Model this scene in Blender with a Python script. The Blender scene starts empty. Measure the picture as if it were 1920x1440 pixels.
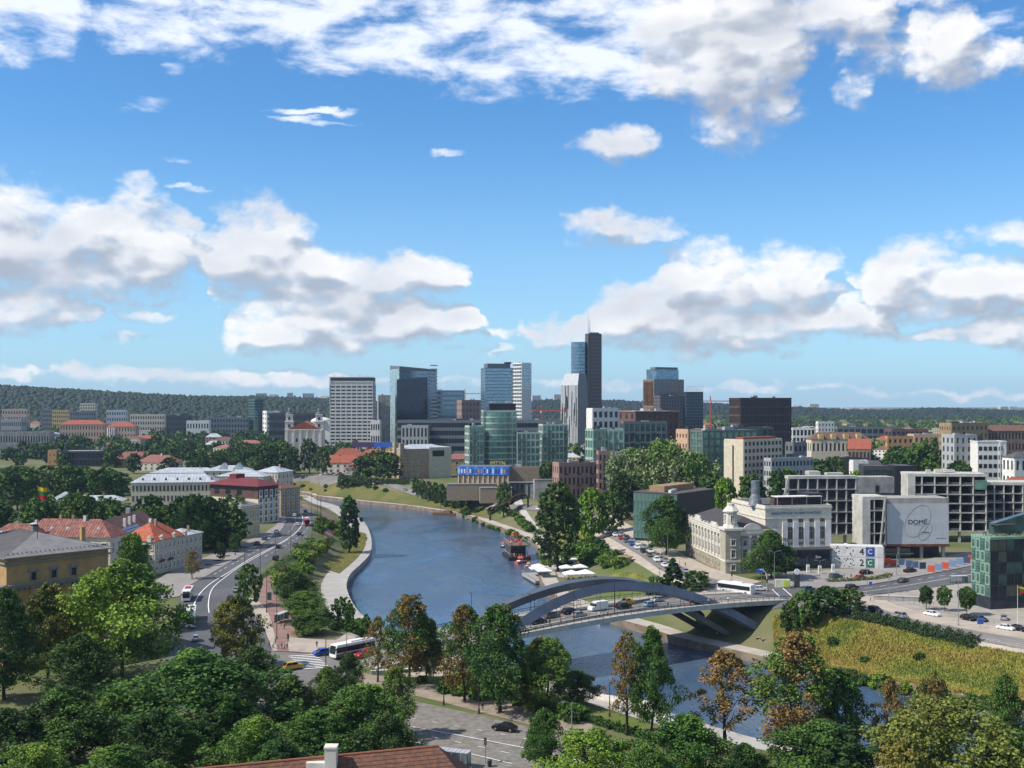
import bpy, math, random
import numpy as np
from mathutils import Vector, Matrix
random.seed(7); NP = np.random.default_rng(7)
scn = bpy.context.scene
COL = scn.collection
R = math.radians
# ---------------------------------------------------------------- camera
F, HZ, CH = 2100.0, 750.0, 62.0          # focal length / horizon row (1920x1440 frame), eye height above the street
cam = bpy.data.cameras.new('camera'); cam_o = bpy.data.objects.new('camera', cam); COL.objects.link(cam_o)
cam.sensor_width = 36; cam.lens = 36*F/1920; cam.clip_start = 1; cam.clip_end = 60000
cam_o.location = (0, 0, CH); cam_o.rotation_euler = (math.pi/2, 0, 0); cam.shift_y = (HZ-720)/1920
scn.camera = cam_o
# ---------------------------------------------------------------- light
SUN_AZ, SUN_EL = R(-106), R(47)            # azimuth from +Y towards +X
sd = bpy.data.lights.new('sun', 'SUN'); sd.energy = 5.0; sd.angle = R(0.5); sd.color = (1, .92, .80)
so = bpy.data.objects.new('sun', sd); COL.objects.link(so)
sv = Vector((math.sin(SUN_AZ)*math.cos(SUN_EL), math.cos(SUN_AZ)*math.cos(SUN_EL), math.sin(SUN_EL)))
so.rotation_euler = sv.to_track_quat('Z', 'Y').to_euler(); so.location = (0, 0, 400)
vs = scn.view_settings; vs.view_transform = 'Standard'; vs.look = 'None'; vs.exposure = 0.30; vs.gamma = 1
scn.cycles.max_bounces = 6; scn.cycles.diffuse_bounces = 3; scn.cycles.glossy_bounces = 3
scn.cycles.transmission_bounces = 3; scn.cycles.volume_bounces = 0; scn.cycles.transparent_max_bounces = 6
scn.cycles.use_denoising = True

def N(nt, typ, **kw):
    n = nt.nodes.new(typ)
    for k, v in kw.items():
        if k == 'inp':
            for i, x in v.items():
                if hasattr(x, 'links') or isinstance(x, bpy.types.NodeSocket): nt.links.new(x, n.inputs[i])
                else: n.inputs[i].default_value = x
        else: setattr(n, k, v)
    return n
def MATH(nt, op, a, b=None, c=None, clamp=False):
    n = nt.nodes.new('ShaderNodeMath'); n.operation = op; n.use_clamp = clamp
    for i, x in enumerate((a, b, c)):
        if x is None: continue
        if isinstance(x, bpy.types.NodeSocket): nt.links.new(x, n.inputs[i])
        else: n.inputs[i].default_value = x
    return n.outputs[0]
def VM(nt, op, a, b=None, c=None):
    n = nt.nodes.new('ShaderNodeVectorMath'); n.operation = op
    for i, x in enumerate((a, b, c)):
        if x is None: continue
        if isinstance(x, bpy.types.NodeSocket): nt.links.new(x, n.inputs[i])
        else: n.inputs[i].default_value = x
    return n.outputs['Value'] if op in ('LENGTH', 'DOT_PRODUCT', 'DISTANCE') else n.outputs[0]
def MAPR(nt, v, a, b, c, d, smooth=True):
    n = nt.nodes.new('ShaderNodeMapRange'); n.interpolation_type = 'SMOOTHSTEP' if smooth else 'LINEAR'
    nt.links.new(v, n.inputs[0])
    for i, x in zip((1, 2, 3, 4), (a, b, c, d)): n.inputs[i].default_value = x
    return n.outputs[0]
def NOISE(nt, vec, scale, detail=4, rough=.55, dist=0):
    n = nt.nodes.new('ShaderNodeTexNoise'); n.inputs['Scale'].default_value = scale
    n.inputs['Detail'].default_value = detail; n.inputs['Roughness'].default_value = rough; n.inputs['Distortion'].default_value = dist
    if vec is not None: nt.links.new(vec, n.inputs['Vector'])
    return n
def MIXC(nt, fac, a, b, blend='MIX'):
    n = nt.nodes.new('ShaderNodeMix'); n.data_type = 'RGBA'; n.blend_type = blend
    for i, x in ((0, fac), (6, a), (7, b)):
        if isinstance(x, bpy.types.NodeSocket): nt.links.new(x, n.inputs[i])
        else: n.inputs[i].default_value = x if i == 0 else (tuple(x)+(1,))[:4]
    return n.outputs[2]
# ---------------------------------------------------------------- sky: Nishita air with two cloud layers, laid out by azimuth / elevation
def sky():
    w = bpy.data.worlds.new('World'); scn.world = w; w.use_nodes = True
    w.cycles.sampling_method = 'MANUAL'; w.cycles.sample_map_resolution = 256
    nt = w.node_tree; nt.nodes.clear()
    out = nt.nodes.new('ShaderNodeOutputWorld'); bg = nt.nodes.new('ShaderNodeBackground')
    nt.links.new(bg.outputs[0], out.inputs[0])
    st = nt.nodes.new('ShaderNodeTexSky'); st.sky_type = 'NISHITA'; st.sun_disc = False
    st.sun_elevation = SUN_EL; st.sun_rotation = SUN_AZ; st.altitude = 100; st.air_density = 1.0; st.dust_density = .6; st.ozone_density = 2.6
    tc = nt.nodes.new('ShaderNodeTexCoord'); d = tc.outputs['Generated']
    sp = N(nt, 'ShaderNodeSeparateXYZ', inp={0: d})
    az = MATH(nt, 'ARCTAN2', sp.outputs[0], sp.outputs[1]); el = MATH(nt, 'ARCSINE', sp.outputs[2])
    cq = N(nt, 'ShaderNodeCombineXYZ', inp={0: az, 1: el}); q0 = cq.outputs[0]
    E0, EK = -.02, .50                     # elevations are stored in the ramps as (e-E0)/EK
    def ae(px, py):                        # frame pixel -> bearing and elevation
        a = math.atan((px-960)/F); return a, math.atan((HZ-py)/F*math.cos(a))
    # cloud banks: (x, top, bottom, weight)
    banks = [
     [(-330,375,560,1.1),(0,362,548,1.1),(120,382,550,1.1),(185,385,548,1.05),(235,358,548,1.15),(300,378,548,1.1),(350,405,520,1),(378,432,500,.75),(400,412,545,1),(440,405,560,1.05),(480,392,562,1.1),(540,408,568,1.1),(590,445,575,1),(630,472,565,1),(700,478,556,1),(800,478,556,1.1),(850,486,556,1.05),(888,508,540,.8),(912,520,530,-.6)],
     [(-330,530,640,1),(0,522,618,1),(60,528,616,1),(130,548,612,.95),(180,572,604,.6),(205,585,600,-.6),(385,610,640,-.6),(425,580,660,.75),(470,556,660,.9),(540,543,658,1),(620,532,655,1.1),(670,530,650,1.1),(720,548,645,1.05),(790,562,640,1.1),(850,572,634,1.05),(895,584,615,.8),(925,600,610,-.6)],
     [(1205,520,560,-.6),(1238,492,590,.8),(1265,470,600,1.05),(1330,466,600,1.05),(1372,474,600,1.05),(1402,490,600,1),(1430,476,600,1.05),(1510,470,592,1.05),(1565,474,545,.9),(1592,492,530,-.1),(1610,520,575,.6),(1640,488,590,1),(1690,464,590,1.1),(1750,474,592,1.1),(1830,490,596,1.1),(1900,492,600,1.1),(2250,470,600,1.1)],
     [(945,628,640,-.6),(972,610,650,.8),(1020,596,654,1),(1065,604,650,1),(1105,570,648,1),(1160,550,648,1.1),(1220,538,650,1.1),(1290,534,652,1.1),(1380,548,646,1.1),(1460,562,638,1.05),(1515,542,634,1),(1560,540,630,1),(1610,562,630,1),(1670,590,640,.85),(1720,612,642,.6),(1790,604,646,.85),(1850,592,646,1),(1930,580,645,1),(2250,580,645,1)],
     [(-330,684,716,.75),(0,684,714,.75),(58,688,714,.65),(88,696,712,-.1),(112,688,716,.7),(210,686,718,.8),(330,692,720,.8),(480,694,722,.8),(640,698,724,.7),(720,704,726,.2),(860,704,726,.1),(960,702,726,.15),(1100,708,730,.3),(1190,710,734,.45),(1250,714,734,.1),(1300,712,734,.4),(1400,708,732,.5),(1460,714,734,.2),(1520,718,738,.4),(1620,722,740,.1),(1760,728,746,.4),(1900,732,750,.4),(2250,730,750,.4)],
     [(1160,60,120,-.3),(1200,20,140,.6),(1250,-10,180,.95),(1310,-60,215,1.1),(1370,-80,240,1.15),(1430,-80,215,1.1),(1485,-60,192,1),(1512,-40,130,.8),(1545,-60,80,.8),(1600,-80,105,.95),(1665,-60,112,.85),(1692,40,140,.75),(1730,20,160,1),(1770,8,172,1.1),(1810,12,160,1.05),(1850,50,145,.9),(1900,72,130,.75),(1960,70,130,.8),(2250,60,140,.9)]]
    puffs = [(1150,275,72,22,.95),(1192,262,42,24,.95),(1126,428,58,28,.95),(1190,433,88,27,.95),(1900,442,80,18,.7),(1480,222,26,11,.5),(270,592,42,9,.55),(235,628,34,7,.45),(238,560,30,10,.4),(1590,160,24,30,.35),(1380,656,90,12,.6),(905,655,45,7,.35),(925,622,30,8,.4)]
    veil = [(-330,-160,110,1),(0,-160,110,1),(138,-160,110,1),(165,-160,60,.55),(185,-160,75,.7),(240,-160,108,.9),(340,-160,118,.9),(500,-160,126,.9),(640,-160,140,.9),(760,-160,172,.85),(860,-160,172,.8),(1000,-160,188,.85),(1150,-160,190,.9),(1250,-160,180,.9),(1400,-160,130,.9),(1500,-160,80,.7),(1680,-160,60,.4),(2250,-160,60,.6)]
    wisps = [(590,230,68,7,.7),(640,208,34,5,.5),(555,208,40,4,.5),(370,354,26,5,.6),(830,283,36,5,.6),(318,127,24,10,.6),(265,190,36,13,.4),(330,298,24,8,.45)]
    A0, A1 = -.62, .62
    def ramp(azs, bank_):
        r = nt.nodes.new('ShaderNodeValToRGB'); cr = r.color_ramp; cr.interpolation = 'CARDINAL'
        nt.links.new(azs, r.inputs[0])
        for i, (x, t, b, wg) in enumerate(bank_):
            a, e1 = ae(x, t); _, e2 = ae(x, b); pos = (a-A0)/(A1-A0)
            el_ = cr.elements[i] if i < 2 else cr.elements.new(pos)
            el_.position = pos; el_.color = ((e1-E0)/EK, (e2-E0)/EK, (wg+1)/2.5, 1)
        return r.outputs[0]
    def bank_field(q, azs, els, bank_):
        c = N(nt, 'ShaderNodeSeparateColor', inp={0: ramp(azs, bank_)})
        mid = MATH(nt, 'MULTIPLY', MATH(nt, 'ADD', c.outputs[0], c.outputs[1]), .5); half = MATH(nt, 'MULTIPLY', MATH(nt, 'SUBTRACT', c.outputs[0], c.outputs[1]), .5)
        v = MATH(nt, 'DIVIDE', MATH(nt, 'SUBTRACT', els, mid), half); v2 = MATH(nt, 'MULTIPLY', v, v)
        return MATH(nt, 'MULTIPLY_ADD', v2, -.66, MATH(nt, 'MULTIPLY_ADD', c.outputs[2], 2.5, -1))
    def puff_field(q, acc, puffs_):
        for (px, py, rx, ry, wg) in puffs_:
            a, e = ae(px, py); v = VM(nt, 'MULTIPLY_ADD', q, (F/rx, F/ry, 0), (-a*F/rx, -e*F/ry, 0))
            t = MATH(nt, 'MULTIPLY_ADD', VM(nt, 'DOT_PRODUCT', v, v), -.62*wg, wg)
            acc = t if acc is None else MATH(nt, 'MAXIMUM', acc, t)
        return acc
    def N2(vec, scale, detail, rough, dist=0):
        n = NOISE(nt, vec, scale, detail, rough, dist); n.noise_dimensions = '2D'; return n
    ia = MAPR(nt, MATH(nt, 'ABSOLUTE', az), .52, .64, 1, 0); ie = MAPR(nt, el, .38, .48, 1, 0); inf = MATH(nt, 'MULTIPLY', ia, ie)
    gen = MAPR(nt, N2(VM(nt, 'MULTIPLY', q0, (1, 1.6, 1)), 3.2, 2, .5).outputs[0], .43, .60, -1.5, 1.1, False)  # clouds added out of frame, coverage raised to whiten the ambient light
    outside = MATH(nt, 'SUBTRACT', 1, inf)
    def dens(q, fine):
        wv = N2(VM(nt, 'MULTIPLY', q, (1, 1.3, 1)), 24, 3, .6)
        wq = VM(nt, 'MULTIPLY_ADD', VM(nt, 'SUBTRACT', wv.outputs[1], (.5, .5, .5)), (.05, .024, 0), q)
        s = N(nt, 'ShaderNodeSeparateXYZ', inp={0: wq})
        azs = MATH(nt, 'MULTIPLY_ADD', s.outputs[0], 1/(A1-A0), -A0/(A1-A0)); els = MATH(nt, 'MULTIPLY_ADD', s.outputs[1], 1/EK, -E0/EK)
        f = None
        for b in banks:
            t = bank_field(wq, azs, els, b); f = t if f is None else MATH(nt, 'SMOOTH_MAX', f, t, .3)
        f = puff_field(wq, f, puffs)
        f = MATH(nt, 'ADD', MATH(nt, 'MULTIPLY', MATH(nt, 'MAXIMUM', f, -2), inf), MATH(nt, 'MULTIPLY', gen, outside))
        fb = N2(VM(nt, 'MULTIPLY', q, (1, 1.9, 1)), 24, fine, .5, .15).outputs[0]
        return MATH(nt, 'MULTIPLY_ADD', MATH(nt, 'SUBTRACT', fb, .5), 1.5, f)
    c0 = dens(q0, 2.2); a1 = dens(VM(nt, 'ADD', q0, (-.010, .020, 0)), 1.2)
    fn = N2(VM(nt, 'MULTIPLY', q0, (1, 1.5, 1)), 62, 6, .64, .3).outputs[0]
    a0 = MATH(nt, 'MULTIPLY_ADD', MATH(nt, 'SUBTRACT', fn, .5), 1.25, c0)
    alpha = MAPR(nt, a0, -.25, 1.05, 0, .97)
    lit = MAPR(nt, MATH(nt, 'MULTIPLY_ADD', MATH(nt, 'SUBTRACT', fn, .5), .35, MATH(nt, 'SUBTRACT', c0, a1)), -.55, .38, 0, 1)
    lit = MATH(nt, 'MULTIPLY', lit, MAPR(nt, c0, .5, 1.4, 1, .80))
    lit = MATH(nt, 'MULTIPLY', lit, MAPR(nt, N2(VM(nt, 'MULTIPLY', q0, (1, 2.2, 1)), 7, 2, .5).outputs[0], .35, .62, .72, 1.08))
    s2 = N2(VM(nt, 'MULTIPLY', q0, (1, 2.6, 1)), 15, 6, .6, .15)
    azs = MATH(nt, 'MULTIPLY_ADD', az, 1/(A1-A0), -A0/(A1-A0)); els = MATH(nt, 'MULTIPLY_ADD', el, 1/EK, -E0/EK)
    b0 = puff_field(VM(nt, 'MULTIPLY_ADD', VM(nt, 'SUBTRACT', s2.outputs[1], (.5, .5, .5)), (.04, .02, 0), q0), None, wisps)
    vc = N(nt, 'ShaderNodeSeparateColor', inp={0: ramp(azs, veil)})
    ve = MATH(nt, 'MULTIPLY', MATH(nt, 'SUBTRACT', els, vc.outputs[1]), 17); ve = MATH(nt, 'MINIMUM', ve, MATH(nt, 'MULTIPLY_ADD', vc.outputs[2], 2.5, -1.16))
    b0 = MATH(nt, 'MAXIMUM', b0, ve)
    b0 = MATH(nt, 'ADD', MATH(nt, 'MULTIPLY', MATH(nt, 'MAXIMUM', b0, -2), inf), MATH(nt, 'MULTIPLY', MATH(nt, 'SUBTRACT', gen, .3), outside))
    b0 = MATH(nt, 'MULTIPLY_ADD', MATH(nt, 'SUBTRACT', s2.outputs[0], .5), 3.2, b0)
    beta = MATH(nt, 'MULTIPLY', MAPR(nt, b0, .0, 1.15, 0, 1), .93)
    skyc = MIXC(nt, 1, st.outputs[0], SKY_T, 'MULTIPLY')
    sc1 = VM(nt, 'SCALE', skyc); sc1.node.inputs['Scale'].default_value = SKY_S
    low = MAPR(nt, el, -.02, .26, 1, 0)
    c = MIXC(nt, MATH(nt, 'MULTIPLY', low, .47), sc1, (.50, .69, .88))
    c = MIXC(nt, beta, c, (.80, .85, .96))
    ccol = N(nt, 'ShaderNodeValToRGB', inp={0: lit}); cr = ccol.color_ramp
    cr.elements[0].position = 0; cr.elements[0].color = (.36, .40, .48, 1); cr.elements[1].position = 1; cr.elements[1].color = (.86, .855, .845, 1)
    e = cr.elements.new(.42); e.color = (.50, .54, .61, 1); e = cr.elements.new(.75); e.color = (.70, .72, .76, 1)
    c = MIXC(nt, alpha, c, ccol.outputs[0])
    nt.links.new(c, bg.inputs[0]); bg.inputs[1].default_value = 1.0
SKY_S, SKY_T = .106, (.53, .95, 1.27)
sky()
# ---------------------------------------------------------------- materials
MATS = {}
def mat(name, col, rough=.8, spec=.3, metal=0, var=.12, scale=.6, bump=0, bscale=3, col2=None, emit=0, objvar=0, coords='Object', detail=4, trans=0, wear=0):
    if name in MATS: return MATS[name]
    m = bpy.data.materials.new(name); MATS[name] = m; m.use_nodes = True; nt = m.node_tree
    b = nt.nodes['Principled BSDF']; b.inputs['Roughness'].default_value = rough; b.inputs['Metallic'].default_value = metal
    b.inputs['Specular IOR Level'].default_value = spec
    tc = nt.nodes.new('ShaderNodeTexCoord'); g = N(nt, 'ShaderNodeNewGeometry')
    vec = g.outputs['Position'] if coords == 'World' else tc.outputs[coords]
    c2 = col2 or tuple(x*(1-var*1.6) for x in col)
    n = NOISE(nt, vec, scale, detail, .6)
    f = MAPR(nt, n.outputs[0], .32, .68, 0, 1)
    c = MIXC(nt, f, col, c2)
    if wear:
        n2 = NOISE(nt, VM(nt, 'MULTIPLY', vec, (1, 1, .25)), scale*3.1, 6, .7)
        c = MIXC(nt, MATH(nt, 'MULTIPLY', MAPR(nt, n2.outputs[0], .5, .75, 0, 1), wear), c, tuple(x*.45 for x in col))
    if objvar:
        oi = nt.nodes.new('ShaderNodeObjectInfo')
        hs = N(nt, 'ShaderNodeHueSaturation', inp={4: c})
        nt.links.new(MATH(nt, 'MULTIPLY_ADD', oi.outputs['Random'], objvar, 1-objvar/2), hs.inputs['Value'])
        nt.links.new(MATH(nt, 'MULTIPLY_ADD', oi.outputs['Random'], .03*objvar, .5-.015*objvar), hs.inputs['Hue'])
        c = hs.outputs[0]
    nt.links.new(c, b.inputs['Base Color'])
    if bump:
        nb = NOISE(nt, vec, bscale, 5, .6)
        bp = N(nt, 'ShaderNodeBump', inp={0: bump, 1: .2, 'Height': nb.outputs[0]}); nt.links.new(bp.outputs[0], b.inputs['Normal'])
    if emit:
        nt.links.new(c, b.inputs['Emission Color']); b.inputs['Emission Strength'].default_value = emit
    return m
# ---------------------------------------------------------------- object helpers
def setp(o, label=None, cat=None, group=None, kind=None):
    if label: o['label'] = label
    if cat: o['category'] = cat
    if group: o['group'] = group
    if kind: o['kind'] = kind
    return o
def empty(name, loc, rz=0, label=None, cat=None, group=None):
    o = bpy.data.objects.new(name, None); COL.objects.link(o); o.location = loc; o.rotation_euler = (0, 0, rz)
    o.empty_display_size = .5
    return setp(o, label, cat, group)
class MB:
    def __init__(s): s.v = []; s.f = []; s.mi = []
    def add(s, vs_, fs, mi=0):
        k = len(s.v); s.v += [tuple(p) for p in vs_]; s.f += [tuple(i+k for i in f) for f in fs]; s.mi += [mi]*len(fs); return s
    def box(s, x0, y0, z0, x1, y1, z1, mi=0):
        return s.add([(x0,y0,z0),(x1,y0,z0),(x1,y1,z0),(x0,y1,z0),(x0,y0,z1),(x1,y0,z1),(x1,y1,z1),(x0,y1,z1)],
                     [(0,3,2,1),(4,5,6,7),(0,1,5,4),(1,2,6,5),(2,3,7,6),(3,0,4,7)], mi)
    def prism(s, pts, z0, z1, mi=0):      # pts: ccw footprint; z1 may be a list
        n = len(pts); zt = z1 if isinstance(z1, (list, tuple)) else [z1]*n
        vs_ = [(p[0], p[1], z0) for p in pts]+[(p[0], p[1], z) for p, z in zip(pts, zt)]
        return s.add(vs_, [tuple(range(n-1, -1, -1)), tuple(range(n, 2*n))]+[(i, (i+1) % n, n+(i+1) % n, n+i) for i in range(n)], mi)
    def bar(s, a, b, w, h=None, mi=0, up=(0, 0, 1)):    # a box beam from a to b
        a = Vector(a); b = Vector(b); d = (b-a).normalized(); u = Vector(up)
        if abs(d.dot(u)) > .98: u = Vector((1, 0, 0))
        r = d.cross(u).normalized()*(w/2); t = r.cross(d).normalized()*((h or w)/2)
        vs_ = [a-r-t, a+r-t, a+r+t, a-r+t, b-r-t, b+r-t, b+r+t, b-r+t]
        return s.add(vs_, [(0,3,2,1),(4,5,6,7),(0,1,5,4),(1,2,6,5),(2,3,7,6),(3,0,4,7)], mi)
    def tube(s, pts, rad, n=8, mi=0, caps=True):
        pts = [Vector(p) for p in pts]; rs = rad if isinstance(rad, (list, tuple)) else [rad]*len(pts); k0 = len(s.v); fs = []; vs_ = []
        for i, p in enumerate(pts):
            d = (pts[min(i+1, len(pts)-1)]-pts[max(i-1, 0)]).normalized(); u = Vector((0, 0, 1)) if abs(d.z) < .9 else Vector((1, 0, 0))
            r = d.cross(u).normalized(); t = r.cross(d)
            for j in range(n):
                a = 2*math.pi*j/n; vs_.append(p+(r*math.cos(a)+t*math.sin(a))*rs[i])
        for i in range(len(pts)-1):
            for j in range(n): fs.append((i*n+j, i*n+(j+1) % n, (i+1)*n+(j+1) % n, (i+1)*n+j))
        if caps: fs += [tuple(range(n-1, -1, -1)), tuple((len(pts)-1)*n+j for j in range(n))]
        return s.add(vs_, fs, mi)
    def lathe(s, prof, n=12, cx=0, cy=0, mi=0):
        vs_ = []; fs = []
        for (r, z) in prof:
            for j in range(n): a = 2*math.pi*j/n; vs_.append((cx+r*math.cos(a), cy+r*math.sin(a), z))
        for i in range(len(prof)-1):
            for j in range(n): fs.append((i*n+j, i*n+(j+1) % n, (i+1)*n+(j+1) % n, (i+1)*n+j))
        fs += [tuple(range(n-1, -1, -1)), tuple((len(prof)-1)*n+j for j in range(n))]
        return s.add(vs_, fs, mi)
    def mesh(s, name, mats, smooth=False):
        me = bpy.data.meshes.new(name); me.from_pydata(s.v, [], s.f)
        if not isinstance(mats, (list, tuple)): mats = [mats]
        for m in mats: me.materials.append(m)
        if len(mats) > 1: me.polygons.foreach_set('material_index', s.mi)
        if smooth: me.polygons.foreach_set('use_smooth', [True]*len(me.polygons))
        me.update(); return me
    def build(s, name, mats, parent=None, loc=(0, 0, 0), rz=0, smooth=False, **kw):
        return link(name, s.mesh(name, mats, smooth), parent, loc, rz, **kw)
def link(name, me, parent=None, loc=(0, 0, 0), rz=0, label=None, cat=None, group=None, kind=None, scale=None, m=None):
    o = bpy.data.objects.new(name, me); COL.objects.link(o); o.parent = parent; o.location = loc; o.rotation_euler = (0, 0, rz)
    if scale: o.scale = scale if isinstance(scale, (tuple, list)) else (scale,)*3
    if m and o.material_slots: o.material_slots[0].link = 'OBJECT'; o.material_slots[0].material = m
    return setp(o, label, cat, group, kind)
def box_mesh(name, x0, y0, z0, x1, y1, z1, m): return MB().box(x0, y0, z0, x1, y1, z1).mesh(name, m)
# ---------------------------------------------------------------- terrain: street level 0, river at -10, quays at -8
def water_pt(px, py): d = F*(CH+10)/(py-HZ); return ((px-960)/F*d, d)
NEAR_PX = [(525,932),(600,946),(640,958),(671,977),(687,992),(696,1017),(695,1044),(679,1065),(658,1085),(650,1104),(652,1121),(662,1144),(681,1167),(720,1190),(780,1216),(860,1246),(960,1275),(1100,1310),(1240,1350),(1400,1400),(1600,1445),(1920,1500)]
FAR_PX = [(525,927),(596,936),(674,945),(762,954),(815,962),(867,970),(917,989),(953,1002),(985,1015),(1003,1029),(1012,1050),(1010,1075),(1012,1098),(1035,1125),(1085,1150),(1151,1172),(1209,1189),(1266,1209),(1358,1230),(1453,1252),(1573,1276),(1700,1300),(1817,1325),(1920,1346)]
def smooth_line(p, n=4):
    p = [Vector((a[0], a[1], 0)) for a in p]; out = []
    for i in range(len(p)-1):
        p0, p1, p2, p3 = p[max(i-1, 0)], p[i], p[i+1], p[min(i+2, len(p)-1)]
        for k in range(n):
            t = k/n; out.append(.5*((2*p1)+(p2-p0)*t+(2*p0-5*p1+4*p2-p3)*t*t+(3*p1-p0-3*p2+p3)*t**3))
    out.append(p[-1]); return [(v.x, v.y) for v in out]
NEARB = smooth_line([(-520, 720), (-330, 790)]+[water_pt(*p) for p in NEAR_PX]+[(140, 130), (260, 60)], 5)
FARB = smooth_line([(-520, 760), (-330, 826)]+[water_pt(*p) for p in FAR_PX]+[(170, 215), (300, 150)], 5)
# the far stretch is a true channel: keep a width there
def seg_dist(X, Y, line):
    best = np.full(X.shape, 1e9)
    for (ax, ay), (bx, by) in zip(line[:-1], line[1:]):
        dx, dy = bx-ax, by-ay; L = dx*dx+dy*dy+1e-9
        t = np.clip(((X-ax)*dx+(Y-ay)*dy)/L, 0, 1); best = np.minimum(best, np.hypot(X-ax-t*dx, Y-ay-t*dy))
    return best
def inside(X, Y, poly):
    r = np.zeros(X.shape, bool); n = len(poly)
    for i in range(n):
        ax, ay = poly[i]; bx, by = poly[(i+1) % n]
        if ay == by: continue
        c = ((ay > Y) != (by > Y)) & (X < (bx-ax)*(Y-ay)/(by-ay)+ax); r ^= c
    return r
NEARPOLY = NEARB+[(400, -300), (-900, -300), (-900, 720)]
RIVER = NEARB+FARB[::-1]
def sstep(x, a, b): t = np.clip((x-a)/(b-a), 0, 1); return t*t*(3-2*t)
def terr(X, Y):
    X = np.asarray(X, float); Y = np.asarray(Y, float)
    nr = inside(X, Y, NEARPOLY); rv = inside(X, Y, RIVER)
    dn = seg_dist(X, Y, NEARB); df = seg_dist(X, Y, FARB)
    zn = -8+8*sstep(dn, 9, 30)
    top = 1.5+1.2*sstep(Y, 470, 640)
    ramp = 22+18*sstep(Y, 300, 480)-16*sstep(Y, 560, 720)
    zf = -8+(8+top)*sstep(df, 7, 7+ramp)
    z = np.where(nr, zn, zf)
    return np.where(rv, -13, z)
_gx = np.arange(-480, 481, 3.0); _gy = np.arange(120, 941, 3.0)
_GX, _GY = np.meshgrid(_gx, _gy); _GZ = terr(_GX, _GY)
def T(x, y):
    if not (-479 < x < 479 and 121 < y < 939): return 2.7 if y > 640 else 0.0
    i = (x+480)/3; j = (y-120)/3; a, b = int(i), int(j); u, v = i-a, j-b
    return float((_GZ[b, a]*(1-u)+_GZ[b, a+1]*u)*(1-v)+(_GZ[b+1, a]*(1-u)+_GZ[b+1, a+1]*u)*v)
def G(px, py, lift=0):
    """the place on the ground seen at a frame pixel"""
    k = (py-HZ)/F; sx = (px-960)/F; lo = 60; d = 60.0
    prev = d
    while d < 3500:
        if CH-k*d < T(sx*d, d)+lift: break
        prev = d; d += max(2.0, d*.008)
    a, b = prev, d
    for _ in range(14):
        m = (a+b)/2
        if CH-k*m < T(sx*m, m)+lift: b = m
        else: a = m
    return Vector((sx*b, b, T(sx*b, b)))
def AT(px, py, d): return Vector(((px-960)/F*d, d, CH-(py-HZ)/F*d))
def terrain():
    zq = _GZ.copy(); d1 = seg_dist(_GX, _GY, NEARB); d2 = seg_dist(_GX, _GY, FARB); dm = np.minimum(d1, d2)
    zq = np.where((dm < 3.2), np.minimum(zq, -13), zq); zq = np.where((dm >= 3.2) & (dm < 7) & (zq < -7.9) & (zq > -9), -8.4, zq)
    ny, nx = zq.shape; vs_ = np.stack([_GX, _GY, zq], -1).reshape(-1, 3).tolist()
    fs = [(j*nx+i, j*nx+i+1, (j+1)*nx+i+1, (j+1)*nx+i) for j in range(ny-1) for i in range(nx-1)]
    # outer ring to the horizon
    k = len(vs_); far = 9000
    x0, x1, y0, y1 = _gx[0], _gx[-1], _gy[0], _gy[-1]
    ring = [(x0, y0), (x1, y0), (x1, y1), (x0, y1)]
    zz = [-.3, -.3, 2.4, 2.4]
    vs_ += [(x, y, z) for (x, y), z in zip(ring, zz)]+[(-far, -1200, -.3), (far, -1200, -.3), (far, far, 2.4), (-far, far, 2.4)]
    # join the ring to the grid edge with matching slopes
    fs += [(k+4, k+5, k+1, k), (k+5, k+6, k+2, k+1), (k+6, k+7, k+3, k+2), (k+7, k+4, k, k+3)]
    me = bpy.data.meshes.new('ground'); me.from_pydata(vs_, [], fs); me.materials.append(mat('ground_soil', (.085, .115, .035), .95, .1, col2=(.16, .145, .09), scale=.035, detail=8, coords='World'))
    me.polygons.foreach_set('use_smooth', [True]*len(me.polygons)); me.update()
    link('ground', me, kind='structure', label='grassy ground of the city under everything', )
    # water
    w = bpy.data.materials.new('water'); w.use_nodes = True; nt = w.node_tree; b = nt.nodes['Principled BSDF']
    b.inputs['Base Color'].default_value = (.018, .032, .05, 1); b.inputs['Roughness'].default_value = .12; b.inputs['IOR'].default_value = 1.33; b.inputs['Specular IOR Level'].default_value = .5
    g = N(nt, 'ShaderNodeNewGeometry'); p = VM(nt, 'MULTIPLY', g.outputs[0], (1, .42, 1))
    n1 = NOISE(nt, p, .9, 5, .65, .6); n2 = NOISE(nt, p, .12, 3, .5, 1.0); n3 = NOISE(nt, p, .03, 3, .5, 1.2)
    h = MATH(nt, 'MULTIPLY_ADD', n1.outputs[0], MAPR(nt, n3.outputs[0], .35, .65, .16, .55), MATH(nt, 'MULTIPLY', n2.outputs[0], .5))
    bp = N(nt, 'ShaderNodeBump', inp={0: .55, 1: 1.0, 'Height': h}); nt.links.new(bp.outputs[0], b.inputs['Normal'])
    nt.links.new(MAPR(nt, n3.outputs[0], .4, .6, .10, .26), b.inputs['Roughness'])
    nt.links.new(MIXC(nt, MAPR(nt, n2.outputs[0], .4, .65, 0, 1), (.045, .085, .15), (.06, .095, .14)), b.inputs['Base Color'])
    mb = MB().add([(-520, 100, -10), (480, 100, -10), (480, 935, -10), (-520, 935, -10)], [(0, 1, 2, 3)]); mb.build('river_water', w, kind='structure')
terrain()
def offset_line(line, dist, side):
    out = []
    for i, p in enumerate(line):
        a = Vector(line[max(i-1, 0)]); b = Vector(line[min(i+1, len(line)-1)]); t = (b-a).normalized(); n = Vector((-t.y, t.x))*side
        out.append((p[0]+n.x*dist, p[1]+n.y*dist))
    return out
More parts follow.
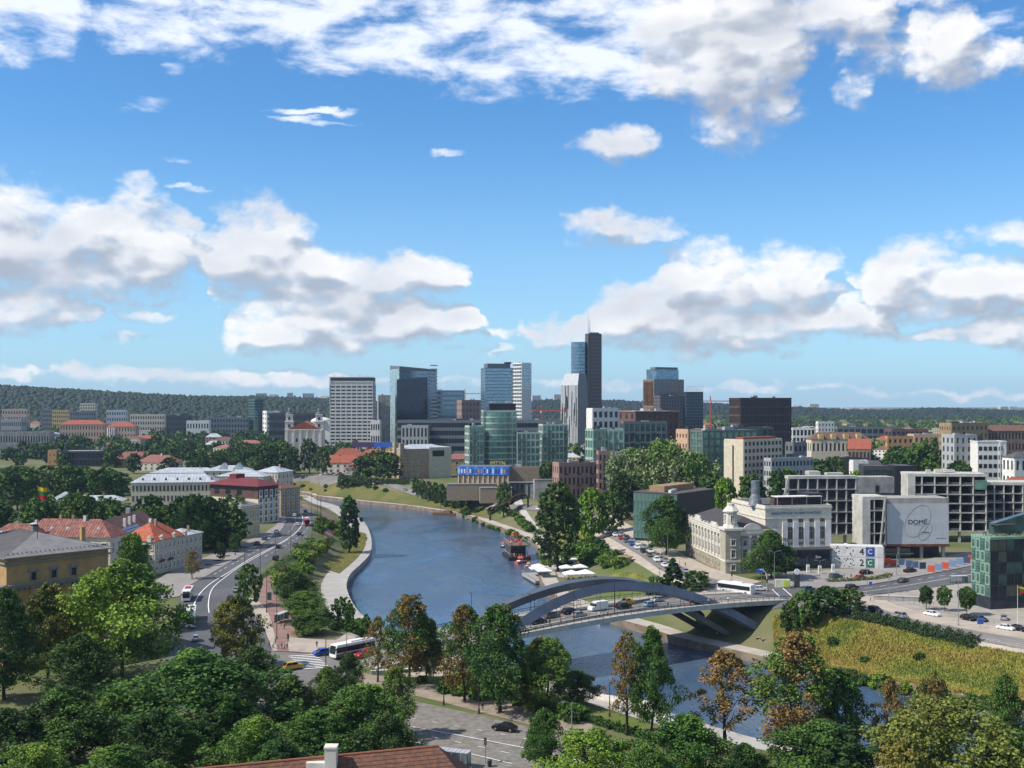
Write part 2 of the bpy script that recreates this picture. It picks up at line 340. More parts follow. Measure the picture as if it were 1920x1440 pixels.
def bank(line, side, width, name, m_wall, m_top):
    a = line; mid = offset_line(line, .7, side); b = offset_line(line, width, side); n = len(a)
    mb = MB(); vs_ = []; fs = []
    rows = [(a, -12.5), (a, -8.15), (a, -7.75), (mid, -7.75), (mid, -7.9)]
    for r, z in rows: vs_ += [(p[0], p[1], z) for p in r]
    for k in range(4):
        for i in range(n-1):
            q = (k*n+i, k*n+i+1, (k+1)*n+i+1, (k+1)*n+i); fs.append(q if side < 0 else q[::-1])
    mb.add(vs_, fs); o = mb.build(name+'_quay_wall', m_wall, kind='structure')
    mb = MB(); vs_ = [(p[0], p[1], -7.9) for p in mid]+[(p[0], p[1], -7.9) for p in b]
    mb.add(vs_, [((i, i+1, n+i+1, n+i) if side < 0 else (n+i, n+i+1, i+1, i)) for i in range(n-1)]); mb.build(name+'_promenade', m_top, kind='structure')
PAVE = mat('promenade_concrete', (.36, .345, .325), .9, .2, var=.1, scale=.15, detail=7, coords='World')
bank(NEARB, -1, 9.5, 'near_bank', mat('quay_concrete', (.42, .40, .37), .9, .2, var=.25, scale=.3, detail=6, coords='World'), PAVE)
bank(FARB, 1, 7.0, 'far_bank', mat('quay_brown', (.24, .19, .145), .9, .2, var=.3, scale=.25, detail=6, coords='World'), mat('far_promenade', (.42, .38, .33), .9, .2, coords='World', scale=.2))
# ---------------------------------------------------------------- roads, pavements, lawns as draped sheets
def resample(p, n):
    p = [Vector((a[0], a[1])) for a in p]; L = [0]
    for a, b in zip(p[:-1], p[1:]): L.append(L[-1]+(b-a).length)
    out = []
    for k in range(n):
        s = L[-1]*k/(n-1); i = max(j for j in range(len(L)) if L[j] <= s+1e-9); i = min(i, len(p)-2)
        t = (s-L[i])/max(L[i+1]-L[i], 1e-9); out.append(p[i].lerp(p[i+1], min(t, 1)))
    return out
def ground_line(px, n):
    q = [G(*p) for p in px]; q = smooth_line([(v.x, v.y) for v in q], 4); return resample(q, n)
_SH = [0]
def sheet(name, left, right, m, dz=.05, n=60, cross=5, kerb=0, kind='structure', flat=None, pix=True, **kw):
    """strip between two edges given as frame pixels on the ground"""
    _SH[0] += 1; dz += .004*_SH[0]
    A = ground_line(left, n) if pix else resample(left, n); B = ground_line(right, n) if pix else resample(right, n)
    vs_ = []; fs = []
    for a, b in zip(A, B):
        for k in range(cross+1):
            p = a.lerp(b, k/cross); z = (T(p.x, p.y) if flat is None else flat)+dz+kerb; vs_.append((p.x, p.y, z))
    w = cross+1
    for i in range(n-1):
        for k in range(cross):
            q = (i*w+k, i*w+k+1, (i+1)*w+k+1, (i+1)*w+k); fs.append(q)
    if kerb:
        k0 = len(vs_)
        for side in (0, cross):
            base = len(vs_)
            for i in range(n): v = vs_[i*w+side]; vs_.append((v[0], v[1], v[2]-kerb-.3))
            for i in range(n-1): fs.append((i*w+side, (i+1)*w+side, base+i+1, base+i))
    # orientation: upward
    a, b, c = (Vector(vs_[fs[0][0]]), Vector(vs_[fs[0][1]]), Vector(vs_[fs[0][2]]))
    if (b-a).cross(c-a).z < 0: fs = [f[::-1] for f in fs]
    mb = MB(); mb.add(vs_, fs); return mb.build(name, m, kind=kind, **kw)
ASPH = mat('asphalt', (.105, .107, .115), .88, .25, var=.16, scale=.08, detail=8, coords='World')
ASPH2 = mat('asphalt_pale', (.18, .172, .165), .9, .2, var=.15, scale=.08, detail=8, coords='World')
COBB = mat('cobble_setts', (.22, .205, .185), .9, .2, var=.22, scale=.6, detail=8, bump=.5, bscale=4, coords='World')
PINK = mat('brick_paving', (.26, .165, .14), .9, .2, var=.15, scale=.3, coords='World')
PALE = mat('pale_paving', (.40, .345, .29), .9, .2, var=.12, scale=.2, coords='World')
SIDE = mat('sidewalk_grey', (.27, .25, .24), .9, .2, var=.12, scale=.2, coords='World')
WHITE = mat('road_paint', (.78, .78, .76), .8, .2, var=.12, scale=1.5, coords='World')
LAWN = mat('lawn', (.075, .125, .026), .95, .1, col2=(.15, .15, .045), scale=.06, detail=8, coords='World', bump=.6, bscale=1.5)
DRY = mat('dry_grass', (.155, .135, .05), .95, .1, col2=(.085, .10, .032), scale=.05, detail=8, coords='World', bump=.6, bscale=1.2)
# ---------------------------------------------------------------- streets
ROAD_L = [(500,938),(527,947),(535,967),(532,987),(517,1004),(483,1025),(446,1046),(383,1083),(350,1102),(337,1119),(331,1150),(322,1200),(305,1260),(290,1330)]
ROAD_R = [(500,930),(571,952),(598,971),(599,987),(581,1010),(550,1037),(517,1060),(487,1081),(460,1105),(456,1128),(473,1146),(494,1177),(510,1210),(530,1270),(560,1330)]
sheet('embankment_road', ROAD_L, ROAD_R, ASPH, .06, 80)
sheet('junction_road', [(440,1290),(480,1225),(540,1222),(602,1226)], [(520,1360),(600,1310),(640,1290),(676,1259)], ASPH2, .064, 30)
sheet('cobbled_street', [(560,1285),(680,1296),(780,1316),(900,1342),(1020,1372),(1200,1418),(1400,1470),(1700,1560)], [(500,1400),(640,1420),(760,1446),(860,1480),(960,1520),(1100,1580),(1300,1660),(1500,1760)], COBB, .068, 50)
sheet('left_pavement', [(262,1130),(285,1095),(330,1068),(372,1050),(430,1028),(478,1008),(505,994),(521,980),(524,960),(515,945)], [(337,1119),(350,1102),(383,1083),(446,1046),(483,1025),(500,1014),(517,1004),(532,987),(535,967),(527,947)], SIDE, .06, 60, kerb=.12)
sheet('riverside_walk', [(540,943),(598,960),(607,975),(608,998),(606,1014)], [(575,948),(622,966),(627,980),(624,1004),(614,1016)], PINK, .1, 30)
sheet('brick_walk', [(500,1081),(478,1105),(478,1125),(500,1145),(512,1180),(520,1222)], [(516,1079),(508,1100),(521,1121),(545,1150),(556,1192),(580,1226)], PINK, .1, 30, kerb=.1)
sheet('pale_pavement', [(458,1122),(473,1146),(494,1177),(512,1222)], [(478,1123),(500,1145),(512,1180),(520,1222)], PALE, .1, 24, kerb=.1)
sheet('corner_pavement', [(540,1196),(600,1200),(640,1196),(690,1184)], [(540,1222),(602,1225),(650,1214),(700,1200)], PALE, .1, 24, kerb=.1)
sheet('corner_pavement', [(676,1262),(740,1270),(830,1262),(950,1282),(1100,1322)], [(640,1292),(760,1302),(900,1336),(1000,1362),(1120,1392)], mat('park_gravel', (.30, .25, .20), .95, .1, var=.2, scale=.2, coords='World'), .07, 40)
sheet('park_lawn', [(770,1268),(830,1258),(950,1278),(1100,1318),(1240,1362)], [(770,1282),(830,1284),(950,1302),(1100,1340),(1240,1384)], LAWN, .12, 40)
sheet('park_path', [(740,1258),(800,1254),(850,1256)], [(740,1272),(800,1270),(850,1268)], PALE, .16, 20)
sheet('dry_bank', [(676,998),(655,1018),(630,1042),(606,1062)], [(690,1008),(682,1030),(664,1052),(636,1076)], DRY, .16, 24)
sheet('grey_path', [(500,1400),(640,1424),(760,1440),(860,1470)], [(500,1500),(640,1500),(760,1520),(860,1560)], SIDE, .1, 20, kerb=.1)
# right bank
UPES_L = [(1060,962),(1085,975),(1115,992),(1150,1012),(1200,1042),(1240,1070),(1300,1098),(1360,1116)]
UPES_R = [(1085,952),(1120,972),(1150,990),(1190,1010),(1240,1040),(1290,1068),(1340,1086),(1400,1098)]
sheet('river_street', UPES_L, UPES_R, ASPH2, .06, 50)
sheet('river_street_pavement', [(1100,1000),(1135,1022),(1180,1048),(1225,1075),(1262,1096)], [(1115,993),(1150,1013),(1200,1043),(1240,1071),(1300,1099)], PALE, .1, 30, kerb=.1)
sheet('upper_pavement', UPES_R[1:], [(1140,962),(1180,985),(1215,1003),(1270,1034),(1320,1060),(1370,1078),(1430,1092)], PALE, .1, 40, kerb=.1)
sheet('steep_path', [(950,925),(965,946),(984,973),(1005,996),(1017,1025),(1034,1054),(1047,1083)], [(970,925),(982,948),(997,973),(1011,992),(1030,1025),(1047,1054),(1068,1085)], PAVE, .14, 50)
sheet('yellow_green_lawn', [(1035,990),(1045,1010),(1050,1032)], [(1108,990),(1112,1012),(1085,1035)], mat('yellow_green_grass', (.21, .20, .045), .95, .1, col2=(.12, .15, .035), scale=.08, coords='World', bump=.6, bscale=1.5), .14, 20)  # grass with a yellow-green colour of its own
sheet('green_mound', [(1148,1072),(1140,1090),(1145,1108)], [(1200,1078),(1225,1095),(1240,1112)], mat('yellow_green_grass', None), .16, 20)
sheet('far_slope', [(525,905),(600,902),(680,912),(760,926),(840,938),(915,950)], [(525,922),(600,930),(680,938),(760,946),(840,957),(925,975)], DRY, .16, 50, 6)
sheet('far_street', [(525,892),(640,893),(760,915),(860,932),(950,948),(1060,952)], [(525,900),(640,903),(760,925),(860,942),(950,957),(1062,964)], ASPH2, .3, 40)
sheet('junction_right', [(1340,1100),(1440,1094),(1532,1104),(1607,1101),(1701,1086),(1820,1063),(1980,1030)], [(1405,1150),(1480,1136),(1560,1125),(1612,1118),(1687,1110),(1820,1092),(1980,1072)], ASPH, .06, 50)
sheet('lower_road', [(1480,1122),(1560,1124),(1625,1134),(1701,1159),(1806,1180),(1980,1210)], [(1470,1142),(1550,1145),(1617,1154),(1725,1178),(1834,1202),(1980,1231)], ASPH2, .068, 40)
sheet('roadside_pavement', [(1590,1117),(1640,1120),(1700,1142),(1806,1164),(1980,1200)], [(1580,1124),(1625,1133),(1701,1158),(1806,1179),(1980,1209)], PALE, .1, 40, kerb=.1)
sheet('plaza', [(1640,1117),(1690,1111),(1820,1093),(1980,1073)], [(1645,1120),(1702,1141),(1808,1163),(1980,1199)], mat('plaza_paving', (.33, .30, .265), .9, .2, scale=.3, coords='World'), .08, 40, kerb=.06)
sheet('forecourt', [(1440,1075),(1530,1070),(1650,1062),(1820,1036),(1980,1010)], [(1440,1094),(1532,1103),(1607,1100),(1701,1085),(1820,1062),(1980,1029)], SIDE, .09, 40, kerb=.08)
sheet('roadside_strip', [(1617,1155),(1725,1179),(1834,1203),(1980,1232)], [(1617,1162),(1725,1187),(1834,1212),(1980,1242)], PALE, .1, 30)
# painted lines: px polylines on a road
def stripe(name, px, w, dz=.21, dash=None, n=70, parent=None, m=None):
    q = ground_line(px, n); mb = MB(); L = 0
    for a, b in zip(q[:-1], q[1:]):
        t = (b-a); L += t.length
        if dash and (L % (dash[0]+dash[1])) > dash[0]: continue
        r = Vector((-t.y, t.x)).normalized()*(w/2)
        mb.add([(*(a-r), T(*a)+dz), (*(a+r), T(*a)+dz), (*(b+r), T(*b)+dz), (*(b-r), T(*b)+dz)], [(3, 2, 1, 0)])
    return mb.build(name, m or WHITE, kind='structure')
def lerp_line(A, B, t): return [(a[0]+(b[0]-a[0])*t, a[1]+(b[1]-a[1])*t) for a, b in zip(A, B)]
stripe('road_marking', [(548,950),(566,967),(566,985),(548,1005),(505,1030),(470,1048),(432,1072),(395,1095),(372,1118),(358,1150)], .35, dz=.21)
stripe('road_marking', [(540,1012),(500,1035),(455,1060),(420,1085),(398,1105),(391,1130),(392,1150)], .3, dz=.21)
stripe('road_marking', [(575,963),(582,980),(566,1003),(530,1026),(490,1048)], .2, dash=(3, 5), dz=.21)
stripe('road_marking', [(552,960),(552,985),(532,1005),(492,1028),(455,1048),(410,1073),(385,1090)], .2, dash=(3, 5), dz=.21)
stripe('road_marking', [(462,1128),(484,1158),(503,1195),(512,1215)], .25, dz=.21)
stripe('road_marking', [(770,1364),(900,1388),(1020,1412),(1100,1432)], .25, dz=.21)
stripe('road_marking', [(770,1348),(900,1371),(1020,1394),(1100,1412)], .18, dash=(1.6, 3.5), dz=.21)
stripe('road_marking', [(760,1390),(850,1408),(960,1434)], .25, dz=.21)
stripe('road_marking', [(770,1376),(880,1398),(980,1420)], .18, dash=(1.6, 3.5), dz=.21)
stripe('road_marking', [(1550,1118),(1640,1108),(1740,1092),(1840,1074),(1960,1050)], .25, dz=.21)
stripe('road_marking', [(1560,1110),(1640,1102),(1740,1085),(1840,1067)], .2, dash=(3, 4), dz=.21)
stripe('road_marking', [(1620,1145),(1700,1167),(1800,1189),(1960,1217)], .2, dash=(3, 4), dz=.21)
stripe('road_marking', [(1390,1115),(1460,1113)], .25, dz=.21, n=8); stripe('road_marking', [(1448,1106),(1462,1120)], .3, dz=.21, n=8); stripe('road_marking', [(1468,1104),(1486,1120)], .3, dz=.21, n=8)
# zebra crossing, each bar a mark
for k in range(9):
    a = G(541+k*3.5, 1232+k*3.0); b = G(592+k*3.2, 1229+k*2.9); r = (b-a)
    nn = Vector((-r.y, r.x, 0)).normalized()*.28
    MB().add([(p.x, p.y, .21) for p in (a-nn, b-nn, b+nn, a+nn)], [(0, 1, 2, 3)]).build('crossing_bar', WHITE, kind='structure')
# ---------------------------------------------------------------- the arched road bridge
BA = Vector((2, 281.5, 0)); BU = Vector((.82, .57, 0)).normalized(); BN = Vector((-BU.y, BU.x, 0))
def bz(s): return 4-4.2*((s-38)/80)**2
def BP(s, t, z=0): p = BA+BU*s+BN*t; return Vector((p.x, p.y, bz(s)+z))
STEEL = mat('bridge_steel', (.115, .14, .18), .45, .45, metal=.2, var=.15, scale=.25, detail=6)
CONC = mat('bridge_concrete', (.40, .39, .365), .9, .2, var=.2, scale=.3, detail=7, wear=.3)
def bridge():
    root = empty('road_bridge', BP(33, 10, 0)-Vector((0, 0, bz(33)+8)), 0, 'grey steel twin-arch road bridge crossing the river', 'bridge')
    org = root.location.copy()
    def strip(name, t0, t1, z0, z1, m, s0=-46, s1=101, n=50, flare=0):
        mb = MB(); vs_ = []; fs = []
        for i in range(n+1):
            s = s0+(s1-s0)*i/n
            for (t, z) in ((t0, z0), (t1, z0), (t1, z1), (t0, z1)): vs_.append(BP(s, t, z)-org)
        for i in range(n):
            for k in range(4): fs.append((i*4+k, i*4+(k+1) % 4, (i+1)*4+(k+1) % 4, (i+1)*4+k))
        fs += [(3, 2, 1, 0), (n*4, n*4+1, n*4+2, n*4+3)]; mb.add(vs_, fs); return mb.build(name, m, root)
    strip('deck_slab', .25, 19.75, -1.0, -.12, CONC)
    strip('edge_beam', -.35, .25, -1.15, .14, mat('edge_beam_grey', (.42, .44, .40), .8, .2, var=.15, scale=.5, wear=.25)); strip('edge_beam', 19.75, 20.35, -1.15, .14, MATS['edge_beam_grey'])
    strip('roadway', 4.7, 15.3, -.12, .0, ASPH2)
    strip('walkway', .25, 3.6, -.12, .1, PALE); strip('walkway', 16.4, 19.75, -.12, .1, PALE)
    strip('kerb_beam', 3.6, 4.7, -.12, .22, CONC); strip('kerb_beam', 15.3, 16.4, -.12, .22, CONC)
    for t in (8.3, 11.8):
        mb = MB()
        for k in range(24):
            s = -40+k*5.8; a, b, c, d = BP(s, t-.09, .012)-org, BP(s+2.6, t-.09, .012)-org, BP(s+2.6, t+.09, .012)-org, BP(s, t+.09, .012)-org; mb.add([a, b, c, d], [(0, 1, 2, 3)])
        setp(mb.build('lane_marking', WHITE, root), kind='stuff')
    # arches: box ribs leaning inwards
    for side in (0, 1):
        mb = MB(); vs_ = []; fs = []; n = 44
        for i in range(n+1):
            s = -19.5+105*i/n; z = 11-7*((s-33)/33.5)**2; t = -3+(z+8)*.42; t = t if side == 0 else 20-t
            p = BA+BU*s+BN*t; p.z = z; dz = -14*(s-33)/33.5**2; tn = (BU+Vector((0, 0, dz))).normalized()
            lean = (BN*(.42 if side == 0 else -.42)+Vector((0, 0, 1))).normalized(); up = (lean-tn*lean.dot(tn)).normalized(); rt = tn.cross(up)
            hh = 1.15+.25*abs(s-33)/50; ww = .75
            for (a, b) in ((-1, -1), (1, -1), (1, 1), (-1, 1)): vs_.append(p+rt*ww*a+up*hh*b-org)
        for i in range(n):
            for k in range(4): fs.append((i*4+k, (i+1)*4+k, (i+1)*4+(k+1) % 4, i*4+(k+1) % 4))
        fs += [(0, 1, 2, 3), (n*4+3, n*4+2, n*4+1, n*4)]; mb.add(vs_, fs); arch = mb.build('arch', STEEL, root)
        # stiffener collars where rib sections are bolted
        for i in range(4, n-2, 5):
            q = MB(); q.add([Vector(v)+(Vector(v)-sum((Vector(x) for x in vs_[i*4:i*4+4]), Vector())/4)*.06 for v in vs_[i*4:i*4+4]]+[Vector(v)+(Vector(v)-sum((Vector(x) for x in vs_[i*4:i*4+4]), Vector())/4)*.06+BU*.28 for v in vs_[i*4:i*4+4]], [(0, 3, 2, 1), (4, 5, 6, 7), (0, 1, 5, 4), (1, 2, 6, 5), (2, 3, 7, 6), (3, 0, 4, 7)])
            q.build('rib_collar', STEEL, arch)
        # hangers
        for s in range(2, 67, 7):
            z = 11-7*((s-33)/33.5)**2; t = -3+(z+8)*.42; t = t if side == 0 else 20-t
            if z < bz(s)+2: continue
            p = BA+BU*s+BN*t; p.z = z-.9; MB().tube([p-org, BP(s, t if side == 0 else t, 0)-org], .07, 6).build('hanger', STEEL, root)
        # springing block at both feet
        for s in (-21, 87):
            z = -6.5; t = -3 if side == 0 else 23
            p = BA+BU*s+BN*t; p.z = 0; r = p-org; r.z = 0; sg = 1 if s > 0 else -1
            u = BU*sg; vs2 = []
            for (du, h) in ((-4.5, .8), (4.2, -1.2)):
                for (b, zz) in ((-1.7, -3), (1.7, -3), (1.3, h+3.2), (-1.3, h+3.2)): v = r+u*du+BN*b; vs2.append((v.x, v.y, zz-1.0))
            MB().add(vs2, [(0, 1, 2, 3), (7, 6, 5, 4), (0, 4, 5, 1), (1, 5, 6, 2), (2, 6, 7, 3), (3, 7, 4, 0)]).build('springing_block', mat('springing_concrete', (.30, .26, .24), .85, .2, var=.2, wear=.3), root)
    # splayed concrete piers and abutments under the ends
    for (s0, s1) in ((60, 82), (-6, -22)):
        for t in (4.5, 15.5):
            a = BP(s0, t, -1.1)-org; b = BA+BU*s1+BN*t; b.z = -9; MB().bar(a, b-org, 1.3, 1.6).build('inclined_strut', mat('strut_concrete', (.16, .155, .15), .9, .2, wear=.3), root)
    for s in (-44, 100.5):
        a = BA+BU*(s-2)+BN*0; mb = MB(); pts = [BA+BU*(s-2)-org, BA+BU*(s+2)-org, BA+BU*(s+2)+BN*20-org, BA+BU*(s-2)+BN*20-org]
        mb.prism([(p.x, p.y) for p in pts], -6-org.z, min(bz(s-2), bz(s+2))-1.05-org.z); mb.build('abutment', CONC, root)
    # railings: every post and rail its own piece
    RAIL = mat('rail_dark', (.07, .07, .075), .5, .4, metal=.4)
    for t in (.05, 19.95):
        pts = [BP(s, t, 1.22)-org for s in range(-45, 101, 5)]
        rl = MB().tube(pts, .085, 6).build('handrail', RAIL, root)
        MB().tube([p-Vector((0, 0, .55)) for p in pts], .03, 5).build('mid_rail', RAIL, root)
        pm = MB().bar((0, 0, 0), (0, 0, 1.12), .17, .1).mesh('post', RAIL)
        for k in range(59): link('post', pm, root, BP(-44+k*2.45, t, .12)-org)
    for t in (4.15, 15.85):
        pts = [BP(s, t, .95)-org for s in range(-45, 101, 5)]; MB().tube(pts, .045, 6).build('guard_rail', RAIL, root)
        pm = MB().bar((0, 0, 0), (0, 0, .75), .09, .06).mesh('guard_post', RAIL)
        for k in range(30): link('guard_post', pm, root, BP(-43+k*4.9, t, .2)-org)
bridge()
# ---------------------------------------------------------------- building kit
def glass(name, col, rough=.12, metal=.55, var=.25):
    if name in MATS: return MATS[name]
    m = mat(name, col, rough, .5, metal, var=var, scale=.35, detail=2); return m
GLD = glass('glass_dark', (.035, .042, .05), .15, .1); GLB = glass('glass_blue', (.22, .32, .42), .1, .75); GLN = glass('glass_navy', (.045, .06, .085), .08, .5)
GLG = glass('glass_green', (.20, .36, .31), .15, .55); GLT = glass('glass_teal', (.10, .17, .18), .12, .5); GLP = glass('glass_pale', (.50, .62, .66), .15, .6)
CREAM = mat('render_cream', (.58, .52, .41), .9, .15, wear=.15); WHT = mat('render_white', (.70, .69, .66), .9, .15, wear=.12); GREYW = mat('render_grey', (.36, .37, .38), .9, .15, wear=.12)
TAN = mat('stone_tan', (.40, .31, .21), .9, .15, var=.2, wear=.2); OCH = mat('plaster_ochre', (.42, .27, .125), .9, .12, var=.16, wear=.25, scale=.35, detail=8); PINKB = mat('brick_pink', (.33, .205, .18), .9, .15, var=.15, scale=1.2)
BROWN = mat('brick_brown', (.15, .085, .075), .9, .15, var=.2, scale=1.2); DGREY = mat('panel_dark', (.05, .053, .06), .6, .3, wear=.1); BLACK = mat('panel_black', (.022, .022, .027), .5, .35)
CONR = mat('raw_concrete', (.37, .36, .34), .95, .12, var=.25, scale=.22, detail=8, wear=.4); CONL = mat('pale_concrete', (.50, .49, .45), .95, .12, var=.2, scale=.22, detail=8, wear=.25)
TILE = mat('roof_tile_red', (.35, .11, .07), .85, .2, var=.25, scale=1.0, detail=7, wear=.2); TILE2 = mat('roof_tile_brown', (.17, .10, .08), .85, .2, var=.25, scale=1.0, detail=7)
ZINC = mat('roof_zinc', (.52, .55, .58), .5, .4, .3, var=.15, scale=.3, wear=.2); ZINCG = mat('roof_sheet_grey', (.24, .225, .22), .55, .4, .2, var=.15, scale=.4, wear=.15); MAROON = mat('roof_maroon', (.16, .03, .035), .7, .3, var=.2)
ROOFD = mat('roof_bitumen', (.10, .10, .105), .9, .2, var=.2, scale=.3); CLAD = mat('cladding_umber', (.13, .075, .065), .8, .2, var=.2); COPPER = mat('copper_rust', (.20, .11, .055), .6, .3, .3, var=.3, scale=.2)
SILVER = mat('panel_silver', (.50, .52, .55), .5, .4, .3, var=.1); REDC = mat('hoarding_red', (.50, .09, .05), .7, .3); BLUEC = mat('hoarding_blue', (.16, .25, .38), .7, .3); NAVYC = mat('hoarding_navy', (.05, .08, .13), .7, .3)
TRIM = mat('trim_white', (.72, .70, .66), .85, .2, wear=.1); TRIMG = mat('trim_grey', (.22, .215, .20), .9, .15, wear=.25); STONE = mat('stucco_pale', (.60, .565, .48), .9, .15, wear=.2); OLIVE = mat('stucco_olive', (.36, .335, .265), .9, .15, wear=.2)
class Bld:
    def __init__(s, name, label, x0, xc, x1, yt, d, rz=0, D=12, base=None, group=None, cat='building', W=None):
        s.rz = R(rz); s.d = d; x = (xc-960)/F*d; s.base = T(x, d) if base is None else base
        s.H = CH-(yt-HZ)/F*d-s.base
        k0, k1, c, q = (x0-960)/F, (x1-960)/F, math.cos(s.rz), math.sin(abs(s.rz))      # solved in perspective
        if rz >= 0:
            s.W = W or (k1*d-x)/(c-k1*q); s.a, s.b = 0, s.W; den = q+k0*c; dd = (x-k0*d)/den if den > .02 else 0
        else:
            s.W = W or (x-k0*d)/(c+k0*q); s.a, s.b = -s.W, 0; den = q-k1*c; dd = (k1*d-x)/den if den > .02 else 0
        s.D = dd if 4 < dd < 60 else D
        s.root = empty(name, (x, d, s.base), s.rz, label, cat, group)
    def zt(s, py): return CH-(py-HZ)/F*s.d-s.base
    def fbox(s, mb, face, u0, u1, o0, o1, z0, z1, mi=0):
        if face == 'front': mb.box(s.a+u0, -o1, z0, s.a+u1, -o0, z1, mi)
        elif face == 'right': mb.box(s.b+o0, u0, z0, s.b+o1, u1, z1, mi)
        elif face == 'left': mb.box(s.a-o1, s.D-u1, z0, s.a-o0, s.D-u0, z1, mi)
    def flen(s, face): return s.W if face == 'front' else s.D
    def core(s, m, z0=-6, z1=None, inset=0, name='glazing'):
        return MB().box(s.a+inset, inset, z0, s.b-inset, s.D-inset, s.H if z1 is None else z1).build(name, m, s.root)
    def lattice(s, mb, face, cols, rows, z0, z1, th=.35, fw=.55, fh=.55, u0=0, u1=None, sill=None, top=0):
        u1 = s.flen(face) if u1 is None else u1; p = (u1-u0)/cols; r = (z1-z0)/rows; pw = p*(1-fw); sh = r*(1-fh)
        for i in range(cols+1):
            c = u0+i*p; a = max(c-pw/2, u0); b = min(c+pw/2, u1)
            if b-a > .02: s.fbox(mb, face, a, b, 0, th, z0, z1)
        if fh < .999:
            for j in range(rows+1):
                c = z0+j*r; a = max(c-sh/2, z0); b = min(c+sh/2, z1)
                if b-a > .02: s.fbox(mb, face, u0-.003, u1+.003, 0, th-.02, a, b)
    def openings(s, face, cols, rows, z0, z1, fw, fh, u0=0, u1=None):
        u1 = s.flen(face) if u1 is None else u1; p = (u1-u0)/cols; r = (z1-z0)/rows
        for i in range(cols):
            for j in range(rows): yield u0+(i+.5)*p, z0+(j+.5)*r, p*fw, r*fh
    def put(s, name, me, face, u, z, out=0, parent=None):
        if face == 'front': loc, rr = (s.a+u, -out, z), 0
        elif face == 'right': loc, rr = (s.b+out, u, z), math.pi/2
        else: loc, rr = (s.a-out, s.D-u, z), -math.pi/2
        return link(name, me, parent or s.root, loc, rr)
    def windows(s, face, cols, rows, z0, z1, fw, fh, me, u0=0, u1=None, out=.1, skip=None):
        for k, (u, z, w, h) in enumerate(s.openings(face, cols, rows, z0, z1, fw, fh, u0, u1)):
            if skip and k in skip: continue
            s.put('window', me, face, u, z, out)
    def flat_roof(s, m=None, par=.9, th=.4, wall=None, ov=0):
        MB().box(s.a-ov, -ov, s.H, s.b+ov, s.D+ov, s.H+.3).build('roof', m or ROOFD, s.root)
        if par:
            mb = MB(); x0, x1, y0, y1, z0, z1 = s.a-ov-.02, s.b+ov+.02, -ov-.02, s.D+ov+.02, s.H-.05, s.H+.3+par
            mb.box(x0, y0, z0, x1, y0+th, z1); mb.box(x0, y1-th, z0, x1, y1, z1); mb.box(x0, y0+th, z0, x0+th, y1-th, z1); mb.box(x1-th, y0+th, z0, x1, y1-th, z1)
            mb.build('parapet', wall or CONL, s.root)
    def units(s, n, seed=0, m=None, hmax=2.5):
        rr = random.Random(seed)
        for k in range(n):
            w, dd, h = rr.uniform(1.5, max(2, s.W*.18)), rr.uniform(1.5, max(2, s.D*.25)), rr.uniform(.8, hmax); x = rr.uniform(s.a+w, s.b-w); y = rr.uniform(min(dd+1, s.D*.4), max(dd+1.1, s.D-dd-1))
            MB().box(x-w/2, y-dd/2, s.H+.29, x+w/2, y+dd/2, s.H+.3+h).build('roof_unit', m or rr.choice([SILVER, DGREY, GREYW]), s.root)
    def hip(s, h, m, ov=.6, ridge=None, gable=False, along=None, z=None, seams=0):
        z = s.H if z is None else z; x0, x1, y0, y1 = s.a-ov, s.b+ov, -ov, s.D+ov; al = along or ('x' if s.W >= s.D else 'y')
        if al == 'x': i = 0 if gable else min((y1-y0)/2, (x1-x0)*.48); r0, r1 = (x0+i, (y0+y1)/2), (x1-i, (y0+y1)/2)
        else: i = 0 if gable else min((x1-x0)/2, (y1-y0)*.48); r0, r1 = ((x0+x1)/2, y0+i), ((x0+x1)/2, y1-i)
        v = [(x0, y0, z), (x1, y0, z), (x1, y1, z), (x0, y1, z), (*r0, z+h), (*r1, z+h)]
        v += [(a, b, c-.25) for a, b, c in v[:4]]
        if al == 'x': f = [(0, 1, 5, 4), (1, 2, 5), (2, 3, 4, 5), (3, 0, 4)]
        else: f = [(0, 1, 4), (1, 2, 5, 4), (2, 3, 5), (3, 0, 4, 5)]
        f += [(6, 7, 1, 0), (7, 8, 2, 1), (8, 9, 3, 2), (9, 6, 0, 3), (9, 8, 7, 6)]
        rf = MB().add(v, f).build('roof', m, s.root)
        if seams:      # standing seams / tile ribs down the front and side slopes
            mb = MB()
            def rib(a, b): mb.bar(Vector(a)+Vector((0, 0, .04)), Vector(b)+Vector((0, 0, .04)), .07, .12)
            if al == 'x':
                n = int((x1-x0)/seams)
                for k in range(1, n):
                    x = x0+(x1-x0)*k/n; t = min(1, (x-x0)/max(r0[0]-x0, .01), (x1-x)/max(x1-r1[0], .01)); rib((x, y0, z), (x, y0+(r0[1]-y0)*t, z+h*t))
                if not gable:
                    n = int((y1-y0)/seams)
                    for k in range(1, n):
                        y = y0+(y1-y0)*k/n; t = min(1, (y-y0)/((y1-y0)/2), (y1-y)/((y1-y0)/2)); rib((x0, y, z), (x0+(r0[0]-x0)*t, y, z+h*t)); rib((x1, y, z), (x1-(x1-r1[0])*t, y, z+h*t))
            else:
                n = int((y1-y0)/seams)
                for k in range(1, n):
                    y = y0+(y1-y0)*k/n; t = min(1, (y-y0)/max(r0[1]-y0, .01), (y1-y)/max(y1-r1[1], .01)); rib((x0, y, z), (x0+(r0[0]-x0)*t, y, z+h*t)); rib((x1, y, z), (x1-(x1-r0[0])*t, y, z+h*t))
            if mb.v: setp(mb.build('roof_seams', m, rf), kind='stuff')
        return rf
WIN = {}
